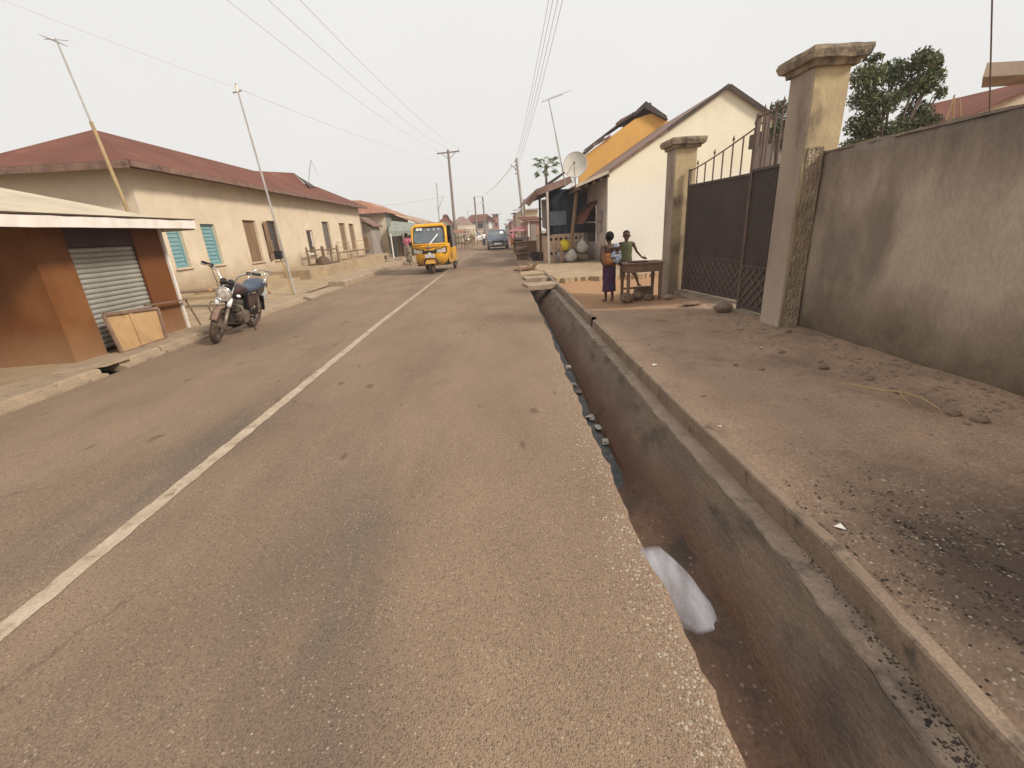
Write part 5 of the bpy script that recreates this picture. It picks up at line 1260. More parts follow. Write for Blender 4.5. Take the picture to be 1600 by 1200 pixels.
for (a, y0, y1, Y, lab) in ((731, 329, 368, 62, 'slim pale pole in front of the low cream house'), (682, 286, 345, 46, 'thin white pole behind the yellow tricycle')):
    p = at(a, y0, Y); q = at(a + 3, y1, Y); tpole('street_pole', lab, Vector((q.x, Y, 0)), p, .06, .04, 'concpole')
p = at(682, 300, 46); t = thing('cable_bracket', 'forked aerial arms beside the thin white pole', 'aerial', tuple(at(684, 330, 46)))
bq = at(684, 330, 46); part('arm', MB().tube([Vector((0, 0, 0)), at(693, 306, 46) - bq], .03, 6), 'steel', t); part('arm', MB().tube([Vector((0, 0, 0)), at(681, 318, 46) - bq], .02, 6), 'steel', t)

def wire(label, pts, r=.007, sag=.3, group='overhead wires'):
    P = []
    for i in range(len(pts) - 1):
        a, b = Vector(pts[i]), Vector(pts[i + 1])
        for k in range(24):
            u = k / 24; p = a.lerp(b, u); p.z -= sag * 4 * u * (1 - u); P.append(p)
    P.append(Vector(pts[-1]))
    return solo('overhead_wire', MB().tube(P, r, 5), 'wire', label, 'wire', loc=tuple(P[0]), group=group)
def rz(a, b, z): r = ray(a, b); t_ = (z - CAMH) / r.z; return Vector((r.x * t_, r.y * t_, z))
ptop = at(369, 137, 12.95)
wire('single wire sagging from the upper left corner to the bare pipe mast', [rz(-60, -25, 5.6), ptop], .006, .02)
wire('single wire running from the bare pipe mast towards the tall timber pole', [ptop, Vector((mainarm[0].x, 50, mainarm[0].z - .9))], .008, .25)
for k, (a, lab) in enumerate(((330, 'leftmost of the three wires from the tall timber pole'), (398, 'middle of the three wires from the tall timber pole'), (450, 'rightmost of the three wires from the tall timber pole'))):
    wire(lab, [rz(a, -20, 8.6), mainarm[k]], .009, .45)
for k, (a, lab) in enumerate(((861, 'leftmost wire of the bundle above the leaning pale pole'), (868, 'second wire of the bundle above the leaning pale pole'), (876, 'third wire of the bundle above the leaning pale pole'), (884, 'rightmost wire of the bundle above the leaning pale pole'))):
    wire(lab, [rz(a, -20, 7.3 - .1 * k), rtop + Vector((-.12, 0, -.22 - .3 * k))], .008, .3)
wire('wire from the leaning pale pole down to the far twin poles', [at(800, 260, 40), at(757, 303, 84)], .03, .3)
wire('wire running left from the thin white pole over the rusty roofs', [at(600, 321, 46), at(693, 307, 46)], .02, .1)
# ================================================================ AUTO RICKSHAW
def spin(M_): return M_
def text_mesh(s, size, m, parent, M_, name='lettering', ext=.002):
    cu = bpy.data.curves.new('t', 'FONT'); cu.body = s; cu.size = size; cu.extrude = ext; cu.align_x = 'CENTER'; cu.align_y = 'CENTER'
    o = bpy.data.objects.new('t', cu); COL.objects.link(o); bpy.context.view_layer.update()
    me = bpy.data.meshes.new_from_object(o.evaluated_get(bpy.context.evaluated_depsgraph_get())); bpy.data.objects.remove(o)
    me.materials.clear(); me.materials.append(MT[m]); q = link(name, me, parent); q.matrix_local = M_; return q

TS = 1.06
tr_loc = gr(676, 428, 0)
t = thing('auto_rickshaw', 'yellow three wheeled auto rickshaw driving towards the camera', 'auto rickshaw', (tr_loc.x + .02, tr_loc.y + .1, 0), R(-3)); rick = t
def T(mb): mb.v = [(x * TS, y * TS, z * TS) for x, y, z in mb.v]; return mb
# front cowl: horizontal sections, rounded in front
L = []
for z, w_, yf, e in ((.30, .40, .02, .6), (.36, .50, -.10, .55), (.5, .585, -.20, .5), (.68, .63, -.25, .45), (.82, .645, -.25, .45), (.93, .645, -.22, .45), (.965, .66, -.23, .45), (1.0, .655, -.20, .42), (1.06, .645, -.16, .4)):
    l = []; n = 17
    for k in range(n):
        a = PI * k / (n - 1); c, s_ = math.cos(a), math.sin(a)
        x = w_ * (abs(c) ** .55) * (1 if c > 0 else -1); y = .35 + (yf - .35) * (abs(s_) ** .62)
        l.append((x, y, z))
    l += [(-w_, .55, z), (w_, .55, z)][::1]
    L.append(l)
part('front_cowl', T(MB().loft(L)), 'yellow', t, smooth=True)
# windscreen frame
def fr(u, z): return (u, -.16 + (z - 1.06) * .32, z)
P = [fr(-.60, 1.06), fr(.60, 1.06), fr(.62, 1.30), fr(.60, 1.62), fr(.52, 1.70), fr(-.52, 1.70), fr(-.60, 1.62), fr(-.62, 1.30)]
part('windscreen', T(MB().slab([Vector(p) + Vector((0, .02, 0)) for p in P], (0, .012, 0))), 'glass', t)
part('windscreen_frame', T(MB().tube(P + [P[0], P[1]], .045, 8)), 'yellow', t, smooth=True)
part('windscreen_seal', T(MB().tube([Vector(p) * 1 + Vector((-.05 if p[0] > 0 else .05, -.012, .035 if p[2] < 1.2 else (-.045 if p[2] > 1.6 else 0))) for p in P + [P[0]]], .014, 6)), 'black', t)
part('header', T(MB().hexa([(-.55, .02, 1.68), (.55, .02, 1.68), (.56, .25, 1.70), (-.56, .25, 1.70), (-.50, .06, 1.765), (.50, .06, 1.765), (.52, .25, 1.79), (-.52, .25, 1.79)])), 'yellow', t)
# body sides, floor, back
for sx in (-1, 1):
    S_ = lambda x0, x1: (min(sx * x0, sx * x1), max(sx * x0, sx * x1))
    a, b = S_(.60, .655)
    part('side_panel', T(MB().bevbox(a, b, .34, .62, .36, 1.0, .01)), 'yellow', t)
    part('side_panel', T(MB().bevbox(a, b, 1.12, 2.30, .34, .88, .015)), 'yellow', t)
    part('sill', T(MB().bevbox(a, b, .62, 1.12, .32, .42, .01)), 'yellow', t)
    part('door_pillar', T(MB().bar((sx * .62, .10, 1.05), (sx * .60, .28, 1.72), .05, .06)), 'yellow', t)
    part('rear_pillar', T(MB().bar((sx * .63, 1.16, .85), (sx * .60, 1.2, 1.72), .05, .05)), 'black', t)
    part('side_curtain', T(MB().hexa([(sx * .63, 1.5, .88), (sx * .64, 1.5, .88), (sx * .64, 2.28, .88), (sx * .63, 2.28, .88), (sx * .60, 1.5, 1.72), (sx * .61, 1.5, 1.72), (sx * .60, 2.2, 1.70), (sx * .59, 2.2, 1.70)])), 'canvas', t)
    part('reflector', T(MB().box(*S_(.655, .665), .44, .56, .50, .68)), 'amber', t)
    part('mirror', T(MB().bevbox(*S_(.70, .80), .12, .14, 1.05, 1.18, .01)), 'black', t); 
    part('mirror_arm', T(MB().tube([(sx * .64, .12, 1.1), (sx * .72, .13, 1.12)], .01, 6)), 'black', t)
    # headlamps with dark surround
    part('headlamp_surround', T(MB().hexa([(sx * .20, -.262, .735), (sx * .62, -.14, .74), (sx * .62, -.10, .74), (sx * .20, -.2, .735), (sx * .20, -.27, .89), (sx * .63, -.13, .945), (sx * .63, -.10, .94), (sx * .20, -.2, .89)])), 'black', t)
    part('headlamp', T(MB().hexa([(sx * .25, -.268, .755), (sx * .585, -.185, .76), (sx * .585, -.15, .76), (sx * .25, -.22, .755), (sx * .27, -.275, .865), (sx * .59, -.178, .92), (sx * .59, -.15, .92), (sx * .27, -.22, .865)])), 'lens', t)
    w = part('rear_wheel', T(MB().torus((sx * .58, 2.02, .205), .155, .052, 0, 24, 8, 1.25)), 'rubberdust', t, smooth=True)
    part('rim', T(MB().cyl((sx * .58, 2.02, .205), .12, .10, 0, 16)), 'dullsteel', w)
    part('mudflap', T(MB().box(*S_(.48, .66), 2.26, 2.275, .12, .36)), 'black', t)
    part('rear_guard_bar', T(MB().tube([(sx * .66, 1.7, .32), (sx * .76, 1.8, .42), (sx * .76, 2.2, .42), (sx * .66, 2.3, .34)], .018, 6)), 'dullsteel', t)
part('grille', T(MB().hexa([(-.21, -.285, .76), (.21, -.285, .76), (.21, -.2, .76), (-.21, -.2, .76), (-.21, -.285, .85), (.21, -.285, .85), (.21, -.2, .85), (-.21, -.2, .85)])), 'black', t)
part('number_plate', T(MB().box(-.17, .17, -.31, -.30, .60, .715)), 'white', t)
text_mesh('GT 4-20', .085 * TS, 'black', t, Matrix.Translation((0, -.313 * TS, .655 * TS)) @ Matrix.Rotation(PI / 2, 4, 'X'))
part('badge', T(MB().tube([(0, -.30, .74), (0, -.315, .74)], .045, 12)), 'white', t)
part('crest', T(MB().ell((-.02, -.262, .955), (.09, .03, .06), 10, 6)), 'roofpink', t, smooth=True)
part('cowl_lip', T(MB().tube([(-.64, -.02, .985), (-.5, -.175, .985), (-.3, -.235, .985), (0, -.25, .985), (.3, -.235, .985), (.5, -.175, .985), (.64, -.02, .985)], .022, 6)), 'yellow', t, smooth=True)
part('wheel_arch', T(MB().tube([(-.24, -.13, .35), (-.22, -.24, .5), (-.14, -.275, .59), (0, -.285, .61), (.14, -.275, .59), (.22, -.24, .5), (.24, -.13, .35)], .03, 8)), 'soffit', t, smooth=True)
L = []
for k in range(9):
    a = R(20 + 120 * k / 8); y = -.30 * math.cos(a) * -1; 
    yy = -.27 * math.sin(a * .9) - .02; zz = .22 + .34 * math.cos(a - R(35)) * 1.0
    L.append([(-.17, yy, zz - .02), (-.10, yy - .03, zz + .01), (.10, yy - .03, zz + .01), (.17, yy, zz - .02), (.1, yy + .01, zz - .02), (-.1, yy + .01, zz - .02)])
part('mudguard', T(MB().hexa([(-.19, -.36, .39), (.19, -.36, .39), (.19, .1, .36), (-.19, .1, .36), (-.15, -.33, .50), (.15, -.33, .50), (.15, .1, .56), (-.15, .1, .56)])), 'yellow', t)
w = part('front_wheel', T(MB().torus((0, 0, .205), .155, .052, 0, 24, 8, 1.25)), 'rubberdust', t, smooth=True); part('rim', T(MB().cyl((0, 0, .205), .12, .09, 0, 16)), 'dullsteel', w)
for sx in (-1, 1): part('fork', T(MB().tube([(sx * .085, 0, .205), (sx * .085, .08, .5)], .02, 8)), 'dullsteel', t)
part('floor', T(MB().box(-.6, .6, .3, 2.28, .28, .34)), 'black', t)
part('back_panel', T(MB().bevbox(-.62, .62, 2.27, 2.31, .34, 1.0, .01)), 'yellow', t)
# canvas hood
L = []
for y, z in ((.18, 1.73), (.3, 1.79), (1.2, 1.82), (2.0, 1.79), (2.25, 1.70), (2.36, 1.45), (2.34, 1.0)):
    if y < 2.3: L.append([(-.62, y, z - .12), (-.60, y, z - .04), (-.5, y, z), (0, y, z + .02), (.5, y, z), (.60, y, z - .04), (.62, y, z - .12), (.58, y, z - .12), (0, y, z - .03), (-.58, y, z - .12)])
    else: L.append([(-.62, y, z - .06), (-.60, y, z - .02), (-.5, y, z), (0, y, z), (.5, y, z), (.60, y, z - .02), (.62, y, z - .06), (.58, y - .06, z - .06), (0, y - .06, z), (-.58, y - .06, z - .06)])
part('hood', T(MB().loft(L)), 'canvas', t, smooth=False)
part('seat', T(MB().bevbox(-.3, .3, .75, 1.05, .45, .80, .03)), 'black', t)
part('passenger_seat', T(MB().bevbox(-.56, .56, 1.6, 2.1, .45, .75, .04).bevbox(-.56, .56, 2.08, 2.24, .7, 1.3, .04)), 'black', t)
part('handlebar', T(MB().tube([(-.28, .42, 1.0), (0, .3, .98), (.28, .42, 1.0)], .018, 6)), 'black', t)
# stickers and wiper on the screen
for (x, wd) in ((-.40, .10), (-.28, .09)): part('sticker', T(MB().hexa([(x - wd / 2, -.035 + .01, 1.55), (x + wd / 2, -.025, 1.55), (x + wd / 2, -.02, 1.55), (x - wd / 2, -.02, 1.55), (x - wd / 2, .0, 1.635), (x + wd / 2, .0, 1.635), (x + wd / 2, .005, 1.635), (x - wd / 2, .005, 1.635)])), 'white', t)
for x in (.0, .20, .37):
    m_ = MB().torus((0, 0, 0), .034, .009, 1, 16, 5); m_.v = [(a + x, b - .022 + .28 * 0 + .005, c + 1.565) for a, b, c in m_.v]; part('sticker', T(m_), 'white', t)
part('wiper', T(MB().bar((.03, -.195, 1.08), (.34, -.09, 1.40), .045, .012, (0, 1, 0))), 'white', t)
part('windscreen_sheen', T(MB().hexa([(.24, -.095, 1.36), (.50, -.095, 1.36), (.50, -.09, 1.36), (.24, -.09, 1.36), (.30, -.05, 1.45), (.48, -.05, 1.45), (.48, -.045, 1.45), (.30, -.045, 1.45)])), 'glass', t) if False else None
# driver
S.cursor.location = (0, 0, 0)

# ================================================================ CAR
cl_, cr_ = at(761.5, 388, 38), at(795.5, 388, 38); cxm = (cl_.x + cr_.x) / 2; CW = (cr_.x - cl_.x) / 2; CS = (at(777, 359, 39).z) / 1.5
t = thing('car', 'dusty slate blue hatchback facing the camera down the road', 'car', (cxm, 38, 0))
def sect(y, zb, zbelt, w_, wt, ztop):
    return [(-w_ * .96, y, zb), (-w_, y, zb + .12), (-w_, y, zbelt - .12), (-w_ * .95, y, zbelt), (-wt, y, ztop - .03), (-wt * .8, y, ztop), (0, y, ztop + .015), (wt * .8, y, ztop), (wt, y, ztop - .03), (w_ * .95, y, zbelt), (w_, y, zbelt - .12), (w_, y, zb + .12), (w_ * .96, y, zb)]
W0 = CW
lo = [sect(-.02, .30, .62, W0 * .80, W0 * .6, .64), sect(.05, .24, .70, W0 * .92, W0 * .74, .74), sect(.3, .2, .84, W0 * .985, W0 * .82, .88), sect(.95, .2, .93, W0, W0 * .86, 1.0), sect(1.1, .2, .95, W0, W0 * .88, .99), sect(3.3, .2, .98, W0, W0 * .9, 1.02), sect(3.75, .28, .95, W0 * .95, W0 * .85, 1.0)]
cs = lambda mb: (setattr(mb, 'v', [(x, y, z * CS) for x, y, z in mb.v]), mb)[1]
part('body', cs(MB().loft(lo)), 'carpaint', t, smooth=False)
cab = [[(-W0 * .86, .92, .97), (W0 * .86, .92, .97), (W0 * .84, 3.7, 1.0), (-W0 * .84, 3.7, 1.0)], [(-W0 * .80, 1.25, 1.22), (W0 * .80, 1.25, 1.22), (W0 * .79, 3.55, 1.25), (-W0 * .79, 3.55, 1.25)], [(-W0 * .70, 1.65, 1.44), (W0 * .70, 1.65, 1.44), (W0 * .69, 3.3, 1.46), (-W0 * .69, 3.3, 1.46)]]
part('cabin_glass', cs(MB().loft(cab)), 'glass', t)
part('roof', cs(MB().loft([[(-W0 * .71, 1.62, 1.445), (W0 * .71, 1.62, 1.445), (W0 * .70, 3.35, 1.465), (-W0 * .70, 3.35, 1.465)], [(-W0 * .64, 1.75, 1.50), (W0 * .64, 1.75, 1.50), (W0 * .62, 3.25, 1.51), (-W0 * .62, 3.25, 1.51)]])), 'carpaint', t)
for sx in (-1, 1):
    part('windscreen_pillar', cs(MB().bar((sx * W0 * .86, .90, .98), (sx * W0 * .70, 1.66, 1.46), .07, .05)), 'carpaint', t)
    part('headlight', cs(MB().hexa([(sx * W0 * .60, -.03, .58), (sx * W0 * .90, .06, .60), (sx * W0 * .9, .12, .6), (sx * W0 * .6, .05, .58), (sx * W0 * .60, -.0, .71), (sx * W0 * .93, .12, .76), (sx * W0 * .93, .2, .76), (sx * W0 * .6, .1, .71)])), 'lens', t)
    for y in (.65, 3.1):
        w = part('wheel', cs(MB().torus((sx * (W0 - .10), y, .29 / CS), .215, .085, 0, 24, 8, 1.1)), 'rubber', t, smooth=True); part('rim', cs(MB().cyl((sx * (W0 - .08), y, .29), .17, .16, 0, 16)), 'dullsteel', w)
    part('mirror', cs(MB().bevbox(min(sx * W0 * .98, sx * W0 * 1.14), max(sx * W0 * .98, sx * W0 * 1.14), 1.2, 1.3, .98, 1.10, .02)), 'carpaint', t)
    part('fog_light', cs(MB().cyl((sx * W0 * .68, -.01, .40), .05, .04, 1, 10)), 'lens', t)
part('grille', cs(MB().hexa([(-W0 * .50, -.05, .56), (W0 * .50, -.05, .56), (W0 * .5, .05, .56), (-W0 * .5, .05, .56), (-W0 * .56, -.03, .67), (W0 * .56, -.03, .67), (W0 * .5, .05, .67), (-W0 * .5, .05, .67)])), 'black', t)
part('number_plate', cs(MB().box(-.30, .30, -.06, -.045, .38, .52)), 'white', t)
part('lower_intake', cs(MB().box(-W0 * .6, W0 * .6, -.035, .05, .22, .33)), 'black', t)
part('bumper_trim', cs(MB().tube([(-W0 * .8, .0, .33), (-W0 * .5, -.05, .34), (W0 * .5, -.05, .34), (W0 * .8, 0, .33)], .02, 6)), 'dullsteel', t)
part('document_sticker', cs(MB().slab([(W0 * .25, 1.20, 1.18), (W0 * .62, 1.20, 1.18), (W0 * .56, 1.50, 1.36), (W0 * .28, 1.50, 1.36)], (0, -.02, .015))), 'white', t)

# ================================================================ MOTORCYCLE
bl = gr(338, 536, .0)
t = thing('motorcycle', 'dusty motorcycle with chrome forks and blue black seat parked at the kerb', 'motorcycle', (bl.x, bl.y + .02, 0)); 
t.rotation_euler = (0, R(15), R(3.0)); bike = t
WR = .295
def wheel(name, y, r, tr_, m, turn=0):
    mb = MB().torus((0, y, r), r - tr_, tr_, 0, 32, 10, .95); w = part(name, mb, m, bike, smooth=True)
    part('rim', MB().torus((0, y, r), r - tr_ * 2.1, .014, 0, 28, 6, 2.2), 'dullsteel', w, smooth=True)
    part('hub', MB().cyl((0, y, r), .055, .12, 0, 14), 'engine', w)
    sp = MB()
    for k in range(5):
        a = 2 * PI * k / 5 + .3
        for da in (-.16, .16):
            sp.bar((0, y + .045 * math.cos(a), r + .045 * math.sin(a)), (0, y + (r - tr_ * 2) * math.cos(a + da), r + (r - tr_ * 2) * math.sin(a + da)), .018, .016, (1, 0, 0))
    part('spokes', sp, 'dullsteel', w)
    return w
fw = wheel('front_wheel', 0, WR, .052, 'rubberdust'); rw = wheel('rear_wheel', 1.32, WR, .058, 'rubberdust')
part('brake_disc', MB().cyl((.07, 0, WR), .10, .006, 0, 20), 'dullsteel', fw)
HT = (0, .42, .93)   # top of forks
for sx in (-1, 1):
    part('fork_lower', MB().tube([(sx * .085, -.01, WR - .03), (sx * .085, .13, .56)], [.027, .03], 10), 'dullsteel', t, smooth=True)
    part('fork_tube', MB().tube([(sx * .085, .11, .52), (sx * .085, .33, .95)], .021, 10), 'chrome', t, smooth=True)
    part('fork_boot', MB().tube([(sx * .087, .155, .60), (sx * .087, .215, .73)], .036, 10), 'white', t, smooth=True)
    part('indicator', MB().ell((sx * .20, .20, .80), (.035, .03, .026), 10, 6), 'white' if sx > 0 else 'amber', t, smooth=True)
    part('indicator_stalk', MB().tube([(sx * .09, .23, .80), (sx * .18, .21, .80)], .009, 6), 'black', t)
    part('rear_indicator', MB().ell((sx * .17, 1.62, .66), (.035, .03, .026), 10, 6), 'amber', t, smooth=True)
    part('footpeg', MB().tube([(sx * .12, .82, .33), (sx * .27, .80, .33)], .016, 8), 'black', t)
    part('shock_absorber', MB().tube([(sx * .13, 1.26, .33), (sx * .13, 1.18, .62)], .028, 10), 'dullsteel', t)
part('lower_yoke', MB().bevbox(-.115, .115, .23, .30, .74, .785, .01), 'black', t); part('upper_yoke', MB().bevbox(-.115, .115, .30, .38, .93, .96, .01), 'dullsteel', t)
# mudguard over the front wheel
L = []
for k in range(13):
    a = R(20 + 130 * k / 12); rr = WR + .035; y = -rr * math.cos(a + R(10)) * 1; z = WR + rr * math.sin(a + R(10)); yi = y * .975; zi = WR + (z - WR) * .975
    L.append([(-.058, yi, zi - .018), (-.03, y, z), (.03, y, z), (.058, yi, zi - .018), (.03, yi, zi), (-.03, yi, zi)])
part('front_mudguard', MB().loft(L), 'rustred', t, smooth=True)
# headlight
hl = part('headlight', MB().loft([[(r_ * math.cos(2 * PI * k / 22), y, .80 + .0 + r_ * math.sin(2 * PI * k / 22)) for k in range(22)] for y, r_ in ((.31, .04), (.27, .085), (.20, .105), (.15, .112))]), 'black', t, smooth=True)
part('headlight_rim', MB().torus((0, .145, .80), .108, .013, 1, 26, 8), 'chrome', hl, smooth=True)
part('lens', MB().ell((0, .150, .80), (.10, .03, .10), 20, 10), 'lens', hl, smooth=True)
part('reflector', MB().ell((0, .132, .80), (.045, .012, .045), 14, 8), 'white', hl, smooth=True)
part('instrument', MB().tube([(-.05, .30, .955), (-.05, .27, 1.0)], .048, 14).tube([(.055, .30, .955), (.055, .27, 1.0)], .048, 14), 'black', t)
# handlebar
hb = [(-.41, .50, 1.17), (-.30, .42, 1.175), (-.17, .34, 1.12), (-.08, .33, .98), (.08, .33, .98), (.17, .34, 1.12), (.30, .42, 1.175), (.41, .50, 1.17)]
part('handlebar', MB().tube(hb, .013, 8), 'chrome', t, smooth=True)
for sx in (-1, 1):
    part('grip', MB().tube([(sx * .30, .42, 1.175), (sx * .43, .515, 1.17)], .021, 10), 'black', t)
    part('lever', MB().tube([(sx * .26, .37, 1.17), (sx * .34, .36, 1.165), (sx * .42, .42, 1.15)], .009, 6), 'dullsteel', t)
    part('switch_pod', MB().bevbox(sx * .27 - .03, sx * .27 + .03, .37, .43, 1.145, 1.195, .008), 'black', t)
part('cable', MB().tube([(-.28, .38, 1.17), (-.2, .22, 1.12), (-.12, .18, .98), (-.09, .25, .80)], .005, 5), 'black', t)
part('cable', MB().tube([(.28, .38, 1.17), (.16, .2, 1.12), (.1, .2, .95), (.05, .3, .8)], .005, 5), 'black', t)
# tank
L = []
for y, zb, zt_, w_ in ((.36, .74, .84, .06), (.42, .70, .90, .12), (.55, .68, .93, .15), (.70, .68, .92, .155), (.82, .69, .87, .12), (.90, .70, .82, .08)):
    L.append([(w_ * math.cos(a) * (1 if math.sin(a) > -.2 else .8), y, (zb + zt_) / 2 + (zt_ - zb) / 2 * math.sin(a)) for a in [2 * PI * k / 16 for k in range(16)]])
tk = part('tank', MB().loft(L), 'bikeplum', t, smooth=True); part('fuel_cap', MB().cyl((0, .58, .93), .035, .02, 2, 12), 'chrome', tk)
L = []
for y, zb, zt_, w_ in ((.80, .70, .80, .08), (.88, .70, .83, .13), (1.05, .71, .83, .15), (1.2, .72, .845, .155), (1.30, .73, .89, .16), (1.5, .75, .91, .15), (1.62, .79, .90, .11)):
    L.append([(w_ * (abs(math.cos(a)) ** .6) * (1 if math.cos(a) > 0 else -1), y, (zb + zt_) / 2 + (zt_ - zb) / 2 * (abs(math.sin(a)) ** .7) * (1 if math.sin(a) > 0 else -1)) for a in [2 * PI * k / 16 for k in range(16)]])
part('seat', MB().loft(L), 'bikeblue', t, smooth=True)
for sx in (-1, 1):
    part('side_cover', MB().hexa([(sx * .10, .86, .46), (sx * .14, .86, .48), (sx * .15, 1.12, .52), (sx * .10, 1.12, .5), (sx * .10, .82, .68), (sx * .13, .82, .68), (sx * .14, 1.2, .70), (sx * .1, 1.2, .7)]), 'bikeplum', t)
    part('tail_panel', MB().hexa([(sx * .09, 1.2, .66), (sx * .13, 1.2, .66), (sx * .10, 1.66, .74), (sx * .06, 1.66, .74), (sx * .10, 1.2, .74), (sx * .145, 1.2, .74), (sx * .11, 1.68, .82), (sx * .06, 1.68, .82)]), 'bikeplum', t)
    part('frame_tube', MB().tube([(0, .36, .80), (sx * .05, .42, .45), (sx * .09, .50, .26), (sx * .10, .88, .26), (sx * .10, .95, .50), (sx * .09, 1.55, .72)], .016, 8), 'black', t)
    part('swing_arm', MB().tube([(sx * .09, .90, .36), (sx * .10, 1.34, WR)], .02, 8), 'black', t)
part('backbone', MB().tube([(0, .35, .84), (0, .8, .68), (0, .95, .5)], .025, 8), 'black', t)
part('engine_case', MB().bevbox(-.13, .13, .52, .88, .24, .44, .04), 'engine', t); part('crankcase_cover', MB().cyl((.15, .70, .34), .10, .05, 0, 18), 'dullsteel', t); part('crankcase_cover', MB().cyl((-.15, .70, .34), .10, .05, 0, 18), 'dullsteel', t)
cyl_ = part('cylinder', MB().bevbox(-.075, .075, .52, .68, .44, .64, .01), 'engine', t)
for k in range(7): part('cooling_fin', MB().box(-.10, .10, .49, .71, .46 + .026 * k, .466 + .026 * k), 'dullsteel', cyl_)
part('carburettor', MB().cyl((0, .76, .56), .04, .14, 1, 12), 'dullsteel', t); part('air_box', MB().bevbox(-.09, .09, .86, 1.02, .48, .66, .02), 'black', t)
part('exhaust', MB().tube([(-.06, .50, .52), (-.10, .40, .42), (-.13, .45, .24), (-.15, .8, .2), (-.17, 1.0, .24), (-.18, 1.1, .27), (-.18, 1.6, .33)], [.02, .02, .02, .022, .03, .042, .044], 10), 'dullsteel', t, smooth=True)
part('crash_bar', MB().tube([(-.03, .40, .62), (-.26, .36, .58), (-.30, .38, .46), (-.24, .42, .34), (-.03, .46, .30)], .013, 8), 'chrome', t, smooth=True)
part('crash_bar', MB().tube([(.03, .40, .62), (.22, .38, .58), (.26, .40, .46), (.20, .44, .34), (.03, .46, .30)], .013, 8), 'dullsteel', t, smooth=True)
part('chain_guard', MB().bevbox(.11, .135, .92, 1.36, .36, .43, .01), 'black', t)
L = []
for k in range(10):
    a = R(-10 + 120 * k / 9); rr = WR + .05; y = 1.32 + rr * math.cos(R(90) - a + R(20) - R(20)) ; y = 1.32 + rr * math.sin(a - R(20)); z = WR + rr * math.cos(a - R(20))
    L.append([(-.07, y, z - .02), (-.04, y, z), (.04, y, z), (.07, y, z - .02), (.04, y, z - .01), (-.04, y, z - .01)])
part('rear_mudguard', MB().loft(L), 'black', t)
part('mud_flap', MB().hexa([(-.09, 1.62, .32), (.09, 1.62, .32), (.09, 1.635, .32), (-.09, 1.635, .32), (-.07, 1.58, .58), (.07, 1.58, .58), (.07, 1.6, .58), (-.07, 1.6, .58)]), 'black', t)
part('tail_light', MB().bevbox(-.06, .06, 1.66, 1.71, .72, .80, .01), 'amber', t)
part('number_plate', MB().box(-.10, .10, 1.66, 1.668, .52, .66), 'white', t)
part('carrier', MB().tube([(-.13, 1.35, .80), (-.15, 1.5, .98), (-.13, 1.78, 1.03), (.13, 1.78, 1.03), (.15, 1.5, .98), (.13, 1.35, .80)], .010, 8).tube([(-.14, 1.6, 1.0), (.14, 1.6, 1.0)], .008, 6).tube([(-.06, 1.5, .98), (-.06, 1.78, 1.03)], .006, 6).tube([(.06, 1.5, .98), (.06, 1.78, 1.03)], .006, 6), 'chrome', t, smooth=True)
part('carrier_stay', MB().tube([(.14, 1.45, .92), (.12, 1.52, .70)], .018, 8), 'white', t)
part('side_stand', MB().tube([(.11, .88, .27), (.30, .95, -.055)], .012, 6), 'black', t)
part('centre_stand', MB().tube([(-.1, .95, .25), (-.13, 1.12, .06)], .014, 6), 'black', t)
part('gear_lever', MB().tube([(.16, .82, .3), (.17, .62, .26)], .01, 6), 'dullsteel', t)
part('horn', MB().cyl((0, .33, .66), .045, .03, 1, 12), 'black', t)

# steer the front end towards the camera
piv = Vector((0, .30, .6)); ax = Vector((0, .38, .92)).normalized()
SM = Matrix.Translation(piv) @ Matrix.Rotation(R(12), 4, ax) @ Matrix.Translation(-piv)
for o in bike.children:
    n_ = o.name.split('.')[0]
    if n_ in ('front_wheel', 'fork_lower', 'fork_tube', 'fork_boot', 'indicator', 'indicator_stalk', 'lower_yoke', 'upper_yoke', 'front_mudguard', 'headlight', 'instrument', 'handlebar', 'grip', 'lever', 'switch_pod', 'cable'): o.matrix_local = SM
bike.location.x -= .02
# ================================================================ PEOPLE
def remesh(o, vox, smooth=3):
    m = o.modifiers.new('r', 'REMESH'); m.mode = 'VOXEL'; m.voxel_size = vox; m.use_smooth_shade = True
    if smooth: s_ = o.modifiers.new('s', 'SMOOTH'); s_.iterations = smooth; s_.factor = .5
    dg = bpy.context.evaluated_depsgraph_get(); me = bpy.data.meshes.new_from_object(o.evaluated_get(dg)); o.modifiers.clear(); o.data = me
    me.polygons.foreach_set('use_smooth', [True] * len(me.polygons)); return o
class Fig:
    """limb builder in fractions of standing height h; faces -Y"""
    def __init__(s, h): s.h = h; s.m = MB()
    def c(s, p, r0, q, r1, n=12): h = s.h; s.m.caps([a * h for a in p], r0 * h, [a * h for a in q], r1 * h, n)
    def e(s, c, r, rot=None, n=16, m=12): h = s.h; s.m.ell([a * h for a in c], [a * h for a in r], n, m, rot)
def head(f, c, yaw=0, pitch=0, k=1.0):
    rt = Matrix.Rotation(yaw, 3, 'Z') @ Matrix.Rotation(pitch, 3, 'X'); c = Vector(c)
    P = lambda x, y, z: tuple(c + rt @ (Vector((x, y, z)) * k))
    f.e(P(0, .006, .008), (.046 * k, .058 * k, .056 * k), rt); f.e(P(0, -.012, -.028), (.034 * k, .040 * k, .036 * k), rt)
    f.c(P(0, -.052, .004), .006 * k, P(0, -.062, -.016), .010 * k, 8)     # nose
    f.e(P(0, -.050, -.036), (.016 * k, .008 * k, .0055 * k), rt); f.e(P(0, -.046, -.056), (.014 * k, .010 * k, .010 * k), rt)
    for sx in (-1, 1): f.e(P(sx * .047, .006, -.004), (.006 * k, .012 * k, .018 * k), rt); f.e(P(sx * .02, -.046, .014), (.014 * k, .008 * k, .005 * k), rt)
    return P
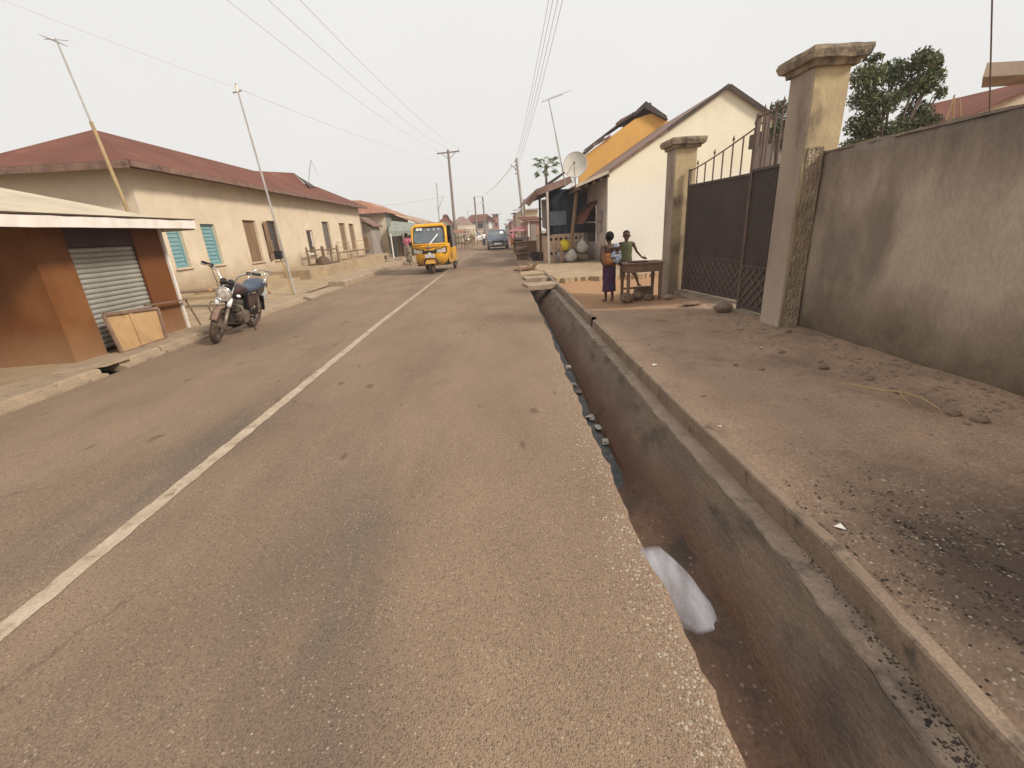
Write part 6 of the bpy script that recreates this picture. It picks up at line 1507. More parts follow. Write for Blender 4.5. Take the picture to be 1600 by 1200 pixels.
def hand(f, w, d, side, curl=.3, k=1.0):
    w = Vector(w); d = Vector(d).normalized(); s_ = d.cross(Vector((0, 1, 0)));
    if s_.length < .2: s_ = d.cross(Vector((0, 0, 1)))
    s_.normalize(); n = s_.cross(d); pc = w + d * .022 * k
    f.m.ell([a * f.h for a in pc], (.0135 * f.h * k, .0135 * f.h * k, .020 * f.h * k), 10, 8) if False else None
    f.c(w, .012 * k, w + d * .030 * k, .0135 * k, 8)
    f.c(w + d * .03 * k + s_ * .010 * k, .009 * k, w + d * .03 * k - s_ * .010 * k, .009 * k, 8)
    for i, (o, l) in enumerate(((-.0145, .036), (-.005, .042), (.005, .039), (.0145, .030))):
        b = w + d * .036 * k + s_ * o * k; m_ = b + (d + n * curl * .6).normalized() * l * .55 * k; e = m_ + (d + n * curl * 2).normalized() * l * .45 * k
        f.c(b, .0048 * k, m_, .0045 * k, 7); f.c(m_, .0045 * k, e, .0038 * k, 7)
    b = w + d * .014 * k + s_ * .013 * side * k; m_ = b + (d * .6 + s_ * side * .8 + n * .3).normalized() * .022 * k; f.c(b, .006 * k, m_, .0052 * k, 7); f.c(m_, .0052 * k, m_ + (d + s_ * side * .2).normalized() * .018 * k, .0044 * k, 7)
def leg(f, hip, knee, ank, toe, k=1.0, kid=1.0):
    f.c(hip, .046 * k, knee, .028 * k); f.c(knee, .028 * k, ank, .017 * k)
    mid = Vector(knee).lerp(Vector(ank), .3); f.c(tuple(mid + Vector((0, .006, .01))), .027 * k, tuple(Vector(knee).lerp(Vector(ank), .6)), .021 * k)
    a = Vector(ank); tt = Vector(toe); f.c(tuple(a + (a - tt) * .18 - Vector((0, 0, .018))), .016 * k, tuple(a.lerp(tt, .6) - Vector((0, 0, .008))), .015 * k)
    f.c(tuple(a.lerp(tt, .5)), .015 * k, toe, .011 * k)
    for i in range(4):
        s_ = (Vector((tt.y - a.y, -(tt.x - a.x), 0)).normalized()) * (.008 * (i - 1.5)); f.c(tuple(tt + s_), .006 * k, tuple(tt + s_ + (tt - a).normalized() * .012), .005 * k, 6)
def arm(f, sh, el_, wr, hd, side, curl=.3, k=1.0):
    f.c(sh, .027 * k, el_, .019 * k); f.c(el_, .0195 * k, wr, .0125 * k); hand(f, wr, hd, side, curl, k)
def torso(f, z0=.50, w=1.0, lean=(0, 0)):
    lx, ly = lean
    f.e((0, 0, z0), (.078 * w, .055, .055)); f.e((lx * .3, ly * .3 + .002, .60), (.068 * w, .048, .08)); f.e((lx * .7, ly * .7 + .004, .72), (.086 * w, .056, .09)); f.c((-.085 * w + lx, ly, .795), .030, (.085 * w + lx, ly, .795), .030)
    f.c((lx, ly + .005, .80), .030, (lx, ly - .002, .87), .026)
def fbuild(name, f, m, parent, vox, smooth=3, label=None):
    o = part(name, f.m, m, parent, label=label); return remesh(o, vox, smooth)
def skirt_mb(h, rows, n=40, folds=8, amp=.06, seed=0):
    L = []
    for z, cx, cy, rx, ry in rows:
        l = []
        for k in range(n):
            a = 2 * PI * k / n; u = (rows[0][0] - z) / max(1e-6, rows[0][0] - rows[-1][0]); w_ = 1 + amp * u * math.sin(folds * a + seed + u * 1.3) + amp * .5 * u * math.sin(3 * a + seed * 2)
            l.append(((cx + rx * w_ * math.cos(a)) * h, (cy + ry * w_ * math.sin(a)) * h, z * h))
        L.append(l)
    return MB().loft(L)

# girl in the purple wrapper, seen from behind, carrying a baby on her back
g0 = gr(951, 471, -.10); H1 = 1.42
t = thing('person', 'barefoot child seen from behind in a purple print wrapper carrying a baby on the back', 'person', (g0.x, g0.y, -.105), PI + R(12)); girl = t
f = Fig(H1); torso(f, w=.92); P = head(f, (0, -.004, .915), R(-6), 0, 1.18)
leg(f, (.042, 0, .49), (.05, -.005, .27), (.052, .01, .045), (.060, -.075, .014)); leg(f, (-.042, 0, .49), (-.05, -.005, .27), (-.056, .01, .045), (-.068, -.075, .014))
arm(f, (.105, .0, .79), (.150, .03, .64), (.118, .045, .545), (-.7, .5, -.1), 1, .5); arm(f, (-.105, .0, .79), (-.135, .03, .65), (-.10, .065, .565), (.7, .5, -.05), 1, .5)
fbuild('body', f, 'skin', t, .0055)
f = Fig(H1); c = Vector((0, -.004, .915)); f.e((c.x, c.y + .014, c.z + .016), (.060, .068, .067)); o = fbuild('hair', f, 'hair', t, .006, 1)
part('wrapper', skirt_mb(H1, [(.56, 0, .0, .088, .066), (.50, 0, .002, .098, .072), (.42, 0, 0, .100, .072), (.30, 0, 0, .096, .070), (.18, 0, 0, .100, .072), (.155, 0, 0, .102, .073)], folds=7, amp=.05), 'purple', t, smooth=True)
part('carrying_cloth', skirt_mb(H1, [(.70, -.0, .012, .094, .070), (.66, -.01, .022, .100, .080), (.62, -.012, .035, .106, .094), (.58, -.012, .038, .108, .098), (.54, -.005, .022, .100, .082), (.52, 0, .01, .096, .072)], folds=9, amp=.045, seed=2), 'wrapcloth', t, smooth=True)
# the baby (a person of its own, held in the cloth)
bloc = Vector((g0.x, g0.y, 0)); HB = .66
yaw = PI + R(12); rot = Matrix.Rotation(yaw, 3, 'Z')
bp_ = bloc + rot @ Vector((-.055 * H1, .115 * H1, 0))
t = thing('person', 'baby in a blue and white top tied to the back of the child in purple', 'person', (bp_.x, bp_.y, -.105 + .57 * H1), R(20))
f = Fig(HB); f.e((0, 0, .10), (.13, .10, .16)); f.e((0, 0, .24), (.12, .09, .10)); P = head(f, (.0, -.02, .44), R(25), 0, 1.75)
f.c((.1, 0, .26), .04, (.17, .03, .14), .03); f.c((-.1, 0, .26), .04, (-.17, -.04, .16), .03); f.c((-.17, -.04, .16), .03, (-.12, -.13, .14), .024); f.c((.0, 0, .3), .06, (0, -.01, .38), .055)
f.c((.08, 0, .02), .06, (.20, .06, -.06), .045); f.c((-.08, 0, .02), .06, (-.20, .06, -.06), .045)
fbuild('body', f, 'skin', t, .006)
f = Fig(HB); f.e((0, 0, .47), (.094, .105, .092)); fbuild('knitted_cap', f, 'bluewhite', t, .006, 1)
f = Fig(HB); f.e((0, -.005, .12), (.15, .12, .17)); f.c((-.1, -.0, .27), .06, (.1, 0, .27), .06); f.c((-.1, 0, .26), .055, (-.17, -.03, .18), .045); f.c((.1, 0, .26), .055, (.17, .03, .16), .045); fbuild('top', f, 'bluewhite', t, .008, 1)

# boy in the olive top with his hand on the table
g1 = gr(978, 459, -.10); H2 = 1.40
t = thing('person', 'boy in an olive green sleeveless top and grey shorts resting a hand on the table', 'person', (g1.x - .02, g1.y, -.10), R(-6))
f = Fig(H2); torso(f, w=.98); head(f, (0, -.010, .915), R(-14), R(4), 1.16)
leg(f, (-.042, 0, .49), (-.052, -.005, .27), (-.055, .01, .045), (-.065, -.07, .014)); leg(f, (.045, 0, .49), (.13, -.09, .33), (.20, -.045, .165), (.235, -.105, .130))
arm(f, (-.108, 0, .79), (-.145, .02, .64), (-.120, -.03, .535), (.05, -.3, -1), 1, .4)
arm(f, (.108, 0, .79), (.165, -.02, .665), (.235, -.10, .572), (.8, -.5, -.18), 1, .15)
fbuild('body', f, 'skin', t, .0055)
f = Fig(H2); f.e((0, .008, .946), (.0565, .066, .052)); fbuild('hair', f, 'hair', t, .006, 1)
part('sleeveless_top', skirt_mb(H2, [(.825, 0, .002, .052, .032), (.812, 0, .002, .090, .046), (.77, 0, .003, .100, .060), (.70, 0, .004, .097, .066), (.62, 0, .002, .088, .062), (.55, 0, .002, .094, .068), (.515, 0, .002, .099, .072)], folds=9, amp=.035, seed=1), 'olive', t, smooth=True)
f = Fig(H2); f.e((0, 0, .495), (.088, .066, .05)); f.c((-.042, 0, .48), .056, (-.050, -.003, .30), .044); f.c((.045, 0, .48), .056, (.115, -.075, .355), .044); fbuild('shorts', f, 'greybrown', t, .007, 2)
for (x, y, z) in ((-.060, -.02, .012), (.215, -.07, .132)): part('sandal', MB().ell((x * H2, y * H2, z * H2 - .006), (.05, .11, .012), 14, 6), 'tablewood', t)
# a block under his raised foot
# woman in pink beside the rickshaw
g2 = gr(641, 414, 0); H3 = 1.66
t = thing('person', 'woman in a pink blouse and patterned wrapper walking behind the yellow rickshaw', 'person', (g2.x, g2.y, 0), R(150))
f = Fig(H3); torso(f, w=1.0); head(f, (0, -.008, .928)); leg(f, (.042, 0, .49), (.05, -.05, .28), (.052, -.04, .05), (.06, -.12, .02)); leg(f, (-.042, 0, .49), (-.05, .02, .27), (-.055, .09, .07), (-.06, .03, .015))
arm(f, (.108, 0, .79), (.15, .03, .65), (.13, -.05, .56), (0, -.8, -.3), 1); arm(f, (-.108, 0, .79), (-.16, .02, .66), (-.16, -.06, .58), (0, -.8, -.2), 1)
fbuild('body', f, 'skin', t, .009)
f = Fig(H3); f.e((0, .012, .945), (.052, .062, .056)); fbuild('hair', f, 'hair', t, .01, 1)
f = Fig(H3); f.e((0, 0, .64), (.088, .068, .09)); f.e((0, .004, .73), (.098, .070, .09)); f.c((-.1, 0, .795), .04, (.1, 0, .795), .04); f.c((.108, 0, .79), .038, (.14, .02, .70), .032); f.c((-.108, 0, .79), .038, (-.145, .015, .71), .032); fbuild('blouse', f, 'pink', t, .01, 2)
part('wrapper', skirt_mb(H3, [(.60, 0, 0, .085, .066), (.52, 0, 0, .105, .08), (.4, 0, 0, .108, .08), (.2, 0, .01, .105, .085), (.09, 0, .01, .11, .09)], folds=6), 'printskirt', t, smooth=True)
# rickshaw driver (sits inside, held by the vehicle: a person of his own)
H4 = 1.55
t = thing('person', 'driver in a dark shirt sitting behind the windscreen of the yellow rickshaw', 'person', (rick.location.x, rick.location.y + .92, .48), 0)
f = Fig(H4); f.e((0, 0, .05), (.095, .07, .06)); f.e((0, 0, .18), (.09, .06, .12)); f.c((-.09, 0, .30), .035, (.09, 0, .30), .035); f.c((0, 0, .3), .03, (0, 0, .38), .028); head(f, (0, -.01, .44))
for sx in (-1, 1): f.c((sx * .11, 0, .29), .03, (sx * .15, -.08, .17), .022); f.c((sx * .15, -.08, .17), .02, (sx * .13, -.25, .20), .014); f.c((sx * .06, 0, .05), .05, (sx * .08, -.24, .08), .035); f.c((sx * .08, -.24, .08), .03, (sx * .08, -.20, -.12), .02); hand(f, (sx * .13, -.25, .20), (0, -1, .05), sx, .8)
fbuild('body', f, 'skin', t, .01)
f = Fig(H4); f.e((0, 0, .06), (.10, .075, .06)); f.e((0, 0, .18), (.096, .068, .13)); f.c((-.10, 0, .295), .042, (.10, 0, .295), .042)
for sx in (-1, 1): f.c((sx * .11, 0, .29), .036, (sx * .145, -.06, .20), .03)
fbuild('shirt', f, 'navy', t, .011, 1)
# far people
def far_person(label, a, b, top, shirt, lower, rz_=0, loc=None):
    g = gr(a, b, 0); hh = at(a, top, g.y).z; hh = min(max(hh, 1.3), 1.75)
    t = thing('person', label, 'person', (g.x, g.y, 0), rz_)
    f = Fig(hh); torso(f); head(f, (0, -.008, .928)); f.e((0, .01, .945), (.05, .06, .05))
    leg(f, (.042, 0, .49), (.05, -.03, .28), (.052, .0, .045), (.06, -.07, .015)); leg(f, (-.042, 0, .49), (-.05, .03, .27), (-.055, .05, .05), (-.06, -.02, .015))
    arm(f, (.108, 0, .79), (.15, .02, .65), (.15, -.03, .53), (0, -.2, -1), 1); arm(f, (-.108, 0, .79), (-.15, .02, .65), (-.15, -.03, .53), (0, -.2, -1), 1)
    fbuild('body', f, 'skin', t, .016, 2)
    f = Fig(hh); f.e((0, 0, .62), (.09, .07, .09)); f.e((0, .004, .73), (.10, .072, .09)); f.c((-.1, 0, .795), .042, (.1, 0, .795), .042)
    for sx in (-1, 1): f.c((sx * .108, 0, .79), .04, (sx * .15, .02, .68), .034)
    fbuild('shirt', f, shirt, t, .018, 1)
    f = Fig(hh); f.e((0, 0, .50), (.09, .07, .06)); f.c((.042, 0, .48), .058, (.05, -.02, .16), .045); f.c((-.042, 0, .48), .058, (-.05, .03, .16), .045); fbuild('trousers', f, lower, t, .018, 1)
    return t
far_person('distant person in a white shirt walking left of the blue car', 757, 386, 362, 'white', 'navy', .3)
far_person('distant person in pink standing right behind the blue car', 801, 386, 361, 'pink', 'wrapcloth', .2)
far_person('distant person in a pale red top next to the pink parasol', 806, 386, 363, 'umbpink', 'greybrown', 2)
far_person('distant person in white sitting area before the low cream shop', 728, 383, 361, 'white', 'printskirt', 1)

# ================================================================ TABLE AND BITS
ta = gr(985, 467, -.08); tb = gr(1024, 462, -.04)
t = thing('wooden_table', 'small worn wooden table beside the far gate pillar', 'table', (3.0, 9.0, -.07)); tz = .73
x0, x1 = -.36, .34
for k in range(3): part('top_board', MB().bevbox(x0 - .04, x1 + .04, -.28 + k * .185, -.28 + (k + 1) * .185 - .008, tz, tz + .03, .006).jit(.002, k), 'tablewood', t)
for (y0, y1) in ((-.26, -.235), (.22, .245)): part('apron', MB().box(x0, x1, y0, y1, tz - .15, tz - .002), 'tablewood', t)
for (xa, xb) in ((x0, x0 + .025), (x1 - .025, x1)): part('apron', MB().box(xa, xb, -.23, .215, tz - .15, tz - .002), 'tablewood', t)
for sx in (x0 + .03, x1 - .03):
    for sy in (-.23, .20): part('leg', MB().hexa([(sx - .022, sy - .022, 0), (sx + .022, sy - .022, 0), (sx + .022, sy + .022, 0), (sx - .022, sy + .022, 0), (sx - .032, sy - .03, tz - .004), (sx + .032, sy - .03, tz - .004), (sx + .032, sy + .03, tz - .004), (sx - .032, sy + .03, tz - .004)]), 'tablewood', t)
part('rail', MB().box(x0 + .05, x1 - .05, .19, .21, .20, .24), 'tablewood', t)
solo('tray', MB().loft([[(r_ * math.cos(2 * PI * k / 18) * 1.3, r_ * math.sin(2 * PI * k / 18), z) for k in range(18)] for z, r_ in ((0, .13), (.004, .15), (.02, .16), (.018, .15), (.008, .13))]), 'darkwood', 'thin dark oval tray lying on the small wooden table', 'tray', (2.92, 8.98, -.07 + tz + .032), world=False)
for i, (x, y, s_, lab) in enumerate(((2.72, 9.0, .13, 'round brown boulder under the table, left of its companions'), (2.98, 9.15, .12, 'low brown boulder under the middle of the table'), (3.16, 8.95, .10, 'pale topped flat stone under the right side of the table'))):
    rock('stone', lab, (x, y, -.06 + s_ * .4), (s_ * 1.2, s_, s_ * .75), seed=50 + i)
solo('broken_block', MB().bevbox(3.05, 3.42, 9.42, 9.62, -.08, .12, .01).jit(.01, 3), 'stone', 'broken concrete block where the boy rests his raised foot', 'block', (3.2, 9.5, -.08))

# benches and frame on the plinth of the long house
def at_pl(a, b, X=-8.0): return gx(a, b, X)
pA = gx(520, 417, -7.7)
t = thing('upturned_table', 'upturned wooden table frame standing on the plinth of the long house', 'table frame', (-8.1, 22.4, .46))
part('top', MB().bevbox(-.45, .40, -1.0, 1.0, 0, .06, .01), 'darkwood', t)
for sx in (-.40, .35):
    for sy in (-.95, .0, .95): part('leg', MB().box(sx - .03, sx + .03, sy - .03, sy + .03, .06, .82), 'tablewood', t)
for sx in (-.40, .35): part('rail', MB().box(sx - .02, sx + .02, -.92, .92, .62, .69), 'tablewood', t)
part('heap', MB().ell((0, -.25, .1), (.3, .45, .26), 10, 6).jit(.03, 3), 'darkwood', t)
for (y, lab) in ((26.0, 'weathered metal bench on the plinth, nearer to the upturned table'), (29.2, 'weathered metal bench on the plinth at the far end of the house')):
    t = thing('bench', lab, 'bench', (-8.0, y, .46))
    part('seat', MB().box(-.2, .25, -1.1, 1.1, .40, .44), 'tablewood', t)
    for sy in (-1.0, 1.0):
        part('leg', MB().tube([(.22, sy, 0), (.22, sy, .42)], .02, 6), 'bamboo', t); part('leg', MB().tube([(-.2, sy, 0), (-.22, sy, .95)], .02, 6), 'bamboo', t)
    part('back_rail', MB().tube([(-.22, -1.0, .95), (-.22, 1.0, .95)], .022, 6), 'bamboo', t); part('back_rail', MB().tube([(-.21, -1.0, .7), (-.21, 1.0, .7)], .018, 6), 'bamboo', t)
p = gr(601, 408, 0); solo('crate', MB().bevbox(p.x - .2, p.x + .15, p.y, p.y + .3, .0, .35, .01), 'darkwood', 'small dark crate on the ground in front of the yellow house wall', 'crate', (p.x, p.y, 0))
for i, (a, b, s_) in enumerate(((612, 410, .3), (620, 408, .25), (606, 411, .2), (628, 409, .3))):
    p = gr(a, b, 0); rock('stone', ['reddish rubble stone by the awning, second from the crate', 'reddish rubble stone by the awning, third from the crate', 'smallest reddish rubble stone beside the dark crate', 'reddish rubble stone nearest the woman in pink'][i], (p.x, p.y, .1), (s_, s_ * .7, .12), 'roughstone', seed=80 + i, group='rubble before the awning')

# sacks in front of the porch
def sack(label, c, r, m, seed, knot=True):
    q = random.Random(seed); mb = MB().ell((0, 0, r[2]), r, 18, 12)
    V = []
    for x, y, z in mb.v:
        k = 1 + .10 * math.sin(4 * math.atan2(y, x) + seed + z * 9) * (z / (2 * r[2])) + q.uniform(-.03, .03); u = z / (2 * r[2]); k *= 1.12 - .35 * max(0, u - .5) if u > .15 else 1.25; V.append((x * k + .12 * u * r[0] * math.sin(seed), y * k, max(0, z * 1.0 - .06 * r[2]) * (1 + .12 * math.sin(x * 9 + seed))))
    mb.v = V
    t = thing('sack', label, 'sack', c); part('bag', mb, m, t, smooth=True)
    if knot: part('tied_neck', MB().tube([(0, 0, 2 * r[2] - .06), (.01, 0, 2 * r[2] + .02), (.03, .01, 2 * r[2] + .10)], [.09, .035, .08], 10).jit(.008, seed), m, t, smooth=True)
    return t
sack('bulging white sack nearest to the camera in front of the pierced wall', (3.22, 18.55, .06), (.23, .22, .24), 'whitesack', 1, False)
sack('white tied sack standing against the grey porch wall', (3.72, 18.7, .38), (.24, .22, .25), 'whitesack', 2)
sack('bright yellow filled sack leaning on the pierced wall', (3.10, 19.0, .50), (.25, .19, .23), 'yellowbag', 3, False)
sack('grey sack at the foot of the white tied sack', (3.78, 18.8, .05), (.26, .25, .2), 'stone', 4, False)
sack('low pale sack hidden behind the bulging white one', (3.05, 19.1, .05), (.3, .2, .25), 'fargrey', 5, False)
# prop stick and black basin, stall items
t = thing('wooden_stand', 'forked wooden stand on a dark foot board before the pierced wall', 'stand', (2.78, 18.4, .06))
part('upright', MB().bar((0, 0, 0), (.02, 0, .75), .05), 'wood', t); part('upright', MB().bar((.1, 0, 0), (.05, 0, .55), .04), 'wood', t); part('foot', MB().box(-.25, .35, -.05, .06, -.01, .03), 'darkwood', t)
def basin(label, c, r, h, m='basin'):
    L = [[(rr * math.cos(2 * PI * k / 20), rr * math.sin(2 * PI * k / 20), z) for k in range(20)] for z, rr in ((0, r * .75), (h, r), (h + .015, r + .01), (h, r - .02), (.03, r * .72))]
    return solo('basin', MB().loft(L), m, label, 'basin', c, smooth=False, world=False)
p = gr(841, 407, .05); basin('large black rubber basin on the sand before the dark porch shop', (p.x, p.y, .05), .36, .36)
p = gr(811, 388, .0); basin('dark basin standing on the far market stall', (at(810, 383, 29).x, 29, .55), .3, .3)
# crates of blocks
def stall(label, a0, a1, b, dep, rows, m='stone'):
    p = gr((a0 + a1) / 2, b, .02); x0 = at(a0, b, p.y).x; x1 = at(a1, b, p.y).x
    t = thing('block_stack', label, 'block stack', (p.x, p.y, .02)); n = 2
    for r_ in range(rows):
        for k in range(n):
            w_ = (x1 - x0) / n; part('block', MB().bevbox(x0 - p.x + k * w_ + .02 * (r_ % 2), x0 - p.x + (k + 1) * w_ - .03, 0, dep, r_ * .21 + (.04 if r_ else 0), r_ * .21 + .19, .01).jit(.008, r_ * 5 + k), m, t)
        if r_: part('board', MB().box(x0 - p.x - .05, x1 - p.x + .08, -.04, dep + .04, r_ * .21 - .008, r_ * .21 + .035), 'darkwood', t)
    return t
stall('stack of concrete blocks layered with dark boards beside the road on the right', 808, 826, 405.5, .5, 3)
stall('low block pile behind the layered block stack', 826, 834, 402, .5, 1)
p = gr(821, 395, 0)
t = thing('market_table', 'grey timber market table beyond the stack of blocks', 'table', (at(814, 385, 30).x, 30, 0))
part('top', MB().box(-.5, .5, -.4, .4, .95, 1.0), 'fargrey', t)
for sx in (-.45, .45):
    for sy in (-.35, .35): part('leg', MB().box(sx - .03, sx + .03, sy - .03, sy + .03, 0, .95), 'wood', t)
part('front_board', MB().box(-.48, .48, -.38, -.36, .4, .94), 'fargrey', t)
# pink parasols
def parasol(label, a, b, Y, r):
    p = at(a, b, Y); t = thing('parasol', label, 'parasol', (p.x, Y, 0)); n = 8; z = p.z
    for k in range(n):
        a0, a1 = 2 * PI * k / n, 2 * PI * (k + 1) / n
        part('panel', MB().slab([(0, 0, z), (r * math.cos(a0), r * math.sin(a0), z - .38), (r * .97 * math.cos((a0 + a1) / 2), r * .97 * math.sin((a0 + a1) / 2), z - .36), (r * math.cos(a1), r * math.sin(a1), z - .38)], (0, 0, -.015)), 'umbpink', t)
    part('pole', MB().tube([(0, 0, 0), (0, 0, z + .05)], .025, 8), 'greypole', t); return t
parasol('faded pink market parasol over the stalls on the right', 814, 352, 34, 1.0)
parasol('distant pink parasol behind the blue car', 806, 357, 58, 1.1)
# people and goods: market clutter tables
for i, (a, b, Y, m_, lab) in enumerate(((803, 372, 46, 'pinkwall', 'pinkish market counter right of the blue car'), (822, 380, 27, 'wood', 'wooden market counter with weeds behind the block stack'))):
    p = at(a, b, Y); t = thing('market_counter', lab, 'counter', (p.x, Y, 0)); part('top', MB().box(-.7, .7, -.3, .3, .75, .8), m_, t); part('front', MB().box(-.68, .68, -.28, -.25, .1, .748), m_, t)
    for sx in (-.6, .6): part('leg', MB().box(sx - .04, sx + .04, -.2, .2, 0, .745), 'darkwood', t)

# left-side distant clutter: goods heaps & poles near the rickshaw
for i in range(7):
    a = 716 + i * 4.4; g = gr(a, 392 - i * 1.7, 0); hh = random.Random(i).uniform(.5, 1.2)
    t = thing('market_stall', ['small timber stall with pale goods, %s' % s for s in ('first behind the rickshaw', 'second behind the rickshaw', 'third beyond the rickshaw', 'fourth beyond the rickshaw', 'fifth beyond the rickshaw', 'sixth beyond the rickshaw', 'farthest on the left before the car')][i], 'stall', (g.x, g.y, 0))
    part('counter', MB().box(-.5, .4, -.3, .3, hh - .08, hh), 'wood', t); 
    for sx in (-.45, .35): part('post', MB().tube([(sx, 0, 0), (sx, 0, hh + (1.0 if i % 2 else .6))], .035, 6), 'wood', t)
    for k in range(3): part('goods', MB().ell((-.35 + .3 * k, 0, hh + .12), (.14, .16, .15), 8, 6).jit(.02, i + k), ['whitetrim', 'leafA', 'stonepale', 'creamroof', 'fargrey'][(i + k) % 5], t)
    if i % 2: part('awning', MB().slab([(-.6, -.5, hh + .9), (.5, -.5, hh + .9), (.5, .5, hh + 1.15), (-.6, .5, hh + 1.15)], (0, 0, .04)), ['roofgrey', 'rooforange', 'creamroof'][i % 3], t)
# ochre car far away, small white vehicle
p = gr(746, 380, 0)
t = thing('car', 'tiny distant white car facing the camera left of the blue hatchback', 'car', (p.x - .3, p.y + 6, 0))
part('body', MB().loft([[(-.8, 0, .35), (.8, 0, .35), (.8, 0, .75), (-.8, 0, .75)], [(-.85, .3, .25), (.85, .3, .25), (.85, .3, .95), (-.85, .3, .95)], [(-.85, 3.8, .25), (.85, 3.8, .25), (.85, 3.8, 1), (-.85, 3.8, 1)]]), 'white', t)
part('cabin', MB().loft([[(-.75, .9, .95), (.75, .9, .95), (.75, 3.5, 1), (-.75, 3.5, 1)], [(-.6, 1.5, 1.45), (.6, 1.5, 1.45), (.6, 3.1, 1.45), (-.6, 3.1, 1.45)]]), 'glass', t)
for sx in (-1, 1): part('headlight', MB().box(min(sx * .5, sx * .75), max(sx * .5, sx * .75), -.03, .02, .55, .7), 'lens', t); part('wheel', MB().cyl((sx * .75, .6, .3), .3, .18, 0, 14), 'rubber', t)

# ================================================================ TREES AND PLANTS
def leafcloud(centres, n, size, seed, spread=1.0, droop=.3):
    g = np.random.default_rng(seed); V = []; F = []
    for (c, r) in centres:
        k = int(n * (r[0] * r[2]) / sum(q[0] * q[2] for _, q in centres))
        d = g.normal(size=(k, 3)); d /= np.linalg.norm(d, axis=1)[:, None]; rad = g.random(k) ** .45
        P = np.array(c) + d * rad[:, None] * np.array(r)
        for p in P:
            s_ = size * g.uniform(.6, 1.3); a = g.normal(size=3); a[2] -= droop; a /= np.linalg.norm(a); b = np.cross(a, g.normal(size=3)); b /= np.linalg.norm(b)
            i = len(V); V += [tuple(p - a * s_ * .5), tuple(p + b * s_ * .22), tuple(p + a * s_ * .6), tuple(p - b * s_ * .22)]; F.append((i, i + 1, i + 2, i + 3))
    return MB().add(V, F)
def tree(name, label, base, h, clumps, n, leaf, seed, mats=('leafA', 'leafB', 'leafC'), trunk=.12):
    t = thing(name, label, 'tree', base); g = random.Random(seed)
    part('trunk', MB().tube([(0, 0, -.1), (.05, .03, h * .25), (-.03, .05, h * .5)], [trunk, trunk * .8, trunk * .55], 10), 'bark', t, smooth=True)
    for i, (c, r) in enumerate(clumps):
        c = Vector(c); part('limb', MB().tube([(-.03, .05, h * .42), Vector((0, 0, h * .5)).lerp(c, .5) + Vector((0, 0, -.05)), c + Vector((0, 0, r[2] * .3))], [trunk * .45, trunk * .28, trunk * .08], 7), 'bark', t, smooth=True)
        for k in range(3):
            e = c + Vector((g.uniform(-1, 1) * r[0], g.uniform(-1, 1) * r[1], g.uniform(-.3, 1) * r[2])) * .8
            part('branch', MB().tube([c * .75 + Vector((0, 0, h * .5)) * .25, e], [trunk * .16, .008], 5), 'bark', t)
    for i, m in enumerate(mats):
        sub = [clumps[j] for j in range(len(clumps)) if j % len(mats) == i] or clumps
        allc = sub + [(c, (r[0] * .9, r[1] * .9, r[2] * .9)) for c, r in clumps]
        part('crown', leafcloud(allc, n // len(mats), leaf, seed + i), m, t)
    return t
Yt = 11.5
def tc_(a, b, rx, rz_, Y=Yt, base=None):
    p = at(a, b, Y); q = at(a + rx, b, Y); z = at(a, b - rz_, Y).z; return ((p.x - base[0], p.y - base[1], p.z - base[2]), (abs(q.x - p.x), abs(q.x - p.x) * .9, abs(z - p.z)))
bs = (at(1390, 200, Yt).x, Yt, 0)
cl = [tc_(a, b, rx, rz_, Yt + dy, bs) for a, b, rx, rz_, dy in ((1355, 120, 30, 26, 0), (1395, 115, 26, 28, .3), (1443, 95, 24, 24, 0), (1430, 135, 30, 24, .2), (1380, 160, 34, 24, -.2), (1350, 195, 32, 26, 0), (1455, 125, 20, 26, .1), (1430, 180, 26, 26, .3), (1400, 205, 30, 22, 0), (1350, 155, 26, 22, .2), (1462, 100, 12, 20, .1), (1340, 225, 26, 16, 0), (1470, 145, 10, 12, .1), (1365, 90, 18, 8, .1))]
tree('mango_tree', 'dark green leafy tree rising behind the grey wall right of the tall pillar', bs, 4.2, [(c, tuple(v * .93 for v in r)) for c, r in cl], 12000, .085, 5)
bs2 = (at(1220, 190, 13).x, 13, 0)
cl = [tc_(a, b, rx, rz_, 13, bs2) for a, b, rx, rz_ in ((1220, 170, 18, 14), (1245, 190, 22, 20), (1214, 200, 12, 14), (1232, 225, 16, 14))]
tree('small_tree', 'small sparse tree seen between the gate bars and the tall pillar', bs2, 4.0, cl, 2200, .08, 9, mats=('leafB', 'leafC'), trunk=.07)
bs3 = (at(1440, 215, 9.5).x, 9.5, 0)
cl = [tc_(a, b, rx, rz_, 9.5, bs3) for a, b, rx, rz_ in ((1430, 195, 20, 12), (1452, 188, 18, 10), (1410, 210, 22, 12), (1380, 222, 22, 10))]
tree('bush', 'brownish bush just showing over the grey wall below the tree', bs3, 2.2, cl, 2600, .06, 14, mats=('leafC', 'leafB'), trunk=.04)
# house behind gate: dark box seen through the bars
p = at(1215, 205, 14); t = thing('porch_roof', 'small dark roof and pinkish wall seen through the gate bars', 'outbuilding', (p.x, 14, 0))
part('wall', MB().box(at(1207, 220, 14).x, at(1234, 220, 14).x, 14, 15, 0, at(1215, 222, 14).z), 'fargrey', t, world=True); part('roof', MB().box(at(1205, 220, 14).x, at(1238, 220, 14).x, 13.8, 15.2, at(1215, 222, 14).z + .002, at(1215, 198, 14).z), 'soffit', t, world=True)
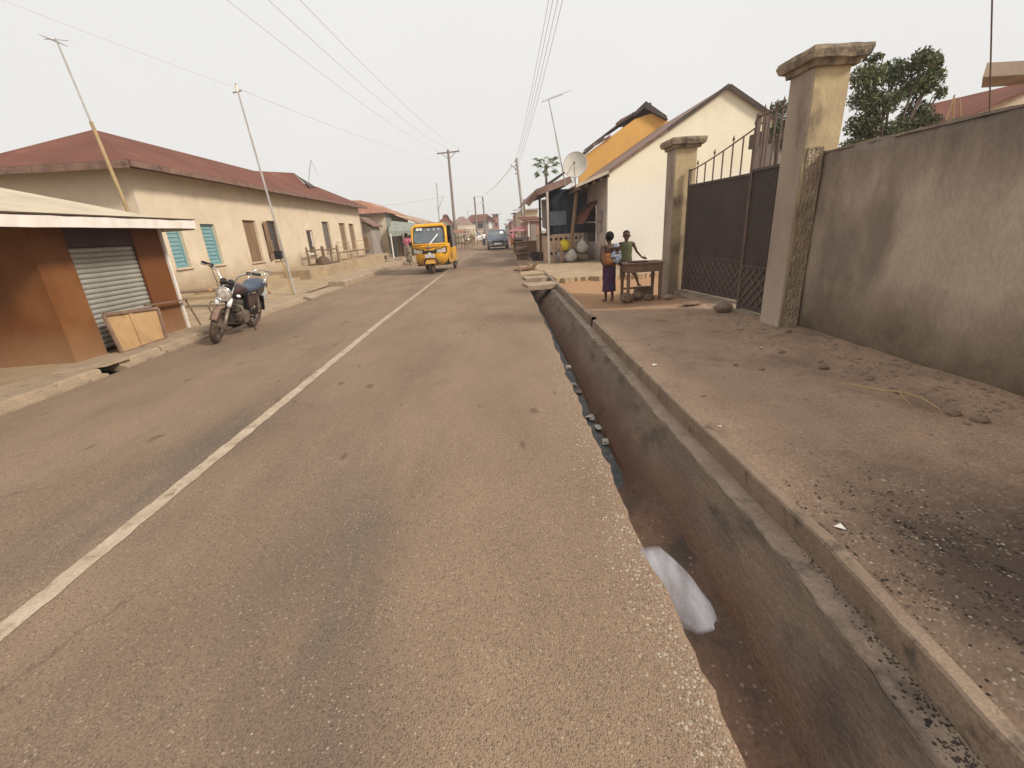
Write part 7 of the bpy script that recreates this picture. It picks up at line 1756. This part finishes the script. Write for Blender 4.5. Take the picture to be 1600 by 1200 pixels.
# papaya
Yp = 40; c = at(853, 262, Yp); bz = Vector((at(853.5, 300, Yp).x, Yp, 0)); t = thing('papaya_tree', 'slender papaya tree standing behind the dark porch shop', 'tree', tuple(bz)); tp = at(853, 258, Yp) - bz
part('trunk', MB().tube([(0, 0, 0), tp * .5, tp], [.13, .11, .09], 10), 'bark', t)
g = random.Random(3)
for k in range(20):
    az = 2 * PI * k / 20 + g.uniform(-.2, .2); up = [.75, .15, -.5][k % 3] + g.uniform(-.1, .1); d = Vector((math.cos(az), math.sin(az), up)).normalized(); Lp = g.uniform(.75, 1.05); e = tp + d * Lp
    part('petiole', MB().tube([tp, tp + d * Lp * .5 + Vector((0, 0, .05)), e], .014, 5), 'papleaf', t)
    mb = MB(); s_ = Vector((-math.sin(az), math.cos(az), 0))
    for j in range(7):
        a = R(-110 + 220 * j / 6); dr = (d * math.cos(a) + s_ * math.sin(a) + Vector((0, 0, -.8))).normalized(); ln = .52 * (1 - .25 * abs(math.sin(a))); sd_ = dr.cross(Vector((0, 0, 1))).normalized() * .10
        mb.slab([e, e + dr * ln * .5 + sd_, e + dr * ln, e + dr * ln * .5 - sd_], (0, 0, .004))
    part('leaf', mb, 'papleaf', t)
for k in range(5): part('fruit', MB().ell(tp + Vector((.12 * math.cos(k * 1.3), .12 * math.sin(k * 1.3), -.22 - .06 * k)), (.06, .06, .1), 8, 6), 'leafA', t)
# weeds by the stalls
def weeds(name, label, cx, cy, rx, ry, h, n, seed):
    g = random.Random(seed); mb = MB(); V = []; F = []
    for _ in range(n):
        x = cx + g.gauss(0, rx); y = cy + g.gauss(0, ry); a = g.uniform(0, PI); l = h * g.uniform(.4, 1.2); w_ = .02 + .02 * g.random(); dx, dy = math.cos(a) * w_, math.sin(a) * w_
        i = len(V); o = Vector((g.uniform(-.3, .3), g.uniform(-.3, .3), 0)) * l; V += [(x - dx, y - dy, 0), (x + dx, y + dy, 0), (x + o.x, y + o.y, l)]; F.append((i, i + 1, i + 2))
    o = solo(name, mb.add(V, F), 'grass', label, 'weeds', loc=(0, 0, 0)); o['kind'] = 'stuff'; return o
p = at(828, 385, 28); weeds('weeds', 'low green weeds growing by the stalls in front of the boarded shop', p.x + .9, 28, .35, 1.2, .45, 700, 2)
p = at(672, 340, 44); 
# small rooftop shrub left
# ================================================================ HAZE
HAZE = 0.0013
if HAZE > 0:
    mh = bpy.data.materials.new('pale_dust_haze'); mh.use_nodes = True; nt = mh.node_tree; nt.nodes.clear()
    o_ = nt.nodes.new('ShaderNodeOutputMaterial'); pv = nt.nodes.new('ShaderNodeVolumePrincipled'); pv.inputs['Density'].default_value = HAZE; pv.inputs['Color'].default_value = (.98, .965, .94, 1)
    nt.links.new(pv.outputs[0], o_.inputs['Volume'])
    mb = MB().box(-235, 235, -65, 345, -1.7, 14); me = mesh_of('haze', mb, mh); ho = link('haze', me); ho['kind'] = 'stuff'
